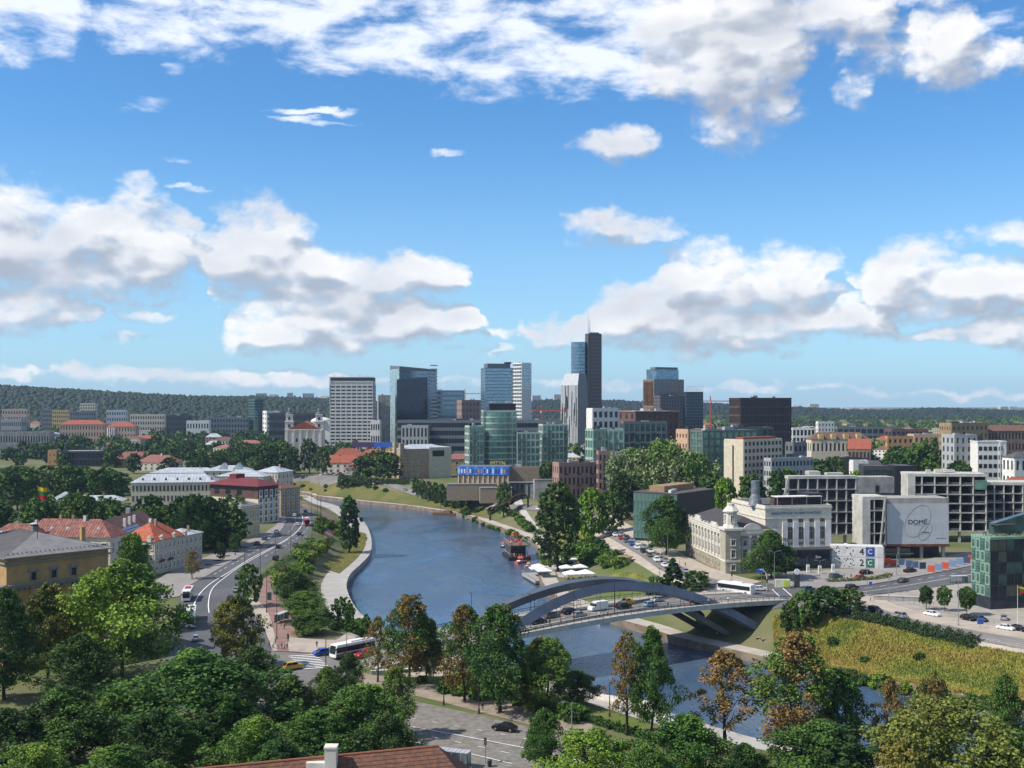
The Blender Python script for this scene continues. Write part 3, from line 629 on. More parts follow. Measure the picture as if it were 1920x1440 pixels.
def win_mesh(w, h, frame=TRIM, pane=None, bars=1, surround=None, sur=.16):
    key = (round(w, 2), round(h, 2), frame.name, pane.name if pane else '', bars, surround.name if surround else '')
    if key in WIN: return WIN[key]
    mb = MB(); a, b = -w/2, w/2; z0, z1 = -h/2, h/2; t = min(.09, w*.08)
    mb.box(a, -.02, z0, b, .03, z1, 1)
    for x in (a, b-t): mb.box(x, -.07, z0, x+t, -.021, z1)
    for z in (z0, z1-t): mb.box(a+t, -.068, z, b-t, -.022, z+t)
    for k in range(bars): x = a+w*(k+1)/(bars+1); mb.box(x-t/2, -.066, z0+t, x+t/2, -.023, z1-t)
    if h > 1.4*w: mb.box(a+t, -.064, z0+h*.64, b-t, -.024, z0+h*.64+t)
    ms = [frame, pane or GLD]
    if surround:
        ms.append(surround); s_ = sur
        mb.box(a-s_, -.16, z0-s_, a-.004, .05, z1+s_, 2); mb.box(b+.004, -.16, z0-s_, b+s_, .05, z1+s_, 2); mb.box(a-s_-.05, -.24, z1+.004, b+s_+.05, .05, z1+s_+.08, 2); mb.box(a-s_-.06, -.26, z0-s_-.02, b+s_+.06, .05, z0-.004, 2)
    WIN[key] = mb.mesh('window', ms); return WIN[key]
def block(name, label, x0, xc, x1, yt, d, rz=0, D=14, wall=CREAM, gl=GLD, cols=8, scols=4, rows=5, fw=.5, fh=.5, roof='flat', rm=None, rh=4, th=.35, par=.8, units=2, z0=0, base=None, single=False, group=None, gable=False, along=None, seams=0, frame=TRIM, pane=None, bars=1, sur=None, faces=('front', 'left', 'right'), wallz=None, chim=0, cat='building', W=None):
    b = Bld(name, label, x0, xc, x1, yt, d, rz, D, base, group, cat, W)
    if single:
        b.core(wall, name='wall')
        for f in faces:
            c = cols if f == 'front' else scols
            if c: L = b.flen(f); b.windows(f, c, rows, z0, b.H-.5, fw, fh, win_mesh(L/c*fw, (b.H-.5-z0)/rows*fh, frame, pane, bars, sur), out=.01)
    else:
        b.core(gl); mb = MB()
        for f in faces:
            c = cols if f == 'front' else scols
            if c: b.lattice(mb, f, c, rows, z0, b.H, th, fw, fh)
            else: b.fbox(mb, f, 0, b.flen(f), .005, th, z0-2, b.H)
            if z0 > 0 and c: b.fbox(mb, f, 0, b.flen(f), .005, th-.05, -2, z0)
        mb.build('wall', wall, b.root)
    if roof == 'flat': b.flat_roof(rm, par, wall=wall); b.units(units, int(d+x0))
    else: b.hip(rh, rm or TILE, gable=gable, along=along, seams=seams)
    rr = random.Random(int(x0+d))
    for k in range(chim):
        x = rr.uniform(b.a+1, b.b-1); MB().box(x-.5, b.D*.45, b.H+.2, x+.5, b.D*.45+.7, b.H+rh+1.1).build('chimney', rr.choice([WHT, PINKB, TAN]), b.root)
    return b
# ---------------------------------------------------------------- towers of the business district
b = block('office_tower', 'white ribbed office tower with dark crown, leftmost tall tower', 619, 619, 699, 722, 1200, 0, 24, SILVER if False else mat('tower_white', (.52, .52, .50), .8, .2, wear=.15), GLD, 8, 5, 20, .82, .45, par=0, units=0)
mb = MB(); b.lattice(mb, 'front', 8, 1, b.H, b.H+4.5, .3, .85, .7); b.fbox(mb, 'front', 0, b.W, -24, -.4, b.H, b.H+4.4); mb.build('crown_frame', MATS['tower_white'], b.root)
MB().box(b.a, .5, b.H+4.4, b.b, 23, b.H+8.2).build('crown', DGREY, b.root)
mb = MB(); mb.bar((b.a-.5, -.4, b.H-20), (b.a-.5, -.4, b.H+8.8), .5); mb.bar((b.a-.5, -.4, b.H+8.5), (b.b+1.5, -.4, b.H+8.5), .5); mb.build('roof_rim', MATS['tower_white'], b.root)
for k in range(5): MB().bar((b.a+4+k*9, 4, b.H+8), (b.a+4+k*9, 4, b.H+11), .25).build('antenna', DGREY, b.root)
b = block('concrete_slab_block', 'narrow blank grey slab building right of the white ribbed tower', 708, 710, 731, 742, 1230, 8, 30, CONR, GLD, 0, 0, 16, units=1, par=.4)
b = block('white_hall', 'low white hall with flat roof at the foot of the white ribbed tower', 695, 695, 712, 790, 1180, 0, 14, WHT, GLD, 4, 3, 3, .6, .5)
# wedge glass tower
b = Bld('glass_tower', 'pale glass tower with slanted top behind the navy glass wedge', 731, 749, 819, 690, 1330, 35)
g = b.core(GLB, z1=b.H-3); tops = [b.H+2.2, b.H-1, b.H-1, b.H+3.5]
MB().prism([(b.a, 0), (b.b, 0), (b.b, b.D), (b.a, b.D)], b.H-3, tops).build('slanted_top', mat('panel_slate', (.14, .16, .18), .5, .4), b.root)
mb = MB(); b.lattice(mb, 'front', 14, 24, 0, b.H-3, .15, .95, .9); setp(mb.build('mullions', mat('panel_slate', None), b.root), kind='stuff')
mb = MB(); b.lattice(mb, 'left', 6, 24, 0, b.H-3, .15, .95, .9); setp(mb.build('mullions', GLP, b.root), kind='stuff')
MB().box(b.a-.3, .2, 0, b.a-.16, b.D-.2, b.H-1).build('lit_facet', GLP, b.root)  # pale sheet over the left facet: its sunlit look is put into the colour
mb = MB()
for k in range(22): b.fbox(mb, 'front', b.W*.80, b.W+.3, .2, 1.4, 8+k*4.4, 9.4+k*4.4)
setp(mb.build('balcony_bands', SILVER, b.root), kind='stuff')
b = Bld('glass_wedge', 'navy glass office block with sloping roofline before the pale glass tower', 741, 744, 802, 709, 1275, 12)
MB().prism([(b.a, 0), (b.b, 0), (b.b, b.D), (b.a, b.D)], -2, [b.H-1.5, b.H+1.5, b.H+1, b.H-2]).build('glazing', GLN, b.root)
mb = MB(); b.lattice(mb, 'front', 10, 14, 0, b.H-2, .12, .96, .93); setp(mb.build('mullions', DGREY, b.root), kind='stuff')
block('glass_office', 'low blue glass office block right of the slanted glass tower', 808, 808, 869, 733, 1400, 0, 20, mat('spandrel_blue', (.10, .16, .22), .4, .4), GLB, 12, 4, 12, .94, .55, units=2, par=.5)
block('stone_tower', 'short brown stone tower with cut-out windows beside the blue glass towers', 857, 866, 899, 752, 1150, 30, 14, mat('stone_brown', (.27, .20, .17), .9, .15), GLD, 5, 3, 9, .3, .5, units=3)
b = block('glass_tower', 'light blue glass tower with dark stepped crown, left of the white banded tower', 902, 910, 961, 690, 1260, 16, 20, mat('spandrel_sky', (.17, .25, .32), .35, .4, .3), glass('glass_sky', (.34, .46, .56), .08, .8), 14, 3, 26, .96, .78, par=0, units=0)
MB().box(b.a+3, 2, b.H, b.b-2, b.D-1, b.H+5.2).build('crown', mat('panel_slate', None), b.root); MB().box(b.b-8, 1, b.H+5.2, b.b-1, 8, b.H+7).build('crown', DGREY, b.root)
b = block('banded_tower', 'slim white banded glass tower right of the light blue glass tower', 962, 978, 996, 681, 1255, 38, 16, WHT, glass('glass_sky', None), 5, 5, 25, .9, .62, par=.4, units=1)
MB().box(b.a+.5, -.6, 0, b.b-.4, -.36, b.zt(731)).build('blank_panel', SILVER, b.root)
# tallest tower
b = Bld('skyscraper', 'tallest skyscraper with dark ribbed slab, curved glass side and mast', 1097, 1103, 1128, 625, 1350, 20)
b.core(mat('tower_umber', (.085, .075, .08), .5, .4), name='slab'); mb = MB(); b.lattice(mb, 'front', 4, 32, 0, b.H, .25, .9, .62, u0=b.W*.18); setp(mb.build('window_bands', mat('band_rose', (.17, .125, .12), .6, .3), b.root), kind='stuff')
mb = MB(); n = 16; cx, cy, rr_ = b.a-7, 12, 9.5; pts = [(cx+rr_*math.cos(a), cy+rr_*1.1*math.sin(a)) for a in [math.pi*2*k/n for k in range(n)]]
mb.prism(pts, -2, b.zt(641)).build('curved_glazing', GLB, b.root)
mb = MB()
for k in range(30): mb.prism([(cx+(rr_+.15)*math.cos(a), cy+(rr_*1.1+.15)*math.sin(a)) for a in [math.pi*2*k2/n for k2 in range(n)]], 3+k*4.1, 3.9+k*4.1)
setp(mb.build('floor_bands', mat('spandrel_blue', None), b.root), kind='stuff')
for dx, zz in ((2, 588), (4.2, 600)): MB().tube([(b.a+dx, 5, b.H), (b.a+dx, 5, b.zt(zz))], [.5, .18], 6).build('mast', SILVER, b.root)
for k in range(4): MB().box(b.a+5+k*3, 3, b.H, b.a+6.6+k*3, 6, b.H+1.6).build('roof_unit', DGREY, b.root)
# leaning office tower with streaked facade
b = Bld('leaning_tower', 'leaning tower with white streaked facade in front of the skyscraper', 1052, 1052, 1084, 700, 1200, 0, 26)
d_ = b.d; X = lambda px: (px-1052)/F*d_
base = [(X(1052), 16), (X(1083), 0), (X(1104), 20), (X(1070), 34)]; top = [(X(1061), 17), (X(1086), 4), (X(1101), 19), (X(1074), 30)]
zs, zt_ = b.zt(722), b.H
v = [(p[0], p[1], -2) for p in base]+[(p[0]*.9+t[0]*.1, p[1]*.9+t[1]*.1, zs) for p, t in zip(base, top)]+[(t[0], t[1], zt_) for t in top]
MB().add(v, [(0, 1, 5, 4), (3, 0, 4, 7), (2, 3, 7, 6), (4, 5, 9, 8), (7, 4, 8, 11), (6, 7, 11, 10), (8, 9, 10, 11)]).build('streaked_facade', mat('panel_pale', (.40, .42, .44), .5, .4, .2, var=.15), b.root)
MB().add(v, [(1, 2, 6, 5), (5, 6, 10, 9)]).build('dark_side', mat('panel_slate', None), b.root)
rr = random.Random(4); mb = MB(); mb2 = MB()
for k in range(46):
    q = rr.uniform(.05, .95); x = X(1052)+(X(1083)-X(1052))*q+.8*q; y = 16-16*q-.35; z1 = rr.uniform(2, zs*.7); (mb if k % 3 else mb2).box(x-.15, y-.2, z1, x+rr.uniform(.2, .5), y+.25, min(zs, z1+rr.uniform(8, 34)))
setp(mb.build('blue_streaks', GLN, b.root), kind='stuff'); setp(mb2.build('copper_streaks', COPPER, b.root), kind='stuff')
mb = MB()
for k in range(8): q = (k+.5)/8; mb.box(X(1061+25*q)-.6, 16.2-13*q, zt_-6, X(1061+25*q)+.6, 17.2-13*q, zt_-3)
setp(mb.build('top_windows', GLD, b.root), kind='stuff')
# twin business centre
b = block('business_tower', 'brown and blue business tower with faceted glass crown', 1206, 1226, 1282, 712, 1250, 32, 18, mat('stone_brown', None), GLB, 16, 8, 22, .45, .8, par=.3, units=0)
MB().prism([(b.a+6, 3), (b.b-5, 3), (b.b-3, b.D-2), (b.a+3, b.D-2)], b.H, b.zt(692)).build('crown', GLB, b.root); MB().prism([(b.a+3, 1), (b.b-8, 1), (b.b-6, b.D-5), (b.a+6, b.D-5)], b.zt(692), b.zt(688)).build('crown_cap', mat('panel_slate', None), b.root)
mb = MB()
for k in range(9): mb.bar((b.a-.6, b.D*.1+k*b.D*.1, b.zt(760)), (b.a-.6, b.D*.1+k*b.D*.1, b.zt(716)), .8)
setp(mb.build('copper_fins', COPPER, b.root), kind='stuff')
block('business_tower', 'lower ribbed wing before the brown and blue business tower', 1225, 1238, 1286, 743, 1235, 25, 14, mat('panel_mauve', (.16, .14, .15), .6, .3), GLN, 16, 5, 16, .5, .85, par=.3, units=1)
b = block('glass_tower', 'dark blue glass tower with lattice top, right of the brown business tower', 1280, 1286, 1318, 735, 1245, 20, 14, mat('spandrel_blue', None), GLN, 9, 4, 20, .92, .85, par=0, units=0)
mb = MB()
for k in range(9): mb.bar((b.a+k*b.W/8, 0, b.H), (b.a+k*b.W/8, 0, b.H+6), .25)
for z in (3, 6): mb.bar((b.a, 0, b.H+z), (b.b, 0, b.H+z), .25)
setp(mb.build('roof_lattice', SILVER, b.root), kind='stuff')
b = block('lattice_office', 'dark brown office block wrapped in vertical fins on the right skyline', 1368, 1388, 1483, 747, 1000, 22, 20, mat('fin_brown', (.085, .06, .055), .6, .3), GLN, 30, 10, 8, .6, .8, par=0, units=3, th=.6)
MB().box(b.a-.8, -.8, b.H, b.b+.8, b.D, b.H+.6).build('cornice', mat('fin_brown', None), b.root)
block('office_slab', 'long low dark glass office behind the green riverside flats', 745, 745, 905, 790, 1100, 0, 30, mat('panel_slate', None), GLN, 30, 6, 5, .95, .6, units=3)
block('office_slab', 'grey low office with white frame openings below the navy wedge', 753, 753, 802, 800, 1080, 0, 20, GREYW, GLD, 7, 3, 3, .5, .75, units=1)
block('office_slab', 'long dark low office between green flats and the leaning tower', 960, 960, 1055, 790, 1080, 0, 25, mat('panel_slate', None), GLN, 16, 4, 5, .95, .55, units=2)
block('glass_tower', 'dark teal glass tower on the far left skyline', 466, 478, 493, 750, 1700, 25, 20, mat('spandrel_teal', (.06, .13, .13), .4, .4), GLT, 8, 5, 14, .95, .7, units=0)
block('white_office', 'white far office right of the teal tower', 493, 500, 524, 772, 1650, 20, 20, WHT, GLD, 4, 2, 6, .4, .5, units=1)
block('office_slab', 'dark far office slab with white strip behind the church', 505, 505, 600, 776, 1500, 0, 30, DGREY, GLN, 12, 3, 4, .9, .6, units=1)
b = Bld('white_hall', 'curved white hall roof right of the church', 582, 582, 618, 790, 1300, 0, 18); b.core(WHT, name='wall'); MB().lathe([(b.W*.55, b.H), (b.W*.5, b.H+2), (b.W*.3, b.H+4), (.4, b.H+5)], 16, b.W/2, b.D/2).build('roof', WHT, b.root)
# ---------------------------------------------------------------- riverside flats
FLATW = mat('flat_greenwhite', (.40, .45, .40), .7, .3)
def flats(label, x0, xc, x1, yt, d, rz, cols, rows, D=16, pent=None, rounded=False, wall=FLATW, gl=GLG, name='apartment_block', sc=3, fw=.78, fh=.74):
    b = Bld(name, label, x0, xc, x1, yt, d, rz, D); b.core(gl); mb = MB()
    b.lattice(mb, 'front', cols, rows, 0, b.H, .3, fw, fh); b.lattice(mb, 'left', sc, rows, 0, b.H, .3, fw, fh); b.lattice(mb, 'right', sc, rows, 0, b.H, .3, fw, fh); mb.build('wall', wall, b.root)
    r = b.H/rows
    bal = MB().box(-1.6, -1.2, -.08, 1.6, 0, .08).box(-1.6, -1.2, .08, 1.6, -1.14, 1.05).mesh('balcony', [mat('balcony_slab', (.16, .16, .15), .8)])
    rr = random.Random(int(x0*3+d))
    for j in range(1, rows):
        for i in range(cols):
            if (i % 4 in (1,)) or rr.random() < .12: b.put('balcony', bal, 'front', (i+.5)*b.W/cols, j*r, .3)
    if rounded:
        n = 18; cx, w = b.W*.42, b.W*.34; arc = [(b.a+cx+w*math.cos(math.pi+math.pi*k/n), -.2+4.5*math.sin(math.pi+math.pi*k/n)) for k in range(n+1)]
        MB().prism(arc, -1, b.H-1).build('curved_bay', GLG, b.root); mb = MB()
        for j in range(rows): mb.prism([(p[0], p[1]-.15) for p in arc], j*r-.45, j*r+.45)
        setp(mb.build('floor_bands', wall, b.root), kind='stuff')
    b.flat_roof(ROOFD, .4, wall=wall)
    if pent: MB().box(b.a+b.W*pent[0], 2, b.H+.2, b.a+b.W*pent[1], b.D-1, b.H+pent[2]).build('penthouse', BLACK, b.root); b.H += pent[2]; b.units(3, 5, SILVER, 2); b.H -= pent[2]
    else: b.units(2, int(x1))
    return b
flats('tall green-glazed flats with rounded bay and black penthouse by the river', 903, 906, 968, 771, 800, 10, 8, 12, 18, (.2, 1, 5.5), True)
flats('lower left wing of the green-glazed riverside flats', 872, 880, 906, 800, 790, 18, 4, 8)
flats('green-glazed flats with white grid, left of the dark stair tower', 966, 970, 1012, 812, 800, 10, 5, 7, 14)
flats('green-glazed flats with white grid, nearest to the streaked tower', 1010, 1018, 1064, 797, 815, 12, 6, 8, 15)
flats('green glass office corner below the umber brick tower', 1098, 1112, 1140, 806, 760, 30, 4, 6, 16, wall=mat('flat_green', (.30, .42, .35), .6))
flats('green glass flats with coloured panels beside the willow', 1138, 1140, 1170, 806, 765, 6, 3, 5, 14, wall=mat('flat_green', None))
flats('mirror-fronted glass flats stepping up to the umber brick tower', 1164, 1170, 1250, 792, 790, 8, 8, 6, 16, gl=GLT, wall=mat('flat_dark', (.12, .15, .14), .6))
block('cream_tower', 'cream stair tower with white balconies behind the green glass office', 1100, 1111, 1160, 768, 830, 30, 12, WHT, GLD, 5, 0, 7, .6, .6, units=2)
b = block('brick_tower', 'umber brick tower with narrow windows above the willow tree', 1160, 1192, 1272, 772, 840, 16, 20, BROWN, GLD, 8, 3, 7, .35, .55, units=3, par=.3)
MB().box(b.a-1, -1, b.H, b.b+.6, b.D, b.H+.5).build('cornice', mat('cornice_peach', (.45, .32, .25), .8), b.root)
flats('green-banded glass terrace flats right of the willow tree', 1284, 1318, 1420, 809, 720, 20, 9, 8, 18, wall=mat('flat_dark', None), gl=GLG)
block('peach_flats', 'peach rendered flats with small windows behind the banded glass terrace', 1268, 1290, 1325, 808, 735, 32, 14, mat('render_peach', (.50, .33, .22), .9), GLD, 4, 4, 6, .4, .4)
flats('dark green glass block below the brown finned office', 1344, 1362, 1450, 803, 780, 18, 8, 5, 16, wall=mat('flat_dark', None), gl=GLT)
# pink brick flats with balconies, windows piece by piece
def brick_flats(label, x0, xc, x1, yt, d, rz, cols, rows, D=13):
    b = Bld('brick_flats', label, x0, xc, x1, yt, d, rz, D); b.core(PINKB, name='wall'); r = (b.H-3.2)/rows
    me = win_mesh(b.W/cols*.42, r*.58, mat('frame_dark', (.05, .05, .055), .6), GLD, 1)
    b.windows('front', cols, rows, 3.2, b.H-.3, .42, .58, me, out=.01)
    if rz > 0: b.windows('left', 3, rows, 3.2, b.H-.3, .3, .58, me, out=.01)
    bal = MB().box(-1.4, -1.3, -.1, 1.4, 0, .1).box(-1.4, -1.3, .1, 1.4, -1.24, 1.1, 1).mesh('balcony', [CONR, GLT])
    for j in range(rows):
        for i in range(1, cols, 3): b.put('balcony', bal, 'front', (i+.5)*b.W/cols, 3.3+j*r, 0)
    MB().box(b.a-.2, -.9, 2.4, b.b+.2, 0, 3.1).build('canopy', CONR, b.root); b.flat_roof(ROOFD, .5, wall=PINKB); b.units(3, int(xc)); return b
brick_flats('pink brick balcony flats, the long lower block by the river street', 1036, 1048, 1120, 870, 640, 16, 9, 3)
brick_flats('pink brick balcony flats, the taller block beside the willow', 1118, 1122, 1152, 848, 630, 8, 4, 5)
block('grey_flats', 'grey end wing of the pink brick flats', 1146, 1148, 1176, 852, 628, 5, 12, GREYW, GLD, 3, 2, 5, .4, .6)
# ---------------------------------------------------------------- lettering
def text_mesh(body, size, m, ext=.02, align='CENTER'):
    c = bpy.data.curves.new('lettering', 'FONT'); c.body = body; c.size = size; c.extrude = ext; c.align_x = align; c.align_y = 'CENTER'
    o = bpy.data.objects.new('lettering', c); COL.objects.link(o); dg = bpy.context.evaluated_depsgraph_get()
    me = bpy.data.meshes.new_from_object(o.evaluated_get(dg)); bpy.data.objects.remove(o); bpy.data.curves.remove(c)
    me.materials.clear(); me.materials.append(m); me.transform(Matrix.Rotation(math.pi/2, 4, 'X')); return me
INK = mat('ink_black', (.012, .012, .014), .6); INKB = mat('sign_teal', (.10, .24, .30), .5); INKW = mat('ink_white', (.8, .8, .8), .6)
def dark(n='frame_dark'): return mat('frame_dark', (.05, .05, .055), .6)
# ---------------------------------------------------------------- corner palace of the old power station
b = Bld('corner_palace', 'ornate pale palace with corner tower by the bridge junction', 1363, 1363, 1452, 996, 390, 7.3, 50, base=1.5, W=18)
b.core(OLIVE, name='wall'); hw = b.H
# left wing facade: rusticated base, piers, tall windows, cornice
mb = MB(); b.fbox(mb, 'left', 0, 50, .01, .35, -1.5, 4.2); b.fbox(mb, 'front', 0, b.W, .01, .35, -1.5, 4.2); mb.build('plinth', mat('rustic_stone', (.36, .31, .235), .95, .12, var=.3, scale=.9, wear=.35, bump=.6, bscale=2), b.root)
mb = MB()
for f, L in (('left', 50), ('front', b.W)): b.fbox(mb, f, 0, L, .01, .6, hw-1.6, hw-.9); b.fbox(mb, f, 0, L, .01, .75, hw-.9, hw-.2); b.fbox(mb, f, 0, L, .01, .55, 4.2, 4.7); b.fbox(mb, f, 0, L, .01, .3, 8.9, 9.2)
mb.build('cornice', mat('palace_trim', (.60, .57, .50), .9, .15, wear=.2), b.root)
TR_, TRIM = TRIM, mat('palace_trim', None)
pil = MB().box(-.45, -.5, 4.7, .45, 0, hw-1.6).box(-.6, -.62, 4.7, .6, 0, 5.2).box(-.62, -.66, hw-2.3, .62, 0, hw-1.62).mesh('pilaster', TRIM)
wl = win_mesh(1.5, 3.0, TRIM, GLD, 1, TRIM, .3); ws = win_mesh(1.3, 2.0, TRIM, GLD, 1, TRIM, .25); wb = win_mesh(1.3, 1.7, TRIM, GLD, 1)
for k in range(13):
    u = 2+k*3.85; b.put('pilaster', pil, 'left', u, 0, .01)
    if k < 12: b.put('window', wl, 'left', u+1.92, 6.9, .01); b.put('window', ws, 'left', u+1.92, 10.6, .01); b.put('window', wb, 'left', u+1.92, 2.2, .36)
for k in range(4):
    u = 6.5+k*3.3; b.put('window', wl, 'front', u, 6.9, .01); b.put('window', ws, 'front', u, 10.6, .01); b.put('window', wb, 'front', u, 2.2, .36)
    b.put('pilaster', pil, 'front', u+1.6, 0, .01)
mb = MB()
for k in range(12): b.fbox(mb, 'left', 4+k*4, 5.2+k*4, .1, .6, hw, hw+1.1)
b.fbox(mb, 'left', 0, 50, .15, .55, hw+.0, hw+.45); b.fbox(mb, 'left', 14, 20, .1, .7, hw, hw+2.2); b.fbox(mb, 'left', 34, 40, .1, .7, hw, hw+1.8); b.fbox(mb, 'front', 4, b.W, .15, .55, hw, hw+.5)
mb.build('balustrade', TRIM, b.root)
# curved pediment over the front
n = 12; arc = [(b.a+9+3.2*math.cos(math.pi*k/n), 2.2*math.sin(math.pi*k/n)) for k in range(n+1)]
vs_ = [(x, -.6, hw+.45+z) for x, z in arc]+[(x, -.1, hw+.45+z) for x, z in arc]; m_ = len(arc)
MB().add(vs_, [tuple(range(m_-1, -1, -1)), tuple(range(m_, 2*m_))]+[(i, i+1, m_+i+1, m_+i) for i in range(m_-1)]).build('pediment', TRIM, b.root)
b.hip(4.2, mat('roof_umber', (.06, .052, .055), .7, .3, wear=.2), ov=-.3, along='y')
# corner tower
tw = MB().prism([(b.a-.8, -.9), (b.a+4.6, -.9), (b.a+5.4, 1), (b.a+5.4, 5), (b.a-.8, 5)], -1.5, hw+.3).build('tower_shaft', OLIVE, b.root)
mb = MB(); mb.prism([(b.a-1.4, -1.5), (b.a+5.2, -1.5), (b.a+6, 1), (b.a+6, 5.6), (b.a-1.4, 5.6)], hw+.3, hw+1.1); mb.build('tower_cornice', TRIM, b.root); MB().prism([(b.a-1.0, -1.1), (b.a+4.8, -1.1), (b.a+5.6, 1), (b.a+5.6, 5.2), (b.a-1.0, 5.2)], 4.1, 4.8).build('tower_band', TRIM, b.root)
cx, cy = b.a+2.0, 2.0
MB().lathe([(3.0, hw+1.1), (2.7, hw+2.0), (2.35, hw+2.1), (2.25, hw+6.4), (2.9, hw+6.6), (2.9, hw+7.0), (2.5, hw+7.4), (1.8, hw+8.2), (1.35, hw+8.7), (1.35, hw+9.5), (1.1, hw+9.6)], 8, cx, cy).build('lantern', TRIM, b.root)
an = MB(); an.box(-.55, -.05, -1.3, .55, .2, .9); an.lathe([(.55, 0), (.5, .01)], 10); lm = win_mesh(1.0, 2.4, TRIM, GLD, 0, TRIM, .2)
link('lantern_window', lm, b.root, (cx-.1, cy-2.2, hw+4.2)); link('lantern_window', lm, b.root, (cx-2.2, cy, hw+4.2), -math.pi/2)
for z, h in ((2.2, 1.9), (7.0, 2.6), (10.9, 1.9)): link('tower_window', win_mesh(1.3, h, TRIM, GLD, 1, TRIM, .28), b.root, (b.a+2.0, -.93, z))
TRIM = TR_
# ---------------------------------------------------------------- white turbine hall museum
b = Bld('museum_hall', 'cream museum hall with white pilasters and lettered frieze', 1392, 1435, 1566, 953, 405, 12, 34, base=1.5, W=26.0)
b.D = 30; b.core(STONE, name='wall')
mb = MB(); W = b.W; zc = b.zt(1026)
for f, L in (('front', W), ('left', 30)): b.fbox(mb, f, -.2, L+.2, .01, .25, b.H-4.0, b.H-3.6); b.fbox(mb, f, -.2, L+.2, .01, .3, b.H-.5, b.H+.2)
b.fbox(mb, 'front', 7, W+.3, .01, .7, zc-.7, zc); mb.build('string_course', STONE, b.root)
p4 = MB().box(-1.0, -.55, zc, 1.0, 0, b.H-5.0).mesh('pilaster', TRIM); bays = [9.6+k*4.25 for k in range(4)]
for k in range(5): b.put('pilaster', p4, 'front', bays[0]-2.1+k*4.25, 0, .01)
for u in bays:
    b.put('window', win_mesh(1.9, 1.5, STONE, GLD, 2), 'front', u, b.zt(977), .01); b.put('window', win_mesh(1.9, 4.6, STONE, GLD, 2), 'front', u, b.zt(1001), .01); b.put('window', win_mesh(1.9, 1.2, STONE, GLT, 2), 'front', u, b.zt(1020.5), .01)
me = text_mesh('ENERGETIKOS IR TECHNIKOS MUZIEJUS', 1.25, INKB, .05); xs = [v.co.x for v in me.vertices]; sc = (W-6.5)/(max(xs)-min(xs))
for v in me.vertices: v.co.x *= sc
link('sign_lettering', me, b.root, (b.a+W*.47, -.1, b.H-2.0))
b.flat_roof(ROOFD, .6, wall=STONE)
e = MB().prism([(b.a+8, -5.5), (b.b-4, -6.5), (b.b+1.5, -1), (b.b+1.5, .0), (b.a+8, .0)], -1.5, zc-.75); e.build('entrance_glazing', GLN, b.root)
MB().prism([(b.a+7.7, -5.9), (b.b-3.9, -6.9), (b.b+2, -1.2), (b.b+2, -.05), (b.a+7.7, -.05)], zc-.75, zc-.35).build('entrance_roof', DGREY, b.root)
link('sign_lettering', text_mesh('Etm', 1.3, INKW, .03), b.root, (b.a+17.5, -6.45, zc-3.2), math.atan2(-1, W-12))
# rooftop
mb = MB()
for k in range(6): mb.box(b.a+6+k*3.0, 3, b.H+3.5, b.a+9+k*3.0, 8.5, b.H+3.75)
mb.build('roof_canopy', mat('canopy_white', (.70, .66, .62), .6), b.root)
for k in range(4): MB().bar((b.a+6.2+k*5.8, 3.2, b.H+.3), (b.a+6.2+k*5.8, 3.2, b.H+3.5), .18).build('canopy_post', SILVER, b.root)
MB().box(b.a+5.8, 5, b.H+.3, b.a+20, 8.2, b.H+3.2).build('roof_bar', mat('roof_bar_brown', (.12, .085, .07), .7, var=.5, scale=1.2), b.root); MB().box(b.a+19.4, 5, b.H+.3, b.b-.6, 14, b.H+4.6).build('roof_plant_room', BLACK, b.root)
MB().lathe([(2.6, b.H+.2), (1.7, b.H+4.0), (1.55, b.H+4.2), (1.55, b.H+9.2), (1.45, b.H+9.25)], 16, b.a+.6, 10).build('chimney', mat('steel_grey', (.23, .25, .28), .5, .4, .4, var=.3), b.root)
# ---------------------------------------------------------------- unfinished concrete complex
def frame_block(name, label, x0, xc, x1, yt, d, rz, cols, rows, D=14, base=1.5, slant=0, side=True, zb=0, colw=.45, back=True, W=None):
    b = Bld(name, label, x0, xc, x1, yt, d, rz, D, base=base, W=W); r = (b.H-zb)/rows
    for j in range(rows+1):
        z = zb+j*r; MB().box(b.a-.2-(slant*(1-j/rows) if slant else 0), -.25, z-.22, b.b+.2, b.D, z+.22 if j < rows else z+1.0).build('floor_slab', CONL if j == rows else CONR, b.root)
    cm = MB().box(-colw/2, 0, zb+.0, colw/2, .8, b.H-.25).mesh('column', CONL)
    for i in range(cols+1): link('column', cm, b.root, (b.a+.2+(b.W-.4)*i/cols, -.15, 0))
    if zb > 0:
        gm = MB().box(-.5, 0, -1.5, .5, 1, zb-.23).mesh('ground_column', CONR)
        for i in range(0, cols+1, 2): link('ground_column', gm, b.root, (b.a+.6+(b.W-1.2)*i/cols, .6, 0))
    wm = MB().box(-.1, .5, zb, .1, b.D-.3, b.H-.3).mesh('cross_wall', CONR)
    for i in range(cols+1): link('cross_wall', wm, b.root, (b.a+.2+(b.W-.4)*i/cols, .3, 0))
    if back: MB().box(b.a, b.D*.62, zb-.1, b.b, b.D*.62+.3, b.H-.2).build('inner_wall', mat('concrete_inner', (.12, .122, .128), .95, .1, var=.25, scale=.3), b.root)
    if slant: MB().bar((b.a-slant, -.1, zb), (b.a, -.1, b.H), .6, .8).build('slanted_column', CONL, b.root)
    rr = random.Random(int(x0)); n = cols*rows
    for i in range(cols):                                     # site railings and stored sheets in the bays
        for j in range(rows):
            if rr.random() < .6: MB().box(b.a+.6+(b.W-.4)*i/cols, .5, zb+j*r+.3, b.a-.2+(b.W-.4)*(i+1)/cols, .56, zb+j*r+1.2).build('bay_rail', mat('site_rail', (.10, .10, .105), .8), b.root)
    return b
b = frame_block('unfinished_building', 'unfinished concrete frame with slanted end column behind the museum hall', 1472, 1478, 1606, 897, 462, 4, 7, 5, 16, slant=5.2, zb=4.8)
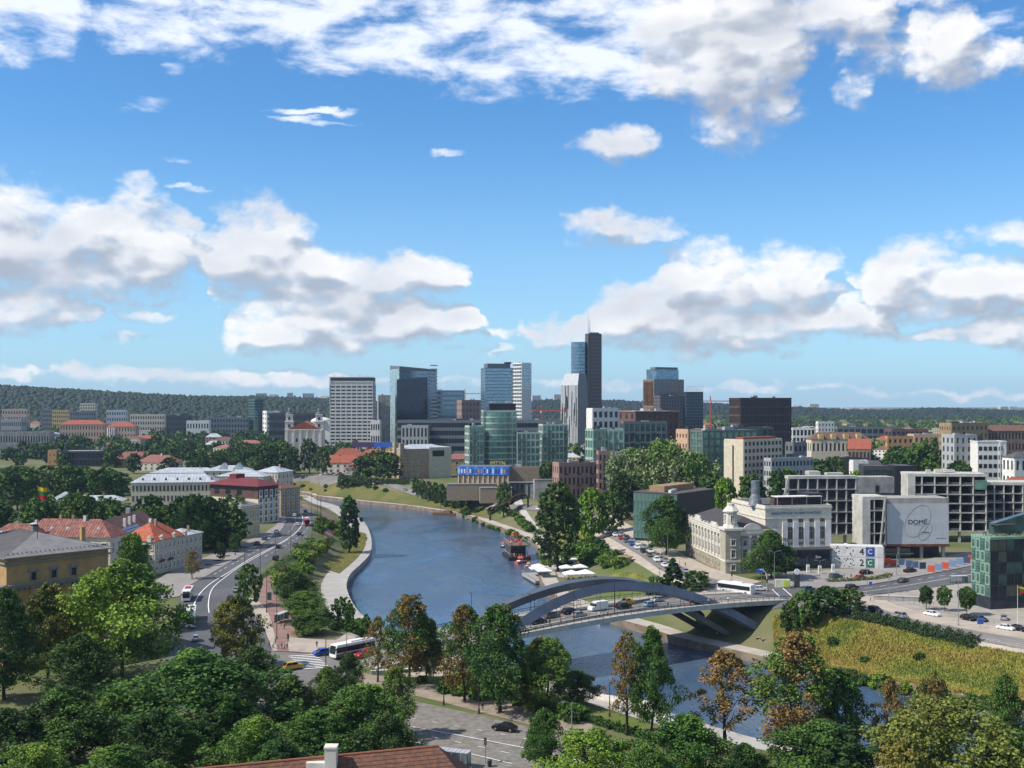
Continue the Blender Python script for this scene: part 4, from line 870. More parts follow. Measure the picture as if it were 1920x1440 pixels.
MB().box(b.b+.25, -.1, b.zt(925), b.b+16, 9, b.H+.4).build('blank_wall', CONR, b.root); MB().box(b.b+8, -.16, b.zt(924), b.b+9.6, -.11, b.zt(911)).build('door_opening', BLACK, b.root)
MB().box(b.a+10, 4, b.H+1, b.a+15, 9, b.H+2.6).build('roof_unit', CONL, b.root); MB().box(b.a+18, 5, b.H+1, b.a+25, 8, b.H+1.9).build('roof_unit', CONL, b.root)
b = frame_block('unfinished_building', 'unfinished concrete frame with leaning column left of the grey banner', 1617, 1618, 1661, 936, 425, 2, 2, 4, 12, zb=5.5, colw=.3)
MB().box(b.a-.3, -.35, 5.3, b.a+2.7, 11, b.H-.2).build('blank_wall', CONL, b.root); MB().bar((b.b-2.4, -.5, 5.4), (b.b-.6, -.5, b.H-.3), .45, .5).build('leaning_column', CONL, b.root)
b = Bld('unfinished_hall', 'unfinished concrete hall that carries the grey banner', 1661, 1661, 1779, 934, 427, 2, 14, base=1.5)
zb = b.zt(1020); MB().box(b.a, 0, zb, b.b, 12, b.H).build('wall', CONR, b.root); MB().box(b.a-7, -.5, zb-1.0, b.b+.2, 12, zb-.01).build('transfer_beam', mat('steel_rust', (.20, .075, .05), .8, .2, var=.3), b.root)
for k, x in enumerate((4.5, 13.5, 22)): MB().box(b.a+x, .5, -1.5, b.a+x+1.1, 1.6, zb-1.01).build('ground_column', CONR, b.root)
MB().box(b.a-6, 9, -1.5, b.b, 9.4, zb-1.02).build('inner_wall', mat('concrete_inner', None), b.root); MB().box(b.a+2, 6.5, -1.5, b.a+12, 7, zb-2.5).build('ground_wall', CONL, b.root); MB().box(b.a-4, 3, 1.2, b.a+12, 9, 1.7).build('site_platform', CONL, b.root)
# banner sheet
bn = empty('banner', b.root.location+Vector((0, -.4, 0)), b.rz, 'big grey lettered banner hung on the unfinished concrete hall', 'banner')
W, z0, z1 = b.W-.2, b.zt(1021.5), b.zt(944); MB().box(.2, -.06, z0, W, .06, z1).build('sheet', mat('banner_grey', (.45, .47, .48), .8, .2, var=.06, scale=.3), bn)
mb = MB()
for k in range(1, 9): mb.box(.2+(W-.2)*k/9-.03, -.075, z0+.05, .2+(W-.2)*k/9+.03, -.062, z1-.05)
for k in range(1, 4): mb.box(.25, -.074, z0+(z1-z0)*k/4-.03, W-.05, -.063, z0+(z1-z0)*k/4+.03)
setp(mb.build('sheet_seams', mat('seam_pale', (.42, .45, .48), .8), bn), kind='stuff')
xb = lambda px: (px-1661)/118*(W); zb_ = lambda py: z1-(py-944)/77.5*(z1-z0)
lm = text_mesh('DOM\u0116', 2.35, INK, .02)
for v in lm.vertices: v.co.x *= 1.1
link('banner_lettering', lm, bn, (xb(1720.5), -.1, zb_(979)))
def ring(cx, cz, a, c, tilt, nm):
    mb = MB(); pts = []
    for k in range(49):
        t = 2*math.pi*k/48; x, z = a*math.cos(t), c*math.sin(t); pts.append((cx+x*math.cos(tilt)-z*math.sin(tilt), -.1, cz+x*math.sin(tilt)+z*math.cos(tilt)))
    mb.tube(pts, .035, 4, caps=False).build(nm, mat('ink_grey', (.16, .17, .18), .7), bn)
ring(xb(1720), zb_(977), 6.7, 4.2, R(57), 'banner_oval'); ring(xb(1734.5), zb_(997), 3.6, 2.0, R(57), 'banner_oval')
link('banner_lettering', text_mesh('realdona', .85, INK, .02), bn, (xb(1735), -.1, zb_(998))); link('banner_lettering', text_mesh('www.realdona.lt', .55, mat('ink_grey', None), .02), bn, (xb(1764), -.1, zb_(1009)))
MB().box(xb(1712), -.09, zb_(984.6), xb(1729), -.063, zb_(984.2)).build('banner_lettering', INK, bn)
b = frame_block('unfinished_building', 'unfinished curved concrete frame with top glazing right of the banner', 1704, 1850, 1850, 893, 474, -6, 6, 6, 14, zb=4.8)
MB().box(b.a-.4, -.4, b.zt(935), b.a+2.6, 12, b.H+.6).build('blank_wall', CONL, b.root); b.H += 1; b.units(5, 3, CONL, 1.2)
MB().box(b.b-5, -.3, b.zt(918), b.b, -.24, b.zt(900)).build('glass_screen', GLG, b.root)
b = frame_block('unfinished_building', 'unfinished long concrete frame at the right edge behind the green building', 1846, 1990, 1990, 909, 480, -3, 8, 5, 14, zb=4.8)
ORD = 'first second third fourth fifth sixth seventh eighth ninth tenth eleventh twelfth thirteenth fourteenth fifteenth sixteenth seventeenth eighteenth nineteenth twentieth'.split()
# site hoarding, one panel each
for k, (px, py, c) in enumerate([(1664,1052,REDC),(1676,1055,REDC),(1690,1053,BLUEC),(1704,1056,BLUEC),(1716,1058,BLUEC),(1730,1060,NAVYC),(1746,1066,REDC),(1760,1063,BLUEC),(1772,1060,REDC),(1786,1056,BLUEC),(1800,1052,BLUEC),(1812,1049,NAVYC),(1822,1046,REDC)]):
    p = G(px, py+8); o = MB().box(-1.25, -.08, 0, 1.25, .08, 2.6).box(-1.2, -.12, .1, -1.05, .3, .3).box(1.05, -.12, .1, 1.2, .3, .3).build('site_hoarding', c, None, p, R(10 if k < 6 else -28), label=f"{'red' if c is REDC else 'blue' if c is BLUEC else 'navy'} site hoarding panel, {ORD[k]} from the spotted containers", cat='hoarding', group='site hoarding panels')
    for q in (-.4, .4): MB().box(q-.03, -.11, .05, q+.03, -.081, 2.55).build('panel_rib', c, o)
# containers
CONT = mat('container_white', (.62, .62, .61), .6, .3, wear=.15)
cy0 = G(1632, 1066)
for j, (num, mcol) in enumerate((('2', mat('container_green', (.03, .16, .11), .6)), ('4', mat('container_blue', (.02, .07, .30), .6)))):
    t = empty('shipping_container', (cy0.x, cy0.y, cy0.z+j*4.0), R(-12), f"white office container with spotted print and number {num}, {'upper' if j else 'lower'} of the stack", 'container', 'stacked containers')
    MB().box(-13.5, 0, 0, 4.5, 6, 3.9).build('shell', CONT, t)
    for k in range(14): MB().box(4.5, .2+k*.41, .15, 4.58, .4+k*.41, 3.75).build('rib', CONT, t)
    for k in range(9): MB().box(-.0+k*.5, -.06, .15, .2+k*.5, 0, 3.75).build('rib', CONT, t) if k > 4 else None
    MB().box(-1.6, -.07, .3, 1.4, -.01, 3.6).build('logo_panel', mcol, t); link('logo_letter', text_mesh('C', 2.4, INKW, .03), t, (-.1, -.1, 1.95)); link('number', text_mesh(num, 3.4, INK, .03), t, (-3.0, -.08, 1.9))
    rr = random.Random(j)
    for k in range(20):
        x, z, s_ = rr.uniform(-12.8, -4.6), rr.uniform(.4, 3.5), rr.uniform(.12, .3); m8 = [(x+s_*math.cos(a), -.03, z+s_*math.sin(a)) for a in [2*math.pi*q/8 for q in range(8)]]
        MB().add(m8, [tuple(range(7, -1, -1))]).add([(p[0], -.001, p[2]) for p in m8], [tuple(range(8))]).build('printed_dot', INK, t)
t = empty('site_stair', (cy0.x-9, cy0.y-1.6, cy0.z), R(-12), 'steel stair leaning on the spotted white containers', 'stair')
MB().bar((-2, 0, 0), (4, 0, -0+.2), .8, .08).build('tread_board', SILVER, t); MB().bar((-4, -.5, 4.0), (3, -.5, .1), .12, .3).build('stringer', SILVER, t); MB().bar((-4, .5, 4.0), (3, .5, .1), .12, .3).build('stringer', SILVER, t)
tp = G(1590, 1060); t = empty('white_marquee', tp, R(-10), 'white pointed fabric marquee between museum hall and containers', 'marquee')
MB().prism([(-4, -3), (4, -3), (4, 3), (-4, 3)], 0, 6).build('wall', mat('fabric_white', (.62, .62, .63), .8), t); MB().add([(-4.2, -3.2, 6), (4.2, -3.2, 6), (4.2, 3.2, 6), (-4.2, 3.2, 6), (-1, 0, 8.2), (1.4, 0, 7.6)], [(0, 1, 5, 4), (1, 2, 5), (2, 3, 4, 5), (3, 0, 4)]).build('roof', mat('fabric_white', None), t)
# ---------------------------------------------------------------- green-panelled corner building at the right edge
b = Bld('panelled_office', 'green glass-panelled corner office at the right edge', 1822, 1857, 1990, 1012, 322, 14, 22, base=1.2)
b.core(GLN); GP = mat('panel_green', (.22, .36, .28), .45, .4, .1, var=.2, scale=1.5); rows = 5; r = (b.H-4)/rows
pm = MB().box(-b.D/8+.06, -.22, -r/2+.08, b.D/8-.06, 0, r/2-.08).mesh('facade_panel', GP); pm2 = MB().box(-b.D/8+.06, -.12, -r/2+.08, b.D/8-.06, 0, r/2-.08).mesh('facade_panel', GLG)
wg = win_mesh(b.D/4*.5, r*.66, mat('frame_green', (.13, .22, .17), .5), GLT, 2)
for i in range(4):
    for j in range(rows):
        b.put('facade_panel', pm if (i+j) % 3 else pm2, 'left', (i+.5)*b.D/4, 4+(j+.5)*r, .01)
        b.put('window', wg, 'left', (i+.5)*b.D/4, 4+(j+.5)*r, .24)
mb = MB(); b.lattice(mb, 'front', 9, rows, 4, b.H, .14, .95, .93); mb.build('mullions', DGREY, b.root)
rr = random.Random(9)
for j in range(rows):
    for i in range(9):
        if rr.random() < .22: b.put('glass_panel', MB().box(-b.W/18+.1, -.08, -r/2+.2, b.W/18-.1, 0, r/2-.2).mesh('glass_panel', rr.choice([GLT, GLT, mat('blind_olive', (.10, .11, .07), .7)])), 'front', (i+.5)*b.W/9, 4+(j+.5)*r, .0)
MB().box(b.a-.3, -.4, b.H, b.b, b.D, b.H+.7).build('parapet', GP, b.root)
MB().prism([(b.a+5, 5), (b.b, 5), (b.b, b.D-1), (b.a+5, b.D-1)], b.H+.7, [b.H+4, b.H+8.5, b.H+8.5, b.H+4]).build('penthouse', GLT, b.root); MB().box(b.a+4.4, 2.4, b.H+3.6, b.a+11, 6, b.H+3.9).build('penthouse_canopy', DGREY, b.root)
mb = MB(); rr = random.Random(3)
for k in range(60): x, y = b.a+.5+rr.random()*16, .6+rr.random()*3.5; mb.add([(x, y, b.H+.7), (x+.5, y, b.H+.7+rr.random()*.9), (x, y+.5, b.H+.8+rr.random()*.8)], [(0, 1, 2)])
setp(mb.build('roof_planting', mat('planting', (.13, .14, .05), .9, var=.5, scale=2), b.root), kind='stuff')
# ---------------------------------------------------------------- glass-fronted school with black box
b = Bld('glass_hall', 'low hall with green mirrored glass side and black panelled front', 1188, 1270, 1340, 926, 470, 52, 30, base=2.2)
b.core(BLACK, name='wall'); MB().box(b.a-.2, -.2, b.H-.3, b.b+.2, b.D, b.H+.1).build('roof', mat('roof_mauve', (.10, .075, .08), .85), b.root)
n = 11; rows = 3
for i in range(n):
    for j in range(rows): b.put('glass_panel', MB().box(-b.D/n/2+.04, -.15, -(b.H-1)/rows/2+.04, b.D/n/2-.04, 0, (b.H-1)/rows/2-.04).mesh('glass_panel', GLG), 'left', (i+.5)*b.D/n, .5+(j+.5)*(b.H-1)/rows, .01)
b.put('window', win_mesh(3.6, 2.2, SILVER, GLP, 3), 'front', b.W*.6, b.H*.45, .01); MB().box(b.a+3, 8, b.H+.1, b.b-5, b.D-6, b.H+2.6).build('roof_room', mat('timber_tan', (.30, .20, .11), .8), b.root)
for k in range(7): MB().box(b.a+1.5+k*1.6, 4+k*.5, b.H+.1, b.a+2.4+k*1.6, 5.2+k*.5, b.H+1.2).build('roof_unit', SILVER if k % 2 else WHT, b.root)
p = G(1222, 985); t = empty('gate_pavilion', p, R(20), 'small flat-roofed entrance pavilion before the mirrored glass hall', 'pavilion'); MB().box(-5, -2, 3.2, 5, 3, 3.6).build('roof', SILVER, t); MB().box(-1, -1.2, 0, 4.5, 2.5, 3.2).build('wall', CLAD, t); MB().bar((-4.5, -1.6, 0), (-4.5, -1.6, 3.2), .2).build('post', SILVER, t)
p = G(1155, 972); o = MB().box(-9, -3, .02, 9, 3, .1).build('sports_court', mat('court_red', (.30, .10, .08), .9), None, (p.x+4, p.y, p.z+.25), R(-8), kind='structure')
# ---------------------------------------------------------------- slabs and offices on the right
b = block('housing_slab', 'cream slab block with blank end wall and gridded front above the yellow-green trees', 1358, 1394, 1466, 826, 640, 40, 14, CREAM, GLD, 10, 0, 9, .62, .55, units=2, par=.3, base=2)
MB().box(b.a+1, 1, b.H+.3, b.b-4, 6, b.H+1.8).build('roof_room', TILE, b.root)
mb = MB(); b.fbox(mb, 'left', b.D*.45, b.D*.52, .36, .5, 6, b.H-3); mb.build('stair_slot', GLD, b.root)
block('housing_slab', 'lower grey gridded wing beside the cream slab block', 1433, 1446, 1524, 861, 625, 25, 12, GREYW, GLD, 12, 3, 5, .6, .5, units=1, par=.3, base=2)
b = block('dark_office', 'dark office with green fins and black end behind the concrete frames', 1620, 1679, 1679, 876, 590, -10, 20, DGREY, GLT, 11, 0, 3, .7, .6, units=0, par=.3, base=2)
b = block('dark_office', 'black box office right of the green-finned office', 1678, 1680, 1719, 875, 588, 4, 18, BLACK, GLN, 0, 0, 3, units=0, par=.2, base=2)
block('grey_flats', 'grey flats with square windows left of the white round-cornered tower', 1787, 1790, 1832, 818, 690, 10, 14, GREYW, GLD, 4, 3, 7, .4, .6, base=2, units=2)
block('dark_flats', 'dark link block between grey flats and white tower', 1826, 1828, 1842, 820, 700, 4, 12, DGREY, GLD, 2, 2, 6, base=2, units=0)
b = Bld('white_flats', 'white round-cornered flats tower with dark windows on the right', 1833, 1833, 1888, 829, 680, 0, 14, base=2)
b.core(WHT, name='wall', inset=.2); me = win_mesh(2.1, 2.5, dark(), GLD, 0)
MB().prism([(b.b-4+4.2*math.cos(a), 4+4.2*math.sin(a)) for a in [-math.pi/2+math.pi*k/10 for k in range(11)]]+[(b.b-5, 9), (b.b-5, 0)], -2, b.H).build('rounded_corner', WHT, b.root)
for i in range(5):
    for j in range(6): b.put('window', me, 'front', 1.8+i*3.0, 2.6+j*(b.H-2.6)/6+1.4, -.18 if i < 4 else .1)
b.flat_roof(ROOFD, .4, wall=WHT)
block('tan_block', 'tall tan block with balconies behind the grey flats on the right', 1761, 1784, 1852, 796, 780, 28, 18, mat('brick_tan', (.33, .25, .15), .9, var=.2), GLD, 8, 5, 8, .35, .45, base=2, units=4)
block('tan_block', 'long brown housing block at the right edge of the skyline', 1850, 1852, 1990, 808, 800, 5, 14, mat('brick_umber', (.22, .16, .13), .9, var=.3), GLD, 22, 4, 5, .6, .6, base=2, rh=4, roof='hip', rm=TILE2, gable=True)
block('white_house', 'white flats with dark windows at the right edge below the brown housing', 1880, 1902, 1990, 858, 640, 12, 10, WHT, GLD, 8, 3, 3, .45, .6, base=2, roof='hip', rm=ROOFD, rh=3)
block('red_roof_house', 'red tiled roof at the right edge behind the concrete frame', 1884, 1884, 1990, 915, 540, 0, 12, CREAM, GLD, 8, 3, 2, roof='hip', rh=5, base=1, seams=1.2)
b = block('red_roof_house', 'house with big bright red roof in the middle of the right district', 1590, 1632, 1648, 842, 900, -20, 16, mat('brick_umber', None), GLD, 6, 3, 2, roof='hip', rh=8, gable=True, base=2, seams=1.5)
block('orange_house', 'orange rendered block right of the bright red roof', 1660, 1664, 1712, 820, 1000, 8, 14, mat('render_orange', (.48, .27, .12), .9), GLD, 5, 2, 4, base=2)
block('orange_house', 'smaller peach block behind the right-hand trees', 1712, 1714, 1760, 816, 1050, 6, 14, mat('render_peach', None), GLD, 5, 2, 3, base=2)
b = block('tile_block', 'long block with tiled mansard and yellow gables right of the finned office', 1520, 1522, 1632, 824, 950, 4, 14, CREAM, GLD, 14, 3, 2, roof='hip', rm=TILE2, rh=6, base=2)
for k in range(4): MB().box(b.a+6+k*11, -1, b.H, b.a+10+k*11, 3, b.H+4.5).build('yellow_gable', mat('render_yellow', (.52, .40, .17), .9), b.root)
block('white_office', 'white stepped office block on the right skyline', 1530, 1534, 1564, 792, 1250, 10, 16, WHT, GLD, 5, 2, 6, .4, .5, base=3, units=3)
block('white_office', 'low white and navy office left of the white stepped block', 1484, 1486, 1535, 804, 1260, 4, 14, WHT, GLN, 7, 2, 3, .7, .7, base=3)
block('dark_hall', 'long dark hall with white roof edge on the right skyline', 1566, 1570, 1680, 802, 1350, 3, 30, mat('panel_slate', None), GLN, 10, 3, 3, .8, .6, base=3, units=3)
block('dark_hall', 'low brick and glass mall roof right of the long dark hall', 1670, 1672, 1740, 806, 1330, 3, 30, BROWN, GLN, 8, 3, 2, .7, .6, base=3)
block('white_house', 'small white gabled house below the bright red roof', 1628, 1630, 1652, 872, 760, 12, 8, WHT, GLD, 3, 2, 2, .3, .4, roof='hip', rm=ROOFD, gable=True, rh=3, base=2)
block('dark_house', 'dark grey low hall below the bright red roof', 1572, 1574, 1630, 862, 780, 4, 14, DGREY, GLD, 6, 2, 2, .7, .5, base=2, rm=ROOFD)
block('white_house', 'little white flat house beside the dark grey low hall', 1597, 1600, 1628, 866, 720, 6, 6, WHT, GLD, 3, 1, 1, .4, .4, base=2, units=0)
block('grey_house', 'blue-grey flats with white corner right of the finned office', 1484, 1488, 1512, 832, 800, 14, 12, mat('panel_slate', None), GLD, 3, 2, 4, base=2)
# ---------------------------------------------------------------- ochre museum, bottom left
b = Bld('ochre_museum', 'ochre two-storey museum with grey hipped roof, bottom left', 12, 12, 202, 1046, 255, 47, 34, base=0, W=24.5)
b.D = 34; b.core(OCH, name='wall', z0=-4); H = b.H; zc = H-7.2
mb = MB()
for f in ('front', 'left'):
    L = b.flen(f); b.fbox(mb, f, -.5, L+.5, .01, .5, H-1.6, H-1.2); b.fbox(mb, f, -.7, L+.7, .01, .7, zc, zc+.55); b.fbox(mb, f, -.9, L+.9, .01, .95, zc+.55, zc+.9)
mb.build('cornice', TRIMG, b.root)
br = MB().box(-.18, -.75, -.55, .18, 0, 0).mesh('bracket', TRIMG)
for f in ('front', 'left'):
    for k in range(int(b.flen(f)/1.25)): b.put('bracket', br, f, .6+k*1.25, zc, .01)
wa = MB(); wa.box(-.55, -.05, -1.0, .55, .05, .75, 1); wa.box(-.8, -.2, -1.2, -.56, .05, 1.1); wa.box(.56, -.2, -1.2, .8, .05, 1.1)
n = 10; arc = [(1.35*math.cos(math.pi*k/n), 1.1+.75*math.sin(math.pi*k/n)) for k in range(n+1)]; k0 = [(x, -.35, z) for x, z in arc]+[(x, 0, z) for x, z in arc]
wa.add(k0, [tuple(range(n, -1, -1)), tuple(range(n+1, 2*n+2))]+[(i, i+1, n+2+i, n+1+i) for i in range(n)]); wa = wa.mesh('attic_window', [TRIMG, BLACK])
wl = MB(); wl.box(-.6, -.05, -1.2, .6, .05, 1.2, 1); wl.box(-.9, -.2, -1.4, -.61, .05, 1.5); wl.box(.61, -.2, -1.4, .9, .05, 1.5); wl.box(-1.0, -.25, 1.45, 1.0, .05, 1.75); wl.add([(-1.5, -.4, 2.3), (1.5, -.4, 2.3), (0, -.4, 3.1), (-1.5, 0, 2.3), (1.5, 0, 2.3), (0, 0, 3.1)], [(0, 1, 2), (1, 4, 5, 2), (3, 0, 2, 5), (3, 4, 1, 0)])
wl.box(-.04, -.1, -1.2, .04, -.051, 1.2); wl.box(-.6, -.1, .1, .6, -.052, .18); wl = wl.mesh('window', [TRIMG, GLD])
pl = MB().box(-.55, -.3, -3, .55, 0, zc-.02).box(-.65, -.4, zc-.8, .65, 0, zc-.03).mesh('pilaster', OCH)
for u in (6.2, 11.0, 15.8): b.put('attic_window', wa, 'front', u, zc+2.5, .01)
for u in (6, 13, 20, 27): b.put('attic_window', wa, 'left', u, zc+2.5, .01)
for u in (3.2, 17.2, 10.2): b.put('window', wl, 'front', u, zc-6.2, .01); b.put('window', wl, 'front', u, zc-13, .01)
for u in (1.0, 6.0, 14.2, 20.0, 23.5): b.put('pilaster', pl, 'front', u, 0, .01)
for u in (4, 12, 20, 28): b.put('window', wl, 'left', u, zc-6.2, .01)
b.hip(3.9, ZINCG, ov=1.0, along='y', seams=.75)
def chimney(p, x, y, z0, z1, w, m, cap=True):
    c = MB().box(x-w/2, y-w/2, z0, x+w/2, y+w/2, z1).build('chimney', m, p)
    if cap: MB().box(x-w*.62, y-w*.62, z1, x+w*.62, y+w*.62, z1+.35).build('chimney_cap', TRIMG, c); MB().box(x-w*.5, y-w*.5, z1+.36, x+w*.5, y+w*.5, z1+.9).build('flue', DGREY, c); MB().add([(x-w*.75, y-w*.75, z1+.95), (x+w*.75, y-w*.75, z1+.95), (x+w*.75, y+w*.75, z1+.95), (x-w*.75, y+w*.75, z1+.95), (x, y, z1+1.35)], [(0, 1, 4), (1, 2, 4), (2, 3, 4), (3, 0, 4), (3, 2, 1, 0)]).build('flue_hood', SILVER, c)
chimney(b.root, b.a+6, 26, H+1.5, H+7.5, 2.2, OCH); chimney(b.root, b.b-.6, 12, H, H+4.2, 1.0, OCH, False); chimney(b.root, b.a+14, 17, H+2, H+4.4, 1.3, TRIMG)
mb = MB()
for k in range(22): b.fbox(mb, 'front', .6+k*1.07, .66+k*1.07, -.9, -.4, H+.55, H+.85)
setp(mb.build('snow_guards', DGREY, b.root), kind='stuff')
# ---------------------------------------------------------------- town houses on the left
b = block('grey_gable_house', 'grey gabled house with brown roof and solar panels', 147, 147, 228, 1012, 392, 0, 42, mat('render_palegrey', (.42, .43, .38), .9, wear=.1), GLD, 0, 0, 2, roof='hip', rm=TILE2, rh=6.5, gable=True, along='y', base=0, W=15.4, faces=('left', 'front', 'right')); W = b.W
MB().add([(b.a, -.02, b.H), (b.b, -.02, b.H), ((b.a+b.b)/2, -.02, b.H+6.3)], [(0, 1, 2)]).build('gable', mat('render_palegrey', None), b.root)
sp_ = MB().box(-.5, -.9, 0, .5, .9, .06).mesh('solar_panel', glass('solar_glass', (.12, .20, .38), .1, .4)); sl = math.atan2(6.5, W/2+.6)
for i in range(3):
    for j in range(9):
        o = link('solar_panel', sp_, b.root, (b.b+.6-(1.4+i*1.3)*math.cos(sl)+.1, 6+j*2.1, b.H+.12+(1.4+i*1.3)*math.sin(sl))); o.rotation_euler = (0, sl, 0)
for k in range(3): chimney(b.root, b.b-3.4-k*.3, 12+k*6, b.H+2, b.H+6.2, .9, WHT, False)
chimney(b.root, (b.a+b.b)/2-.6, 30, b.H+4, b.H+8.2, 1.4, GREYW, False)
def roofhouse(name, label, px, py, d, W, D, H, rz, wall, rm, rh, base=0, wins=(5, 2), seams=1.0, single=True, swins=3, chim=2, gable=False, along=None, sky=0, group=None):
    x, y = (px-960)/F*d, d; root = empty(name, (x, y, base), R(rz), label, 'house', group)
    b = Bld.__new__(Bld); b.root, b.W, b.D, b.H, b.a, b.b, b.rz, b.d, b.base = root, W, D, H, -W/2, W/2, R(rz), d, base
    b.core(wall, name='wall')
    me = win_mesh(W/max(wins[0], 1)*.36, H/wins[1]*.5, TRIM, GLD, 1, TRIM, .14)
    if wins[0]: b.windows('front', wins[0], wins[1], .4, H-.4, .36, .5, me, out=.01)
    if swins:
        me2 = win_mesh(D/swins*.34, H/wins[1]*.5, TRIM, GLD, 1, TRIM, .14)
        for f in ('left', 'right'): b.windows(f, swins, wins[1], .4, H-.4, .34, .5, me2, out=.01)
    mb = MB()
    for f in ('front', 'left', 'right'): b.fbox(mb, f, -.2, b.flen(f)+.2, .01, .3, H-.45, H-.05)
    mb.build('eaves_cornice', TRIM, root); b.hip(rh, rm, .5, gable=gable, along=along, seams=seams)
    if gable:
        al = along or ('x' if W >= D else 'y')
        if al == 'y': MB().add([(b.a, 0, H), (b.b, 0, H), (0, 0, H+rh*.93)], [(0, 1, 2)]).add([(b.a, D, H), (b.b, D, H), (0, D, H+rh*.93)], [(2, 1, 0)]).build('gable', wall, root)
        else: MB().add([(b.a, 0, H), (b.a, D, H), (b.a, D/2, H+rh*.93)], [(2, 1, 0)]).add([(b.b, 0, H), (b.b, D, H), (b.b, D/2, H+rh*.93)], [(0, 1, 2)]).build('gable', wall, root)
    rr = random.Random(int(px))
    for k in range(chim): chimney(root, rr.uniform(b.a*.7, b.b*.7), D*.5+rr.uniform(-1, 1), H+rh*.4, H+rh+1.2, .8, rr.choice([WHT, PINKB, TAN]), False)
    for k in range(sky):
        if al_ := (along or ('x' if W >= D else 'y')) == 'x': s_ = math.atan2(rh, D/2+.5); o = link('skylight', MB().box(-.5, -.6, 0, .5, .6, .08).mesh('skylight', GLP), root, (b.a+W*(k+1)/(sky+1), D*.22, H+rh*.47)); o.rotation_euler = (s_, 0, 0)
    return b
b = roofhouse('red_roof_house', 'pale corner townhouse with bright orange-red roof beside the left road', 258, 1060, 399, 14, 19, 12.0, -16, mat('render_sand', (.50, .45, .35), .9, wear=.2), mat('roof_tile_orange', (.43, .13, .075), .85, .2, var=.25, scale=1.0, detail=7), 5.6, wins=(5, 3), swins=7)
dm = MB().box(-.8, -.4, -.3, .8, .6, 1.3).box(-1.0, -.5, 1.3, 1.0, .7, 1.5).box(-.6, -.5, 1.5, .6, .4, 1.8).box(-.3, -.5, 1.8, .3, .3, 2.0).mesh('dormer', STONE)
for u in (3, 12): b.put('dormer', dm, 'front', u, b.H-.2, .2)
for u in (4, 12, 19): b.put('dormer', dm, 'right', u, b.H-.2, .2)
for u in (3.5, 9): b.put('balcony', MB().box(-1.3, -1.0, 0, 1.3, 0, .15).box(-1.3, -1.0, .15, 1.3, -.95, 1.0).mesh('balcony', dark()), 'right', u, 4.2, .01)
roofhouse('townhouse', 'cream townhouse with grey curved gable at the end of the orange-roofed row', 322, 1055, 419, 11, 12, 11.5, -16, mat('render_sand', None), ZINC, 1.8, wins=(4, 3), swins=4, chim=1)
roofhouse('red_roof_house', 'long faded red roof with skylights behind the ochre museum', 118, 1030, 385, 34, 13, 15, -6, CREAM, mat('roof_tile_faded', (.31, .14, .115), .85, .2, var=.3, scale=.7, detail=7), 5.5, wins=(8, 2), sky=5, chim=4)
roofhouse('red_roof_house', 'faded red roof at the left edge behind the big chimney', 20, 1035, 380, 20, 12, 14.5, -6, CREAM, mat('roof_tile_faded', None), 5, wins=(5, 2), sky=3, chim=1)
b = block('long_house', 'long cream house with white sheet roof and arcade above the park trees', 228, 246, 405, 905, 600, 8, 14, CREAM, GLD, 22, 2, 3, .42, .55, roof='hip', rm=ZINC, rh=4.2, base=1, gable=False, single=True, seams=1.6, sur=None, frame=mat('frame_brown', (.20, .13, .09), .8))
for k in range(7): MB().add([(b.a+5+k*6, 1.2, b.H+1.4), (b.a+6.2+k*6, 1.2, b.H+1.4), (b.a+5.6+k*6, 1.2, b.H+2.4), (b.a+5.6+k*6, 3.5, b.H+2.4)], [(0, 1, 2), (1, 3, 2), (3, 0, 2)]).build('roof_vent', DGREY, b.root)
roofhouse('long_house', 'low wing with pale sheet roof left of the long cream house', 168, 930, 600, 34, 11, 7, 6, CREAM, ZINC, 2.5, base=1, wins=(7, 2), seams=1.5, chim=1)
roofhouse('gabled_barn', 'steep white-roofed gable house at the left end of the low wing', 128, 935, 590, 18, 12, 6.5, 28, CREAM, ZINC, 5.5, base=1, wins=(0, 1), swins=0, gable=True, along='y', seams=1.2, chim=1)
# maroon-topped corner building along the road
b = Bld('maroon_top_house', 'cream corner house with umber clad top floor and maroon roof', 393, 484, 523, 912, 560, -32, 40, base=0)
b.core(mat('render_butter', (.62, .57, .42), .9, wear=.1), name='wall', z1=b.H-6.5); MB().box(b.a+.3, .3, b.H-6.5, b.b-.3, b.D, b.H).build('clad_storey', CLAD, b.root)
b.hip(3.2, MAROON, ov=1.2, along='x'); MB().box(b.a+8, 6, b.H+1, b.a+13, 12, b.H+5).build('roof_room', MAROON, b.root)
for u in (5, 13, 21): b.put('window', win_mesh(3.6, 2.6, dark(), GLN, 2), 'front', u, b.H-3.5, -.28)
for u in (6, 16): b.put('window', win_mesh(3.2, 1.2, dark(), GLD, 2), 'front', u, b.H-9, .01)
for k in range(4):
    for j in range(5): b.put('window', win_mesh(1.5, 2.5, TRIM, GLN, 1, TRIM, .3), 'right', b.D*(k+.5)/4, 2+j*3.3, .01)
roofhouse('grey_townhouse', 'brown-roofed tan townhouse last in the row at the road bend', 512, 985, 596, 12, 14, 15, -34, TAN, TILE2, 2.6, wins=(3, 4), swins=4, chim=1)
b = block('yellow_mansion', 'yellow stucco mansion with grey roof beside the embankment road', 408, 452, 487, 950, 500, -36, 24, mat('stucco_yellow', (.56, .46, .25), .9, wear=.15), GLD, 5, 7, 2, .3, .5, roof='hip', rm=ZINCG, rh=2.6, base=0, single=True, sur=TRIM)
MB().box(b.a+b.W*.5, -.3, b.H-.3, b.a+b.W*.75, .2, b.H+1.4).build('attic_gable', mat('stucco_yellow', None), b.root)
mb = MB()
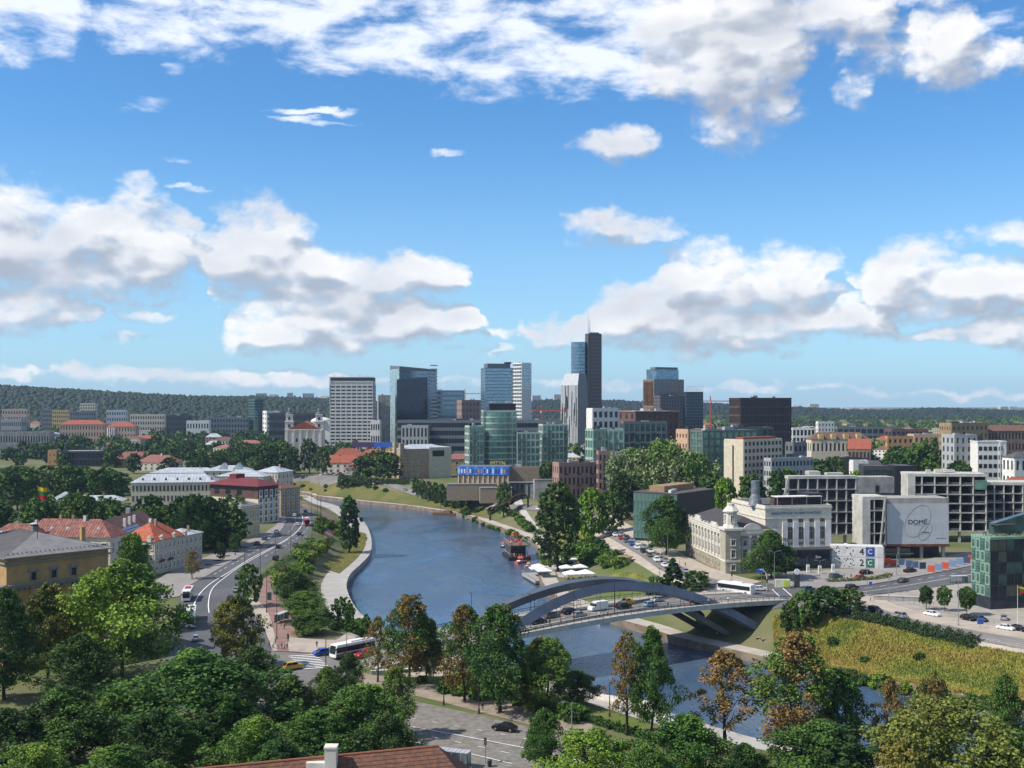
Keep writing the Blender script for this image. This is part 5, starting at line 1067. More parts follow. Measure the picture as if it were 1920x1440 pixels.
for f in ('front', 'right'): b.fbox(mb, f, -.2, b.flen(f)+.2, .01, .4, b.H-.8, b.H-.3); b.fbox(mb, f, 0, b.flen(f), .01, .25, b.H*.48, b.H*.48+.35)
mb.build('cornice', TRIM, b.root)
for (px, py, d, W, D, H, rz, lab) in [(450, 905, 690, 30, 20, 13, -8, 'wide white-roofed block above the maroon roof'), (500, 905, 700, 16, 18, 15, -20, 'white zinc-roofed corner block at the river bend'), (425, 885, 760, 30, 18, 12, 4, 'white metal roof with twin lantern gables behind the long cream house'), (345, 880, 800, 48, 20, 8, 2, 'long silver warehouse roof behind the long cream house')]:
    b = roofhouse('white_roof_house', lab, px, py, d, W, D, H, rz, CREAM, ZINC, 3.2, base=2, wins=(7, 3), swins=4, seams=2.2, chim=1)
    if 'lantern' in lab:
        for q in (-6, 4): MB().add([(q, 2, H+1), (q+6, 2, H+1), (q+3, 2, H+5), (q, 12, H+1), (q+6, 12, H+1), (q+3, 12, H+5)], [(0, 1, 2), (1, 4, 5, 2), (3, 0, 2, 5), (5, 4, 3)]).build('roof_lantern', ZINC, b.root)
# ---------------------------------------------------------------- church and its neighbours
b = Bld('church', 'white twin-towered baroque church with red roof behind dark trees', 530, 534, 606, 806, 950, 6, 40, base=3); W = b.W; H = b.H
CHW = mat('church_white', (.66, .60, .52), .9, wear=.12)
MB().box(b.a+1, 3, -2, b.b-1, b.D, H).build('nave', CHW, b.root); MB().box(b.a, 0, -2, b.b, 3.2, H+.8).build('front_wall', CHW, b.root); b.H = H; b.a += 1; b.b -= 1; b.hip(7, TILE, .3, along='y', gable=True); b.a -= 1; b.b += 1
MB().add([(b.a+8, .2, H+.8), (b.b-8, .2, H+.8), (b.a+W/2, .2, H+6.5), (b.a+8, 2, H+.8), (b.b-8, 2, H+.8), (b.a+W/2, 2, H+6.5)], [(0, 1, 2), (1, 4, 5, 2), (3, 0, 2, 5), (5, 4, 3)]).build('pediment', CHW, b.root)
for x in (b.a+3.6, b.b-3.6):
    t = MB().box(x-3.4, -.2, -2, x+3.4, 6.4, H+7).box(x-2.8, .4, H+7, x+2.8, 5.8, H+13).build('bell_tower', CHW, b.root)
    MB().box(x-3.8, -.6, H+6.6, x+3.8, 6.8, H+7.2).box(x-3.2, 0, H+12.6, x+3.2, 6.2, H+13.2).build('tower_cornice', TRIM, t)
    MB().lathe([(2.9, H+13.2), (2.6, H+14.4), (1.3, H+15.4), (1.5, H+16.4), (1.0, H+17.6), (.25, H+18.6), (.12, H+21)], 10, x, 3.1).build('onion_dome', mat('dome_grey', (.13, .13, .14), .6), t)
    for z in (H+3.5, H+9.6): MB().box(x-.8, -.45 if z < H+5 else .2, z-1.3, x+.8, .42, z+1.3).build('bell_opening', BLACK, t)
for k in range(5):
    for z in (H*.3, H*.74): b.put('window', win_mesh(1.8, 3.4, TRIM, GLD, 0, TRIM, .4), 'front', 4+k*(W-8)/4, z, .01)
for k in range(6): MB().box(b.a+2+k*(W-4)/5-.6, -.7, -2, b.a+2+k*(W-4)/5+.6, -.01, H-.3).build('pilaster', CHW, b.root)
mb = MB(); b.fbox(mb, 'front', -.3, W+.3, .01, .6, H-.3, H+.5); b.fbox(mb, 'front', -.3, W+.3, .01, .4, H*.5, H*.5+.5); mb.build('cornice', TRIM, b.root)
for (px, py, d, W, D, H, rz, wl_, rm, rh, lab) in [(640, 865, 900, 34, 14, 9, -6, CHW, TILE, 6, 'red-roofed monastery wing right of the church'), (655, 845, 930, 28, 14, 12, 10, CHW, TILE, 7, 'higher red roof with dormers behind the monastery wing'), (696, 838, 960, 26, 14, 10, -12, WHT, TILE, 7, 'white gabled house with red roof left of the tan palace'), (676, 872, 880, 24, 11, 6, 4, CREAM, mat('roof_tile_faded', None), 4, 'low cream house with faded red roof before the white gabled house'), (880, 872, 900, 40, 14, 12, 3, TAN, mat('roof_tile_faded', None), 4, 'brown flats with faded red roof left of the green flats'), (1072, 856, 830, 10, 12, 9, 10, CREAM, TILE, 4, 'small red-roofed house between green flats and green office'), (1076, 872, 760, 9, 10, 6, -20, WHT, TILE, 4, 'small white gabled house below the leaning tower'), (258, 858, 1000, 40, 16, 7, 12, PINKB, mat('roof_tile_faded', None), 6, 'reddish roof cluster house beyond the park trees'), (290, 866, 940, 34, 16, 7, -14, CREAM, mat('roof_tile_faded', None), 6, 'large sandy roof beyond the park trees'), (425, 856, 1080, 12, 10, 6, -18, WHT, TILE2, 5, 'small white gabled cottage among dark trees'), (1066, 860, 850, 10, 10, 10, 0, PINKB, TILE, 3, 'narrow pink house behind the small red-roofed house')]:
    roofhouse('red_roof_house' if rm is TILE else 'tiled_house', lab, px, py, d, W, D, H, rz, wl_, rm, rh, base=2.6, wins=(6, 2), swins=3, seams=1.6)
b = Bld('poster_wall', 'long purple and blue poster wall below the white gabled house', 660, 660, 735, 829, 925, 2, 2, base=2.6); MB().box(b.a, 0, b.H-4.2, b.a+b.W*.55, .6, b.H).build('purple_panel', mat('poster_purple', (.10, .06, .15), .7), b.root); MB().box(b.a+b.W*.55+.05, 0, b.H-4.2, b.b, .6, b.H).build('blue_panel', mat('poster_blue', (.05, .16, .55), .7), b.root)
for k in range(6): MB().bar((b.a+.5+k*(b.W-1)/5, .8, -1), (b.a+.5+k*(b.W-1)/5, .8, b.H-.1), .3).build('post', GREYW, b.root)
b = Bld('tan_palace', 'tan stone palace with turreted front and cream end block', 735, 753, 845, 842, 840, 24, 24, base=2.6); W = b.W
b.core(TAN, name='wall'); MB().box(b.a+W*.55, -.6, -2, b.b+.3, b.D, b.H+1).build('cream_block', CREAM, b.root); MB().box(b.a+W*.62, -.75, b.H-6, b.a+W*.86, -.61, b.H-1.5).build('dark_window', GLD, b.root)
b.hip(3, ZINC, ov=.2); me = win_mesh(1.1, 2.0, TRIM, GLD, 1, TRIM, .2)
for k in range(3):
    for j in range(3): b.put('window', me, 'front', 3+k*5, 3+j*4.6, .01); b.put('window', me, 'left', 4+k*6, 3+j*4.6, .01)
for x, y in ((b.a, 0), (b.a, b.D*.6)): MB().prism([(x-1.6, y-1.6), (x+1.6, y-1.6), (x+1.6, y+1.6), (x-1.6, y+1.6)], -2, b.H+4.5).build('turret', TAN, b.root)
# gallery with blue posters, terraces and retaining walls
b = Bld('poster_gallery', 'low gallery with blue poster frieze and gold letters by the river', 858, 858, 955, 873, 700, -8, 14, base=2.6); b.a, b.b = 0, 97/F*700; b.W = b.b
MB().box(b.a, .6, -1, b.b, b.D, b.H-6).build('wall', TAN, b.root); MB().box(b.a-.3, -.2, b.H-6, b.b+.3, b.D, b.H-.3).build('frieze_wall', mat('panel_slate', None), b.root)
rr = random.Random(2); n = 18
for k in range(n):
    p = MB().box(b.a+k*b.W/n+.03, -.4, b.H-5.6, b.a+(k+1)*b.W/n-.03, -.22, b.H-.4).build('poster', mat('poster_blue', None) if k % 3 else mat('poster_azure', (.10, .30, .75), .7), b.root)
    MB().box(b.a+(k+.3)*b.W/n, -.46, b.H-4.6, b.a+(k+.75)*b.W/n, -.41, b.H-2.0).build('poster_print', rr.choice([mat('print_white', (.7, .72, .75), .7), mat('print_orange', (.6, .25, .08), .7), mat('poster_navy', (.02, .05, .25), .7)]), p)
cm = MB().box(-.3, -.3, -1, .3, .3, b.H-6).mesh('column', CREAM)
for k in range(11): link('column', cm, b.root, (b.a+.5+k*(b.W-1)/10, .2, 0))
link('gold_lettering', text_mesh('IMTYN', 3.2, mat('gold_paint', (.6, .42, .12), .5), .15), b.root, (b.a+b.W*.78, 1, b.H+1.6))
block('gallery_wing', 'brown windowless gallery wing right of the blue posters', 955, 956, 1020, 877, 705, -3 if False else 3, 16, mat('stone_sand', (.30, .235, .17), .9, wear=.2), GLD, 0, 0, 1, base=2.6, units=1, par=.3)
for (x0, x1, yt, d, lab, m_) in [(838, 930, 908, 690, 'long stepped retaining wall below the gallery', mat('stone_sand', None)), (900, 960, 915, 672, 'lower sand-coloured terrace wall near the conifers', mat('stone_sand', None)), (955, 1000, 905, 675, 'dark pavilion with glass front below the gallery wing', DGREY), (1002, 1040, 900, 668, 'broad concrete podium left of the pink brick flats', CONR)]:
    b = Bld('terrace_wall' if 'wall' in lab else 'podium', lab, x0, x0, x1, yt, d, 4, 8, base=3, cat='wall'); MB().box(b.a, 0, -3, b.b, b.D, b.H).build('wall', m_, b.root); MB().box(b.a-.2, -.2, b.H, b.b+.2, .6, b.H+.5).build('coping', CONL, b.root)
    if m_ is DGREY:
        for k in range(5): MB().box(b.a+1+k*b.W/5, -.1, 0, b.a+k*b.W/5+b.W/5-.4, -.01, b.H-1).build('pane', GLP if k > 2 else GLN, b.root)
# ---------------------------------------------------------------- far left city
block('palace', 'far palace with long red roof and white columns beyond the park', 112, 112, 196, 796, 1500, 8, 20, mat('render_rose', (.50, .36, .28), .9), GLD, 16, 4, 3, .4, .55, roof='hip', rm=TILE, rh=6, base=2.6)
b = block('palace', 'far palace front with portico, right part of the red-roofed palace', 196, 200, 254, 800, 1480, 6, 20, mat('render_rose', None), GLD, 10, 4, 3, .4, .55, roof='hip', rm=TILE, rh=6, base=2.6)
for k in range(4): MB().lathe([(.8, 0), (.7, b.H-1)], 8, b.a+2+k*2.6, -1.5).build('column', WHT, b.root)
for (x0, xc, x1, yt, d, wl_, gl_, c, r_, lab) in [(72, 78, 98, 768, 1900, mat('panel_slate', None), GLD, 6, 6, 'grey far block at the left under the hill'), (90, 98, 130, 770, 1880, mat('render_yellow', None), GLD, 8, 6, 'yellow far block at the left under the hill'), (145, 150, 178, 757, 2000, CREAM, GLD, 6, 10, 'pale stepped far tower at the left under the hill'), (130, 132, 175, 772, 1850, mat('panel_slate', None), GLN, 10, 5, 'navy far office beside the yellow far block'), (196, 200, 236, 770, 1950, SILVER, GLN, 8, 4, 'silver far hall left of centre under the hill'), (240, 244, 308, 778, 1800, CREAM, GLD, 14, 4, 'mixed cream far blocks right of the red palace'), (310, 312, 357, 780, 1750, DGREY, GLN, 10, 4, 'dark far mall behind the football field'), (388, 390, 466, 784, 1700, mat('panel_slate', None), GLN, 14, 4, 'navy far mall left of the teal tower'), (348, 350, 392, 790, 1650, WHT, GLN, 8, 2, 'white low far pavilion by the football field'), (0, 2, 40, 788, 1300, GREYW, GLD, 10, 4, 'grey far block at the left edge'), (0, 0, 92, 812, 1150, CONR, GLD, 18, 2, 'long grey far building at the left edge'), (0, 4, 50, 768, 2000, mat('render_rose', None), GLD, 9, 4, 'rose far blocks at the left edge under the hill')]:
    block('far_block', lab, x0, xc, x1, yt, d, 8, 20, wl_, gl_, c, 3, r_, .5, .5, base=2.6, units=2)
b = block('theatre', 'long dark theatre with pale roof beyond the park trees', 104, 112, 215, 848, 1000, 6, 30, DGREY, GLN, 14, 3, 2, .9, .8, base=3, rm=ZINC, units=1); MB().lathe([(1.2, b.H), (.8, b.H+2), (1.0, b.H+4), (.7, b.H+6.5), (.9, b.H+7.5), (.2, b.H+9)], 8, b.a+4, 4).build('roof_statue', DGREY, b.root)
MB().lathe([(4.5, b.H), (3.6, b.H+2.5), (1.2, b.H+4), (.5, b.H+8), (.1, b.H+9)], 8, b.a+b.W*.75, 12).build('roof_spire', DGREY, b.root)
block('tan_house', 'small tan block left of the dark theatre', 88, 90, 106, 846, 1010, 4, 12, mat('render_orange', None), GLD, 2, 2, 2, .2, .3, base=3, units=0)
for k, px in enumerate((249, 257)):
    p = AT(px, 840, 1250); MB().box(-1.4, -1.4, 0, 1.4, 1.4, 14).box(-2, -2, 14, 2, 2, 15.2).box(-2, -2, 0, 2, 2, 1).build('white_pylon', WHT, None, (p.x, p.y, 2.5), label=('left' if k == 0 else 'right')+' white stone pylon of the far bridge', cat='pylon', group='far bridge pylons')
MB().add([(-540, 1160, 2.9), (-250, 1160, 2.9), (-240, 1420, 2.9), (-560, 1420, 2.9)], [(0, 1, 2, 3)]).build('sports_field', mat('field_green', (.11, .17, .05), .95, .1, col2=(.2, .2, .08), scale=.02, coords='World'), None, kind='structure')
rr = random.Random(21)
def filler(k, px, d, grp, lab):
    w, D = rr.uniform(12, 34), rr.uniform(10, 18); h = rr.uniform(6, 14); x = (px-960)/F*d
    wl_ = rr.choice([CREAM, WHT, GREYW, mat('render_rose', None), TAN, mat('render_yellow', None)]); rm = rr.choice([TILE, TILE2, ZINC, mat('roof_tile_faded', None), ROOFD])
    root = empty('far_house', (x, d, 2.7), rr.uniform(-.6, .6), lab, 'house', grp)
    b = Bld.__new__(Bld); b.root, b.W, b.D, b.H, b.a, b.b, b.rz, b.d, b.base = root, w, D, h, -w/2, w/2, 0, d, 4.5
    b.core(GLD, inset=0); mb = MB()
    for f in ('front', 'left', 'right'): b.lattice(mb, f, max(2, int(b.flen(f)/3.2)), max(2, int(h/3)), 0, h, .3, .42, .5)
    mb.build('wall', wl_, root)
    if rm in (ROOFD,): b.flat_roof(rm, .5, wall=wl_)
    else: b.hip(rr.uniform(2.5, 5), rm, .4, gable=False)
for k in range(34): filler(k, rr.uniform(0, 560), rr.uniform(1050, 2300), 'far houses left', 'small far house among trees in the left half, below the wooded hill')
for k in range(40): filler(k, rr.uniform(1325, 1920), rr.uniform(950, 2300), 'far houses right', 'small far house among trees in the right district below the hills')
for k in range(14): filler(k, rr.uniform(610, 1320), rr.uniform(950, 1150), 'far houses centre', 'small house squeezed between towers and riverside flats in the centre')
# housing towers on the far hills
for k, (px, yt, d, n) in enumerate([(462,741,4200,1),(490,738,4200,1),(513,740,4200,1),(544,737,4200,1),(578,738,4200,1),(612,742,4200,1),(1006,742,4000,1),(1050,740,4000,1),(1496,760,4300,1),(1527,758,4300,1),(1590,764,4300,1),(1620,764,4300,1),(1640,765,4300,1),(1884,763,4300,1),(1900,763,4300,1),(770,748,4200,1),(1155,750,4200,1)]):
    p = AT(px, yt, d); w = rr.uniform(22, 46); root = empty('far_tower_block', (p.x, p.y, p.z-46), rr.uniform(-.3, .3), 'pale housing tower on the ' + ('left' if px < 960 else 'right')+' hilltop horizon', 'tower block', 'hilltop tower blocks '+('left' if px < 960 else 'right'))
    b = Bld.__new__(Bld); b.root, b.W, b.D, b.H, b.a, b.b, b.rz, b.d, b.base = root, w, 18, 46, -w/2, w/2, 0, d, 0
    b.core(GLD); mb = MB(); b.lattice(mb, 'front', 6, 14, 0, 46, .4, .4, .45); b.lattice(mb, 'left', 3, 14, 0, 46, .4, .4, .45); mb.build('wall', CREAM if k % 2 else WHT, root); b.flat_roof(ROOFD, .8, wall=WHT)
for k, (px, py, d, hh, c) in enumerate([(872, 738, 1500, 30, mat('crane_yellow', (.5, .36, .08), .6)), (1015, 770, 1150, 16, mat('crane_red', (.5, .10, .06), .6)), (1332, 752, 1400, 20, mat('crane_red', None))]):
    p = AT(px, py, d); t = empty('tower_crane', (p.x, p.y, 5), 0, ['distant tower crane right of the blue glass office', 'orange-red tower crane between green flats and leaning tower', 'small distant tower crane near the dark blue tower'][k], 'crane')
    MB().bar((0, 0, 0), (0, 0, p.z-5+6), 1.2).build('mast', c, t); MB().bar((-12, 0, p.z-5), (26, 0, p.z-5), .9, 1.1).build('jib', c, t); MB().box(-1.2, -1, p.z-7.5, .2, 1, p.z-5.2).build('cab', WHT, t); MB().box(-12, -1, p.z-7, -9, 1, p.z-5).build('counterweight', CONR, t)
# ---------------------------------------------------------------- vegetation kit
def leaf_mat(name, c1, c2, c3=None, tr=.13):
    m = bpy.data.materials.new(name); MATS[name] = m; m.use_nodes = True; nt = m.node_tree; b = nt.nodes['Principled BSDF']
    tc = nt.nodes.new('ShaderNodeTexCoord'); oi = nt.nodes.new('ShaderNodeObjectInfo')
    n = NOISE(nt, tc.outputs['Object'], .55, 3, .6); n2 = NOISE(nt, tc.outputs['Object'], 2.2, 2, .6)
    c = MIXC(nt, MAPR(nt, n.outputs[0], .35, .65, 0, 1), c1, c2)
    c = MIXC(nt, MAPR(nt, n2.outputs[0], .45, .7, 0, .55), c, c3 or tuple(x*1.5 for x in c2))
    hs = N(nt, 'ShaderNodeHueSaturation', inp={4: c}); r = oi.outputs['Random']
    nt.links.new(MATH(nt, 'MULTIPLY_ADD', r, .5, .76), hs.inputs['Value']); nt.links.new(MATH(nt, 'MULTIPLY_ADD', r, -.035, .515), hs.inputs['Hue'])
    nt.links.new(hs.outputs[0], b.inputs['Base Color']); b.inputs['Roughness'].default_value = .7; b.inputs['Specular IOR Level'].default_value = .25
    t = nt.nodes.new('ShaderNodeBsdfTranslucent'); nt.links.new(hs.outputs[0], t.inputs[0]); mx = nt.nodes.new('ShaderNodeMixShader'); mx.inputs[0].default_value = tr
    nt.links.new(b.outputs[0], mx.inputs[1]); nt.links.new(t.outputs[0], mx.inputs[2]); nt.links.new(mx.outputs[0], nt.nodes['Material Output'].inputs[0]); return m
LEAF = leaf_mat('leaf_green', (.046, .104, .018), (.080, .155, .025)); LDARK = leaf_mat('leaf_dark', (.024, .056, .014), (.042, .085, .018)); LBRIGHT = leaf_mat('leaf_bright', (.095, .19, .020), (.14, .235, .028))
LYEL = leaf_mat('leaf_yellow', (.16, .17, .03), (.24, .20, .04)); LOLIVE = leaf_mat('leaf_olive', (.075, .10, .022), (.13, .14, .03)); LBROWN = leaf_mat('leaf_brown', (.15, .10, .032), (.21, .145, .042)); LWILLOW = leaf_mat('leaf_willow', (.14, .19, .075), (.20, .25, .11)); LCON = leaf_mat('leaf_conifer', (.016, .036, .014), (.026, .052, .02))
BARK = mat('bark', (.075, .058, .045), .95, .1, var=.3, scale=2)
def quads_mesh(name, C, Nn, S, mi, mats, asp=.8):
    """n leaf quads: centres C, normals Nn, sizes S"""
    n = len(C); rv = NP.normal(size=(n, 3)); u = np.cross(Nn, rv); u /= np.linalg.norm(u, axis=1, keepdims=True)+1e-9; v = np.cross(Nn, u)
    S = S[:, None]; V = np.stack([C-u*S-v*S*asp*.3, C+u*S*.2-v*S*asp, C+u*S+v*S*asp*.3, C-u*S*.2+v*S*asp], 1).reshape(-1, 3)
    me = bpy.data.meshes.new(name); me.vertices.add(4*n); me.vertices.foreach_set('co', V.astype(np.float32).ravel()); me.loops.add(4*n); me.polygons.add(n)
    me.loops.foreach_set('vertex_index', np.arange(4*n, dtype=np.int32)); me.polygons.foreach_set('loop_start', np.arange(0, 4*n, 4, dtype=np.int32)); me.polygons.foreach_set('loop_total', np.full(n, 4, np.int32))
    for m in mats: me.materials.append(m)
    me.polygons.foreach_set('material_index', mi.astype(np.int32)); me.update(); me.validate(); return me
PROF = {'broad': lambda t: np.sqrt(np.clip(1-(2*t-.85)**2/1.4, 0, 1)), 'oval': lambda t: np.clip(np.where(t < .38, .62+t, (np.clip(1-t, 0, 1)/.62)**.58), .06, 1), 'tall': lambda t: np.clip(np.sin(np.pi*np.clip(t*.9+.08, 0, 1))**.6, 0, 1), 'cone': lambda t: np.clip((1-t)**.85, 0.03, 1), 'round': lambda t: np.sqrt(np.clip(1-(2*t-1)**2, 0, 1)), 'chestnut': lambda t: np.clip(np.where(t < .3, .72+t*.9, 1.0*((1-t)/.7)**.42), .12, 1), 'column': lambda t: np.clip(np.minimum(1, (1-t)*4)*np.minimum(1, .7+t), .05, 1)}
def crown_mesh(name, seed, prof, H, Rr, z0, nclump, nleaf, leaf, mats, patch=0, clump=.16, droop=0, hollow=.5, lump=1.0):
    rg = np.random.default_rng(seed); t = rg.beta(1.25, 1.15, nclump); th = rg.uniform(0, 2*np.pi, nclump); pr = PROF[prof](t)
    lob = 1+lump*(.20*np.sin(th*2+seed)*np.sin(t*6+seed*2)+.17*np.sin(th*3-t*9+seed*3)+.13*np.sin(th*5+t*13+seed)); zs_ = 1
    rho = Rr*pr*lob*(hollow+(1-hollow)*np.sqrt(rg.random(nclump))); zz = z0+t*(H-z0)
    c = np.stack([rho*np.cos(th), rho*np.sin(th), zz], 1); rc = clump*Rr*(.65+.7*rg.random(nclump))*np.clip(.45+pr*.6, .35, 1)
    d = rg.normal(size=(nclump, nleaf, 3)); d[..., 2] = d[..., 2]*.8+.25; d /= np.linalg.norm(d, axis=2, keepdims=True)+1e-9
    rr = rg.random((nclump, nleaf, 1))**.45; P = c[:, None, :]+d*rc[:, None, None]*rr*np.array([1.15, 1.15, 1.1 if not droop else 1.6])
    if droop: P[..., 2] -= droop*rg.random((nclump, nleaf))
    nn = d+rg.normal(size=d.shape)*.85+np.array([0, 0, .12]); nn /= np.linalg.norm(nn, axis=2, keepdims=True)
    S = leaf*(.6+.8*rg.random(nclump*nleaf)); mi = np.zeros(nclump)
    if patch and len(mats) > 1: pn = 1.3*np.sin(th*1+seed)+np.sin(t*5+seed*1.7)+.35*rg.normal(size=nclump); mi = (pn > np.quantile(pn, 1-patch)).astype(float)
    mi = np.repeat(mi, nleaf); 
    if patch and len(mats) > 1: sw = rg.random(len(mi)) < .05; mi = np.where(sw, 1-mi, mi)
    return quads_mesh(name, P.reshape(-1, 3), nn.reshape(-1, 3), S, mi, mats)
def trunk_mesh(seed, H, z0, Rr, r0, limbs=9, m=None, bare=False):
    rr = random.Random(seed); mb = MB(); top = H*.86; pts = []; x = y = 0
    for k in range(7): t = k/6; pts.append((x, y, -1+(top+1)*t)); x += rr.uniform(-.02, .02)*H; y += rr.uniform(-.02, .02)*H
    mb.tube(pts, [r0*(1.25 if k == 0 else 1-.88*k/6) for k in range(7)], 7)
    for k in range(limbs):
        t = .22+.66*(k+rr.random()*.5)/limbs; i = min(5, int(t*6)); f = t*6-i; p = Vector(pts[i]).lerp(Vector(pts[i+1]), f); a = k*2.4+rr.random(); L = Rr*(.95-.55*t)*rr.uniform(.7, 1)
        q = p+Vector((math.cos(a)*L*.55, math.sin(a)*L*.55, L*.45)); e = q+Vector((math.cos(a+.3)*L*.4, math.sin(a+.3)*L*.4, L*(.5 if not bare else .75))); rb = r0*(.5-.35*t); mb.tube([p, q, e], [rb, rb*.6, rb*.2], 5)
        mb.tube([q, q+Vector((math.cos(a-.8)*L*.35, math.sin(a-.8)*L*.35, L*.5))], [rb*.5, rb*.12], 4)
    return mb.mesh('trunk', m or BARK, True)
PROTO = {}
def proto(key, prof, H, Rr, z0, nc, nl, leaf, mats, n=3, patch=0, r0=.35, limbs=9, bare=False, **kw):
    PROTO[key] = (H, Rr, [(crown_mesh('crown', 11*i+len(PROTO)*37+1, prof, H, Rr, z0, nc, nl, leaf, mats, patch, **kw), trunk_mesh(i*5+len(PROTO), H, z0, Rr, r0, limbs, None, bare)) for i in range(n)])
# near trees: dense small leaves
proto('near_green', 'oval', 20, 7, 3, 380, 62, .21, [LEAF, LBRIGHT], 3, .3, clump=.19, lump=1.9, hollow=.42); proto('near_dark', 'oval', 20, 6.5, 2.5, 380, 62, .21, [LDARK, LEAF], 3, .35, clump=.19, lump=1.9, hollow=.42); proto('near_bright', 'oval', 20, 7.5, 4, 360, 62, .21, [LBRIGHT, LEAF], 2, .45, clump=.18, lump=1.8, hollow=.42); proto('near_olive', 'oval', 18, 6, 3, 300, 56, .21, [LOLIVE, LYEL], 2, .4, clump=.18, lump=1.9, hollow=.42)
proto('chestnut', 'chestnut', 20, 5.2, 3.0, 300, 54, .2, [LEAF, LOLIVE], 4, .18, clump=.22, lump=1.7); proto('chestnut_gold', 'chestnut', 20, 5.4, 3.0, 280, 54, .2, [LEAF, LBROWN], 4, .30, clump=.22, lump=1.7); proto('chestnut_brown', 'chestnut', 19, 4.2, 4, 140, 44, .19, [LBROWN, LOLIVE], 3, .4, clump=.22, limbs=16, bare=True, lump=1.8); proto('linden_big', 'broad', 18, 6.5, 2, 420, 44, .22, [leaf_mat('leaf_linden', (.095, .14, .026), (.145, .18, .034)), LOLIVE], 2, .3, clump=.18, lump=1.6)
# middle distance
proto('mid_green', 'broad', 14, 5.2, 1.5, 150, 24, .42, [LEAF, LDARK], 4, .3); proto('mid_dark', 'broad', 15, 5.0, 1.5, 150, 24, .42, [LDARK, LEAF], 4, .3); proto('mid_bright', 'broad', 12, 4.8, 1.5, 150, 24, .38, [leaf_mat('leaf_lime', (.15, .26, .018), (.20, .31, .025)), LBRIGHT], 2, .25); proto('willow', 'round', 22, 11, 2, 300, 40, .45, [LWILLOW, LEAF], 2, .25, droop=1.6, r0=.6)
proto('poplar', 'tall', 22, 5.0, 2, 300, 30, .36, [LDARK, LEAF], 2, .2); proto('conifer', 'cone', 8, 2.2, .4, 110, 20, .26, [LCON, LDARK], 2, .3, r0=.14, limbs=5); proto('topiary', 'column', 7, 2.2, 1.9, 260, 24, .17, [LDARK, LEAF], 2, .4, r0=.14, limbs=4, hollow=.7, clump=.2); proto('shrub', 'round', 2.6, 1.9, -.4, 70, 22, .2, [LEAF, LBRIGHT], 3, .35, r0=.08, limbs=4, clump=.28); proto('shrub_dark', 'round', 2.6, 1.9, -.4, 70, 22, .2, [LDARK, LEAF], 2, .3, r0=.08, limbs=4, clump=.28)
proto('shrub_bright', 'round', 2.6, 1.9, -.4, 70, 22, .2, [LBRIGHT, LOLIVE], 2, .35, r0=.08, limbs=4, clump=.28); proto('sapling', 'tall', 5, 1.5, 1.6, 60, 16, .2, [LEAF, LBRIGHT], 2, .4, r0=.08, limbs=4)
# far
proto('far_green', 'broad', 13, 6, .5, 60, 14, .9, [LEAF, LDARK], 4, .4, limbs=3, clump=.3); proto('far_dark', 'broad', 13, 6, .5, 60, 14, .9, [LDARK, LEAF], 4, .3, limbs=3, clump=.3)
_tn = [0]
def tree(kind, x, y, h, w=None, label='', group=None, name='tree', z=None, cat='tree'):
    H, Rr, ms = PROTO[kind]; i = _tn[0]; _tn[0] += 1; me, tk = ms[i % len(ms)]; s = h/H; sx = (w/2)/(Rr*1.12) if w else s
    rz = (i*2.399) % 6.283; o = empty(name, (x, y, T(x, y) if z is None else z), rz, label, cat, group)
    link('trunk', tk, o, scale=(sx*.5+s*.5, sx*.5+s*.5, s)); link('crown', me, o, scale=(sx, sx, s)); return o
def ptree(kind, px, top, d, wpx, label, group=None, name='tree', **kw):
    """a tree seen at column px with its tip at row top, standing d metres away"""
    x = (px-960)/F*d; z = T(x, d); return tree(kind, x, d, CH-(top-HZ)/F*d-z, wpx*d/F, label, group, name, **kw)
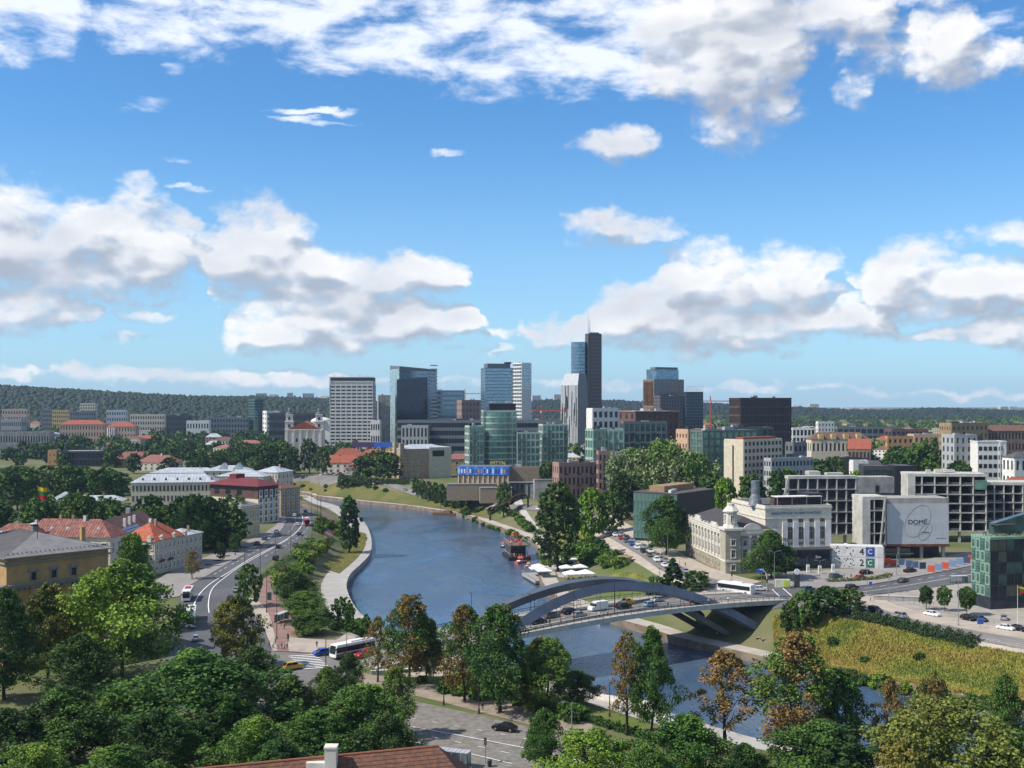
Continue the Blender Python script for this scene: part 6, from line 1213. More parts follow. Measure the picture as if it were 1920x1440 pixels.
# ---- near trees, one by one
for a in [
 ('near_dark',8,1105,232,120,'dark tree cut by the left edge before the ochre museum'),('near_olive',92,1096,246,115,'yellow-green tree before the ochre museum wall'),('near_bright',226,1056,247,222,'large bright green tree at the right corner of the ochre museum'),('near_dark',150,1190,224,130,'dark tree below the large bright green tree'),
 ('near_green',250,1000,300,80,'leafy tree in front of the grey gabled house'),('near_olive',442,1118,258,92,'pale olive tree beside the bus lane'),('near_green',370,1222,198,285,'biggest dark green foreground tree, bottom left of centre'),('near_dark',478,1212,224,100,'dark tree behind the biggest foreground tree'),
 ('near_dark',545,1268,206,95,'narrow dark tree left of the yellow car roof corner'),('near_dark',615,1252,214,85,'dark tree just below the zebra crossing'),('near_green',672,1285,194,175,'wide dark green tree above the tiled roof ridge'),('chestnut',742,1252,206,70,'tall slim green tree beside the cobbled street'),
 ('near_dark',118,1288,188,175,'dark tree in the bottom left with a lamp before it'),('near_dark',10,1330,182,150,'dark tree in the bottom left corner'),('near_dark',300,1330,180,130,'shaded tree under the biggest foreground tree'),('near_green',480,1345,178,150,'tree peeping over the left end of the tiled roof'),
 ('chestnut_gold',768,1118,243,100,'chestnut with golden left side by the river'),('chestnut_brown',708,1158,246,48,'withered brown chestnut with bare tips before the coach'),('chestnut',800,1160,246,70,'green chestnut right of the golden one'),('chestnut_gold',872,1138,230,90,'chestnut with orange patches at the bridge end'),
 ('chestnut',938,1138,222,115,'tall green chestnut in front of the bridge arch foot'),('chestnut_gold',1000,1205,228,60,'small chestnut with rusty crown below the bridge rail'),('chestnut',1028,1196,224,100,'pointed green chestnut below the bridge deck'),('near_dark',1082,1258,228,80,'dark round tree at the end of the riverside row'),
 ('chestnut_brown',1176,1186,207,72,'brown half of the pair of chestnuts over the river'),('chestnut',1222,1178,205,82,'green half of the pair of chestnuts over the river'),('chestnut_brown',1360,1222,208,125,'rusty brown chestnut standing over open water'),('chestnut_gold',1492,1192,196,160,'big olive and rust chestnut below the meadow'),
 ('chestnut',1575,1258,198,110,'green chestnut right of the olive and rust one'),('chestnut_brown',1668,1275,200,70,'thin brown chestnut below the meadow path'),('chestnut_brown',1752,1262,200,72,'second thin brown chestnut below the meadow path'),('chestnut_gold',1885,1270,196,90,'rusty chestnut at the right edge'),('chestnut',1700,1330,196,90,'low green chestnut between the two thin brown ones'),
 ('near_bright',1110,1370,172,180,'bright green tree at the bottom edge right of the street'),('near_green',1020,1330,186,85,'slim green tree beside the black car'),('near_green',1285,1342,174,180,'dark green tree at the bottom edge over the river'),('near_dark',1395,1395,168,110,'dark low tree at the bottom edge right of centre'),('near_dark',1545,1352,172,215,'broad dark tree at the bottom edge below the meadow'),('linden_big',1775,1316,172,225,'broad yellow-green linden at the bottom right'),('near_olive',1700,1385,165,120,'yellow-green tree at the bottom edge left of the linden'),('near_dark',1905,1370,168,110,'dark tree in the bottom right corner'),('near_green',1210,1398,166,120,'leafy treetop at the bottom edge, centre right'),
 ('near_green',215,1300,196,120,'rounded green tree between the two darkest left trees'),('near_dark',425,1300,190,130,'dark tree tucked right of the biggest foreground tree'),('near_green',590,1335,186,150,'green tree directly left of the white chimney'),('near_dark',725,1340,186,110,'dark tree right of the white chimney'),('near_green',60,1395,172,150,'low green treetop at the bottom left edge'),('near_green',215,1400,170,160,'low green treetop below the rounded tree'),('near_dark',520,1390,172,140,'low dark treetop above the left roof slope'),('near_dark',655,1225,236,50,'narrow dark tree beside the crossing island')]:
    ptree(a[0], a[1], a[2], a[3], a[4]*(1.06 if a[1] < 800 else 1.0), a[5], 'foreground trees')
# ---- middle distance, one by one
for a in [
 ('poplar',655,930,512,46,'dark dense tree on the river promenade'),('mid_green',467,1060,335,48,'small tree between the left road and the brick walk'),('near_dark',552,1070,345,75,'rounded dark tree at the top of the riverside shrubs'),('near_green',570,1108,318,85,'rounded tree above the bus stop'),('near_dark',580,1148,296,75,'dark street tree by the zebra crossing'),('mid_dark',640,1120,322,44,'small dark tree beside the promenade curve'),('sapling',610,1140,310,22,'slim pale sapling near the promenade curve'),('sapling',655,1130,318,20,'thin sapling on the promenade edge'),('sapling',687,1152,306,18,'bright sapling at the water above the coach'),
 ('poplar',1046,905,455,88,'large dark tree right of the steep path'),('mid_bright',1108,918,520,62,'lime green round tree behind the large dark tree'),('mid_dark',1150,925,520,50,'dark tree right of the lime green tree'),('willow',1185,842,600,105,'silvery willow crown, left of the three'),('willow',1245,828,590,120,'silvery willow crown, middle and highest'),('willow',1300,850,580,100,'silvery willow crown, right of the three'),('mid_dark',1165,890,560,60,'dark tree under the left willow'),('mid_dark',1215,905,560,70,'dark tree under the middle willow'),('mid_green',1335,888,560,55,'green tree right of the willows'),
 ('near_dark',1250,930,436,92,'dark broad tree before the mirrored glass hall'),('near_dark',1446,995,378,92,'dark green tree before the corner palace'),('mid_bright',1360,898,540,44,'yellow-green tree left of the rooftop chimney'),('mid_green',1408,890,540,60,'green tree behind the rooftop chimney'),('mid_green',1470,880,560,70,'pale tree behind the left concrete frame'),
 ('conifer',1262,1048,372,60,'dark conifer by the bridge end'),('mid_dark',1306,1070,366,52,'dark low tree beside the conifer'),('mid_dark',1230,1080,368,40,'low spreading shrub tree left of the conifer'),
 ('mid_green',1510,1108,316,60,'left tree of the clump at the bridge end'),('mid_green',1552,1102,318,70,'middle tree of the clump at the bridge end'),('mid_dark',1592,1104,318,60,'right tree of the clump at the bridge end'),('mid_dark',1480,1130,318,36,'low dark bush tree under the bridge approach'),
 ('topiary',1736,1098,322,24,'clipped column tree, left of three on the plaza'),('topiary',1770,1098,320,24,'clipped column tree, middle of three on the plaza'),('topiary',1813,1100,314,30,'clipped column tree, right of three on the plaza'),
 ('mid_green',1690,838,770,70,'left of the big trees behind the dark office'),('mid_green',1728,832,760,75,'middle of the big trees behind the dark office'),('mid_green',1765,845,750,60,'right of the big trees behind the dark office'),('mid_dark',1745,822,820,60,'dark tree behind the big trees on the right'),('mid_dark',1560,858,700,55,'dark tree left of the dark office'),('mid_dark',1525,862,680,55,'dark tree behind the grey gridded wing'),('mid_bright',1604,885,590,35,'bright tree before the green-finned office'),('mid_green',1580,880,600,40,'green tree left of the bright one at the dark office'),('mid_green',1800,865,660,50,'tree under the grey flats on the right'),('mid_dark',1500,868,660,40,'dark tree beside the grey gridded wing'),
 ('mid_dark',1022,870,690,26,'dark conifer-like tree by the gallery wing'),('mid_dark',1032,862,688,30,'tall dark tree by the gallery wing'),('mid_green',945,905,655,30,'dark conical tree below the gallery'),
 ('mid_dark',705,845,830,60,'dark tree left of the tan palace'),('mid_dark',728,850,820,50,'darker tree touching the tan palace'),('mid_dark',680,855,835,44,'dark tree above the far slope'),('mid_dark',530,828,900,50,'dark tree before the church, left'),('mid_dark',580,824,905,36,'dark round tree before the church front'),('mid_dark',500,832,890,50,'dark tree left of the church'),('mid_dark',475,835,900,45,'second dark tree left of the church'),('mid_dark',548,838,880,30,'low dark tree at the left foot of the church front'),('mid_dark',604,838,885,30,'low dark tree at the right foot of the church front')]:
    ptree(*a[:5], a[5], 'trees in the middle distance')
for k in range(12):
    ptree('conifer' if False else 'mid_dark', 640+k*11, 889+k*1.1, 822-k*3, 16, 'small round dark tree in the row above the far slope', 'street trees above the far slope')
for k in range(8): ptree('mid_dark', 780+k*12, 896+k*3, 762-k*8, 17, 'small round dark tree in the row before the terrace walls', 'street trees before the terrace walls')
rr = random.Random(31)
for k in range(34): ptree(rr.choice(['mid_dark', 'mid_green', 'mid_dark']), rr.uniform(-20, 440), rr.uniform(925, 952), rr.uniform(440, 560), rr.uniform(52, 84), 'leafy park tree in the dark belt above the red townhouse roofs', 'park belt trees')
for k in range(9): ptree(rr.choice(['mid_green', 'near_dark']), 360+k*5.5, 932+rr.uniform(-6, 14)+k*1, 455+k*3, 56, 'tall dark tree in the grove left of the yellow mansion', 'grove by the yellow mansion')
for k in range(30): ptree(rr.choice(['mid_dark', 'mid_dark', 'mid_green']), rr.uniform(-20, 245), rr.uniform(868, 900), rr.uniform(620, 800), rr.uniform(44, 70), 'dark tree in the far park belt beyond the low wing', 'far park belt trees')
for k in range(14): ptree('mid_dark', rr.uniform(230, 520), rr.uniform(842, 862), rr.uniform(860, 1000), rr.uniform(30, 46), 'dark tree behind the white sheet roofs on the left', 'trees behind the white roofs')
for k in range(40): d = rr.uniform(980, 1350); ptree(rr.choice(['far_dark', 'far_dark', 'far_green']), rr.uniform(-10, 640), 750+2100*(62-4-rr.uniform(9, 17))/d, d, rr.uniform(20, 32)*1000/d, 'far tree in the green belt of the left half', 'far trees left')
for k in range(40): d = rr.uniform(880, 1200); ptree(rr.choice(['far_dark', 'far_green', 'far_green']), rr.uniform(1325, 1930), 750+2100*(62-4-rr.uniform(8, 15))/d, d, rr.uniform(18, 30)*1000/d, 'far tree between the houses of the right district', 'far trees right')
def far_mass(name, label, n, x0, x1, d0, d1, seed):
    rg = np.random.default_rng(seed); Vs = []; mi = []; src = []
    for key in ('far_dark', 'far_green'):
      if key+'_low' not in PROTO: proto(key+'_low', 'broad', 13, 6, .5, 26, 8, 1.45, [LDARK], 4, 0, limbs=2, clump=.32)
      key += '_low'
      if True:
        for me, _ in PROTO[key][2]:
            a = np.empty(len(me.vertices)*3, np.float32); me.vertices.foreach_get('co', a); src.append((a.reshape(-1, 3), 0 if 'dark' in key else 1))
    for k in range(n):
        d = d0+(d1-d0)*rg.random()**1.2; px = rg.uniform(x0, x1); v, m = src[rg.integers(len(src))]; s = rg.uniform(.7, 1.25); a = rg.uniform(0, 6.28); c, q = np.cos(a), np.sin(a)
        p = v*np.array([s*rg.uniform(.9, 1.3)]*2+[s]); p = np.stack([p[:, 0]*c-p[:, 1]*q, p[:, 0]*q+p[:, 1]*c, p[:, 2]], 1)+np.array([(px-960)/F*d, d, 2.5]); Vs.append(p); mi.append(np.full(len(p)//4, m))
    V = np.concatenate(Vs); mi = np.concatenate(mi); n4 = len(V)//4; me = bpy.data.meshes.new(name); me.vertices.add(4*n4); me.vertices.foreach_set('co', V.astype(np.float32).ravel()); me.loops.add(4*n4); me.polygons.add(n4)
    me.loops.foreach_set('vertex_index', np.arange(4*n4, dtype=np.int32)); me.polygons.foreach_set('loop_start', np.arange(0, 4*n4, 4, dtype=np.int32)); me.polygons.foreach_set('loop_total', np.full(n4, 4, np.int32)); me.materials.append(LDARK); me.materials.append(LEAF); me.polygons.foreach_set('material_index', mi.astype(np.int32)); me.update()
    link(name, me, kind='stuff', label=label, cat='woods')
far_mass('distant_woods', 'distant dark tree mass between the left blocks and the hill', 420, -20, 640, 1100, 2900, 5)
far_mass('distant_woods', 'distant tree mass between the roofs of the right district', 560, 1325, 1930, 1050, 3500, 6)
far_mass('distant_woods', 'distant tree mass behind the towers in the centre', 260, 600, 1340, 900, 3300, 7)
# street trees in planting beds on the left pavement
for k in range(7):
    p = G(374+k*17, 1068-k*8.2); b_ = MB().lathe([(1.5, 0), (1.5, .22), (1.3, .24)], 14).build('planting_bed', mat('bed_soil', (.05, .055, .03), .95), None, (p.x, p.y, p.z+.12), label=f'round planting bed, {ORD[k]} along the left pavement', cat='planter', group='planting beds')
tree('chestnut_brown', *G(360, 1086).xy, 10, 6, 'small rusty street tree before the cream townhouse', 'street trees left'); tree('mid_dark', *G(414, 1052).xy, 7, 4, 'first small dark street tree on the left pavement', 'street trees left'); tree('mid_dark', *G(440, 1036).xy, 8, 5, 'small dark street tree below the yellow mansion', 'street trees left')
# ---- shrubs
def shrubs(n, L, Rt, kinds, label, group, smin=1.2, smax=2.4, seed=1):
    r_ = random.Random(seed); A = ground_line(L, 40); B = ground_line(Rt, 40)
    for k in range(n):
        i = r_.randrange(40); p = A[i].lerp(B[i], r_.random()); s = r_.uniform(smin, smax); tree(r_.choice(kinds), p.x, p.y, 2.6*s*.8, 3.6*s, label, group, 'shrub', cat='shrub')
shrubs(38, [(600,985),(590,1010),(560,1035),(525,1060),(512,1085),(520,1110)], [(640,985),(640,1010),(610,1035),(585,1060),(580,1090),(570,1120)], ['shrub_bright', 'shrub', 'shrub_bright'], 'leafy shrub on the bank between left road and promenade', 'left bank shrubs', 1.3, 2.2, 2)
shrubs(14, [(610,1150),(650,1165),(690,1185)], [(600,1180),(640,1190),(690,1192)], ['shrub_dark', 'shrub'], 'low shrub behind the coach near the bridge', 'corner shrubs', 1.0, 1.7, 3)
shrubs(40, [(868,962),(920,985),(960,1000),(1000,1020)], [(872,972),(915,992),(950,1004),(998,1028)], ['shrub', 'shrub_dark'], 'green bush at the water edge of the far bank', 'far quay bushes', .8, 1.4, 4)
shrubs(26, [(800,925),(860,940),(920,955)], [(800,945),(860,955),(925,968)], ['shrub_dark', 'shrub'], 'bush on the grassy far slope', 'far slope bushes', .9, 1.8, 5)
shrubs(24, [(930,955),(960,965),(985,990)], [(950,960),(975,975),(1000,1000)], ['shrub', 'shrub_dark'], 'bush under the rusty arch sculpture', 'arch bushes', .9, 1.7, 6)
shrubs(30, [(1105,1015),(1130,1035),(1170,1062)], [(1065,1035),(1100,1060),(1130,1072)], ['shrub_dark', 'shrub'], 'bush on the slope below the river street', 'river street bushes', 1.2, 2.2, 7)
shrubs(26, [(520,903),(600,905),(700,915)], [(560,912),(640,915),(740,925)], ['shrub_dark'], 'dark bush along the top of the far slope', 'upper slope bushes', .7, 1.3, 8)
shrubs(30, [(1555,1268),(1640,1285),(1760,1310),(1900,1338)], [(1555,1274),(1640,1292),(1760,1318),(1900,1346)], ['shrub', 'shrub_dark'], 'bush hanging over the quay below the meadow', 'meadow quay bushes', .8, 1.4, 9)
shrubs(26, [(775,1272),(900,1296),(1010,1325),(1100,1350)], [(775,1290),(900,1312),(1010,1338),(1100,1362)], ['shrub_dark', 'shrub'], 'low bush under the riverside chestnuts', 'chestnut row bushes', .7, 1.3, 10)
shrubs(16, [(1010,1040),(1020,1060)], [(1018,1038),(1026,1056)], ['shrub'], 'small bush between boats and promenade', 'boat landing bushes', .7, 1.2, 11)
def hedge(name, label, px, w, h, m, n=2600, seed=3, leaf=.22, group=None):
    q = ground_line(px, 60); rg = np.random.default_rng(seed); i = rg.uniform(0, 58.99, n); a = i.astype(int); f = i-a
    Q = np.array([(p.x, p.y) for p in q]); P = Q[a]*(1-f)[:, None]+Q[a+1]*f[:, None]; tn = Q[a+1]-Q[a]; tn /= np.linalg.norm(tn, axis=1, keepdims=True); nr = np.stack([-tn[:, 1], tn[:, 0]], 1)
    o = rg.uniform(-1, 1, n); z = rg.random(n)**.6; P = P+nr*(o*w/2)[:, None]; base = np.array([T(x, y) for x, y in P]); C = np.stack([P[:, 0], P[:, 1], base+z*h*(.85+.25*np.sin(i*1.3))], 1)
    c0 = C.mean(0); c0[2] = base.mean(); C = C-c0
    nn = rg.normal(size=(n, 3))+np.array([0, -.4, .6]); nn /= np.linalg.norm(nn, axis=1, keepdims=True)
    return link(name, quads_mesh(name, C, nn, leaf*(.7+.6*rg.random(n)), rg.integers(0, 2, n), m), None, tuple(c0), label=label, cat='hedge', group=group)
hedge('hedge', 'long dark clipped hedge between meadow and lower road', [(1600,1158),(1660,1168),(1730,1186),(1790,1200),(1832,1212)], 4.0, 2.0, [LCON, LDARK], 9000, 1, .2)
hedge('hedge', 'low hedge along the riverside railing at the bottom', [(1100,1352),(1180,1376),(1260,1398),(1330,1415)], 2.2, 1.4, [LDARK, LEAF], 3500, 2, .2)
hedge('hedge', 'hedge by the water in front of the bottom trees', [(1440,1418),(1520,1432),(1600,1445)], 3, 1.5, [LDARK, LEAF], 3000, 3, .2)
hedge('hedge', 'brown-green hedge strip beside the museum parking', [(1550,1092),(1600,1090),(1650,1086),(1668,1080)], 2.5, 1.2, [LOLIVE, LDARK], 2200, 4, .2)
hedge('hedge', 'low green hedge along the left road kerb', [(560,1035),(530,1055),(500,1078),(485,1086)], 2.0, 1.0, [LEAF, LDARK], 1800, 5, .2)
# meadow: a mass of stalks and seed heads
def meadow(name, L, Rt, n, mats, h, seed, lean=.25, w=.16):
    A = ground_line(L, 60); B = ground_line(Rt, 60); rg = np.random.default_rng(seed); A = np.array([(p.x, p.y) for p in A]); B = np.array([(p.x, p.y) for p in B])
    i = rg.uniform(0, 58.99, n); a = i.astype(int); f = (i-a)[:, None]; t = rg.random(n)[:, None]; P = (A[a]*(1-f)+A[a+1]*f)*(1-t)+(B[a]*(1-f)+B[a+1]*f)*t
    z = np.array([T(x, y) for x, y in P]); c = np.stack([P[:, 0], P[:, 1], z-.05], 1); c0 = c.mean(0); c = c-c0; ang = rg.uniform(0, np.pi, n); u = np.stack([np.cos(ang), np.sin(ang), np.zeros(n)], 1)*w*(.6+.8*rg.random(n))[:, None]
    patch = np.sin(P[:, 0]*.13+seed+1.5*np.sin(P[:, 1]*.11))+np.sin(P[:, 1]*.19+P[:, 0]*.05+np.sin(P[:, 0]*.23))+rg.normal(size=n)*.38
    hh = (h*(.5+.7*rg.random(n))*(1+.25*np.sin(P[:, 0]*.3)*np.sin(P[:, 1]*.4)))[:, None]; tip = c+np.concatenate([rg.normal(size=(n, 2))*lean*hh, hh], 1)
    V = np.stack([c-u, c+u, tip+u*.35, tip-u*.35], 1).reshape(-1, 3); me = bpy.data.meshes.new(name); me.vertices.add(4*n); me.vertices.foreach_set('co', V.astype(np.float32).ravel()); me.loops.add(4*n); me.polygons.add(n)
    me.loops.foreach_set('vertex_index', np.arange(4*n, dtype=np.int32)); me.polygons.foreach_set('loop_start', np.arange(0, 4*n, 4, dtype=np.int32)); me.polygons.foreach_set('loop_total', np.full(n, 4, np.int32))
    for m in mats: me.materials.append(m)
    k = np.clip(((patch+2.4)/4.8*len(mats)).astype(int), 0, len(mats)-1); me.polygons.foreach_set('material_index', k.astype(np.int32)); me.update()
    return link(name, me, None, tuple(c0), kind='stuff', label='tall yellow-green wild meadow between hedge and river path', cat='meadow')
M1 = leaf_mat('stalk_gold', (.25, .22, .055), (.31, .26, .07)); M2 = leaf_mat('stalk_yellow', (.23, .25, .045), (.30, .30, .06)); M3 = leaf_mat('stalk_green', (.11, .17, .03), (.17, .21, .045))
meadow('meadow', [(1450,1158),(1520,1152),(1600,1166),(1720,1190),(1832,1214),(1980,1242)], [(1452,1220),(1500,1242),(1573,1256),(1700,1286),(1817,1310),(1980,1340)], 80000, [M3, M2, M1, M2, M3], .8, 1)
o = meadow('grass_tufts', [(676,998),(655,1018),(630,1042),(606,1062)], [(690,1008),(682,1030),(664,1052),(636,1076)], 5000, [M2, M1], .5, 2); o['label'] = 'dry tufted grass on the bank above the left promenade'
o = meadow('grass_tufts', [(1035,990),(1045,1010),(1050,1032)], [(1108,990),(1112,1012),(1085,1035)], 6000, [M3, M2], .45, 3); o['label'] = 'yellow-green tufted grass right of the large dark tree'
o = meadow('grass_tufts', [(1148,1072),(1140,1090),(1145,1108)], [(1200,1078),(1225,1095),(1240,1112)], 5000, [M3, M2], .4, 4); o['label'] = 'tufted grass on the mound by the bridge'
shrubs(3, [(1500,1175),(1640,1195),(1800,1225)], [(1500,1230),(1640,1262),(1800,1295)], ['shrub', 'shrub_dark'], 'green bush growing in the wild meadow', 'meadow bushes', .6, 1.0, 12)
# ---- wooded hills on the horizon
def hills():
    """ridges as ground with a canopy of small faceted crowns"""
    HM = mat('hill_soil', (.03, .045, .02), .95, .05, coords='World', scale=.01)
    ridges = [(3000, [(-300,775),(0,722),(120,728),(260,737),(380,742),(470,744),(600,752),(760,768),(960,775)], 'hills_left'), (4100, [(200,748),(430,742),(560,744),(700,750),(900,751),(1050,747),(1200,752),(1350,756),(1480,762),(1560,766),(1660,768),(1750,764),(1860,768),(2000,770),(2300,768)], 'hills_right')]
    for d, prof, nm in ridges:
        n = 160; mb = MB(); P = [(AT(x, y, d).x, AT(x, y, d).z) for x, y in prof]; xs = [P[0][0]+(P[-1][0]-P[0][0])*k/(n-1) for k in range(n)]; zs = np.interp(xs, [p[0] for p in P], [p[1] for p in P])
        zs = np.maximum(zs-9, 4); vs_ = []; rows = 7
        for j in range(rows):
            t = j/(rows-1)
            for k in range(n): vs_.append((xs[k]*(1-.0*t), d-700*(1-t)+ (0 if t < 1 else 0), 4+(zs[k]-4)*sstep(t, 0, 1)))
        vs_ += [(x, d+600, max(z-10, 4)) for x, z in zip(xs, zs)]
        fs = [(j*n+k, j*n+k+1, (j+1)*n+k+1, (j+1)*n+k) for j in range(rows) for k in range(n-1)]
        mb.add(vs_, fs).build(nm, HM, kind='structure')
        m = 20000; rg = np.random.default_rng(int(d)); x = rg.uniform(xs[0], xs[-1], m); t = 1-rg.random(m)**1.3*.95; y = d-700*(1-t); z = 4+(np.interp(x, xs, zs)-4)*sstep(t, 0, 1)
        r_ = 2.5+5.5*rg.random(m)**1.8; ico = np.array([(0, 0, 1), (.89, 0, .45), (.28, .85, .45), (-.72, .53, .45), (-.72, -.53, .45), (.28, -.85, .45), (.72, .53, -.45), (-.28, .85, -.45), (-.89, 0, -.45), (-.28, -.85, -.45), (.72, -.53, -.45)])
        fi = [(0, 1, 2), (0, 2, 3), (0, 3, 4), (0, 4, 5), (0, 5, 1), (1, 6, 2), (2, 6, 7), (2, 7, 3), (3, 7, 8), (3, 8, 4), (4, 8, 9), (4, 9, 5), (5, 9, 10), (5, 10, 1), (1, 10, 6)]
        V = (np.stack([x, y, z+r_*.55], 1)[:, None, :]+ico[None]*r_[:, None, None]*np.array([1, 1, .95])*(1+.18*rg.normal(size=(m, 11, 1)))).reshape(-1, 3); Fc = (np.array(fi)[None]+np.arange(m)[:, None, None]*11).reshape(-1, 3)
        me = bpy.data.meshes.new('forest'); me.from_pydata(V.tolist(), [], Fc.tolist()); me.materials.append(MATS.get('leaf_far') or leaf_mat('leaf_far', (.010, .024, .012), (.016, .034, .014))); me.polygons.foreach_set('use_smooth', [True]*len(me.polygons)); me.update()
        link('forest', me, kind='stuff', label='dark wooded hillside on the '+('left' if 'left' in nm else 'right')+' horizon', cat='forest')
hills()
# ---------------------------------------------------------------- vehicles
def paint(name, c, metal=.25): return mat('paint_'+name, c, .28, .5, metal, var=.05, scale=.8)
PAINT = {'white': paint('white', (.72, .72, .72), 0), 'black': paint('black', (.012, .012, .014)), 'silver': paint('silver', (.42, .43, .45), .5), 'grey': paint('grey', (.13, .135, .145), .4), 'blue': paint('blue', (.02, .09, .42)), 'navy': paint('navy', (.02, .035, .09)), 'red': paint('red', (.38, .02, .02), .1), 'maroon': paint('maroon', (.13, .02, .025)), 'yellow': paint('yellow', (.55, .33, .03), .1), 'teal': paint('teal', (.05, .13, .15)), 'sky blue': paint('sky', (.22, .42, .62))}
TYRE = mat('tyre', (.018, .018, .018), .9, .2); RIM = mat('rim', (.35, .35, .36), .4, .5, .6); CGL = glass('car_glass', (.03, .04, .05), .06, .3); LAMP = mat('headlamp', (.7, .7, .68), .2, .5); TAIL = mat('taillamp', (.35, .01, .01), .3, .5)
def slab_loft(mb, prof, w, inset=.05, edge=.14, mi=0):
    """side profile (x, z) swept across the car with rounded flanks"""
    n = len(prof); cx = sum(p[0] for p in prof)/n; cz = sum(p[1] for p in prof)/n; k0 = []
    for (y, s) in ((-w/2, 1-inset), (-w/2+edge, 1), (w/2-edge, 1), (w/2, 1-inset)): k0 += [(cx+(p[0]-cx)*(1-(1-s)*.5), y, cz+(p[1]-cz)*s) for p in prof]
    f = []
    for j in range(3):
        for i in range(n): f.append((j*n+i, j*n+(i+1) % n, (j+1)*n+(i+1) % n, (j+1)*n+i))
    f += [tuple(range(n-1, -1, -1)), tuple(3*n+i for i in range(n))]; mb.add(k0, f, mi)
CARS = {}
def car_proto(kind, L, w, h, hood, belt, c0, c1, c2, c3, wr=.33):
    """c0..c3: windscreen base, roof front, roof rear, rear glass base along x (front = +x)"""
    f = L/2; body = [(-f, .38), (-f+.12, .24), (f-.1, .24), (f, .42), (f-.03, .62), (f-.15, hood-.08), (c0+.1, hood+.06), (c0-.05, belt), (c3+.02, belt), (-f+.35 if kind == 'sedan' else -f+.1, belt-.04), (-f+.02, .7)]
    mb = MB(); slab_loft(mb, body, w)
    tw = w*.76; bw = w*.9
    mb.add([(c1, -tw/2, h-.05), (c1, tw/2, h-.05), (c2, tw/2, h-.05), (c2, -tw/2, h-.05), (c1-.08, -tw/2+.06, h), (c1-.08, tw/2-.06, h), (c2+.08, tw/2-.06, h), (c2+.08, -tw/2+.06, h)], [(0, 1, 5, 4), (1, 2, 6, 5), (2, 3, 7, 6), (3, 0, 4, 7), (4, 5, 6, 7)])
    for s in (-1, 1):
        mb.bar((c0, s*(bw/2-.02), belt), (c1, s*(tw/2-.02), h-.05), .07); mb.bar((c3, s*(bw/2-.02), belt), (c2, s*(tw/2-.02), h-.05), .1); xm = (c1+c2)/2; mb.bar((xm, s*(bw/2-.01), belt), (xm, s*(tw/2-.01), h-.05), .08)
        mb.box(c0-.25, s*(w/2+.08)-.07, belt, c0-.1, s*(w/2+.08)+.07, belt+.13)
    body_m = mb.mesh('body', PAINT['white'])
    g = MB(); g.add([(c0, -bw/2+.04, belt-.02), (c0, bw/2-.04, belt-.02), (c3, bw/2-.04, belt-.02), (c3, -bw/2+.04, belt-.02), (c1, -tw/2+.03, h-.06), (c1, tw/2-.03, h-.06), (c2, tw/2-.03, h-.06), (c2, -tw/2+.03, h-.06)], [(0, 1, 5, 4), (1, 2, 6, 5), (2, 3, 7, 6), (3, 0, 4, 7)])
    wm = MB(); n = 14
    for y0, y1 in ((-.11, .11),):
        ring = [(wr*math.cos(2*math.pi*k/n), wr*math.sin(2*math.pi*k/n)) for k in range(n)]; wm.add([(a, y0, b) for a, b in ring]+[(a, y1, b) for a, b in ring], [tuple(range(n)), tuple(range(2*n-1, n-1, -1))]+[(k, n+k, n+(k+1) % n, (k+1) % n) for k in range(n)])
    ring = [(wr*.62*math.cos(2*math.pi*k/n), wr*.62*math.sin(2*math.pi*k/n)) for k in range(n)]; rm_ = MB().add([(a, -.125, b) for a, b in ring]+[(a, .125, b) for a, b in ring], [tuple(range(n)), tuple(range(2*n-1, n-1, -1))]+[(k, n+k, n+(k+1) % n, (k+1) % n) for k in range(n)])
    CARS[kind] = dict(body=body_m, glass=g.mesh('windows', CGL), tyre=wm.mesh('wheel', TYRE), rim=rm_.mesh('rim', RIM), L=L, w=w, wr=wr, head=MB().box(-.06, -.17, -.07, .04, .17, .07).mesh('headlight', LAMP), tail=MB().box(-.04, -.14, -.1, .05, .14, .1).mesh('taillight', TAIL), hz=hood-.2)
car_proto('hatch', 4.2, 1.78, 1.5, .92, .95, 1.0, .35, -1.45, -1.95); car_proto('sedan', 4.8, 1.84, 1.43, .88, .93, 1.05, .35, -.95, -1.75); car_proto('suv', 4.7, 1.92, 1.72, 1.05, 1.1, 1.15, .55, -1.7, -2.2, .38); car_proto('van', 5.9, 2.05, 2.5, 1.25, 1.3, 2.1, 1.35, -2.8, -2.92, .36); car_proto('pickup', 5.3, 1.9, 1.8, 1.1, 1.15, 1.2, .6, -.7, -.95, .39)
def car(kind, color, pos, hd, label, group, detail=True):
    c = CARS[kind]; o = empty('delivery_van' if kind == 'van' else 'pickup_truck' if kind == 'pickup' else 'car', pos, hd, label, 'van' if kind == 'van' else 'car', group)
    link('body', c['body'], o, m=PAINT[color]); link('windows', c['glass'], o) if kind != 'van' else MB().box(1.0, -.9, 1.35, 2.0, .9, 2.1).build('windows', CGL, o)
    if kind == 'van': MB().box(-2.93, -.97, 1.2, 1.3, .97, 2.48).build('cargo_box', PAINT[color], o)
    for sx in (-1, 1):
        for sy in (-1, 1):
            w = link('wheel', c['tyre'], o, (sx*c['L']*.31, sy*(c['w']/2-.12), c['wr']))
            if detail: link('rim', c['rim'], w)
        if detail: link('headlight', c['head'], o, (c['L']/2-.1, sx*(c['w']/2-.32), c['hz'])); link('taillight', c['tail'], o, (-c['L']/2+.02, sx*(c['w']/2-.26), c['hz']+.08))
    return o
def heading(p, q): return math.atan2(q[1]-p[1], q[0]-p[0])
def pcar(kind, color, px, py, qx, qy, label, group, detail=True, z=.22):
    p = G(px, py); q = G(qx, qy); return car(kind, color, (p.x, p.y, p.z+z), heading(p, q), label, group, detail)
EMB = 'traffic on the embankment road'
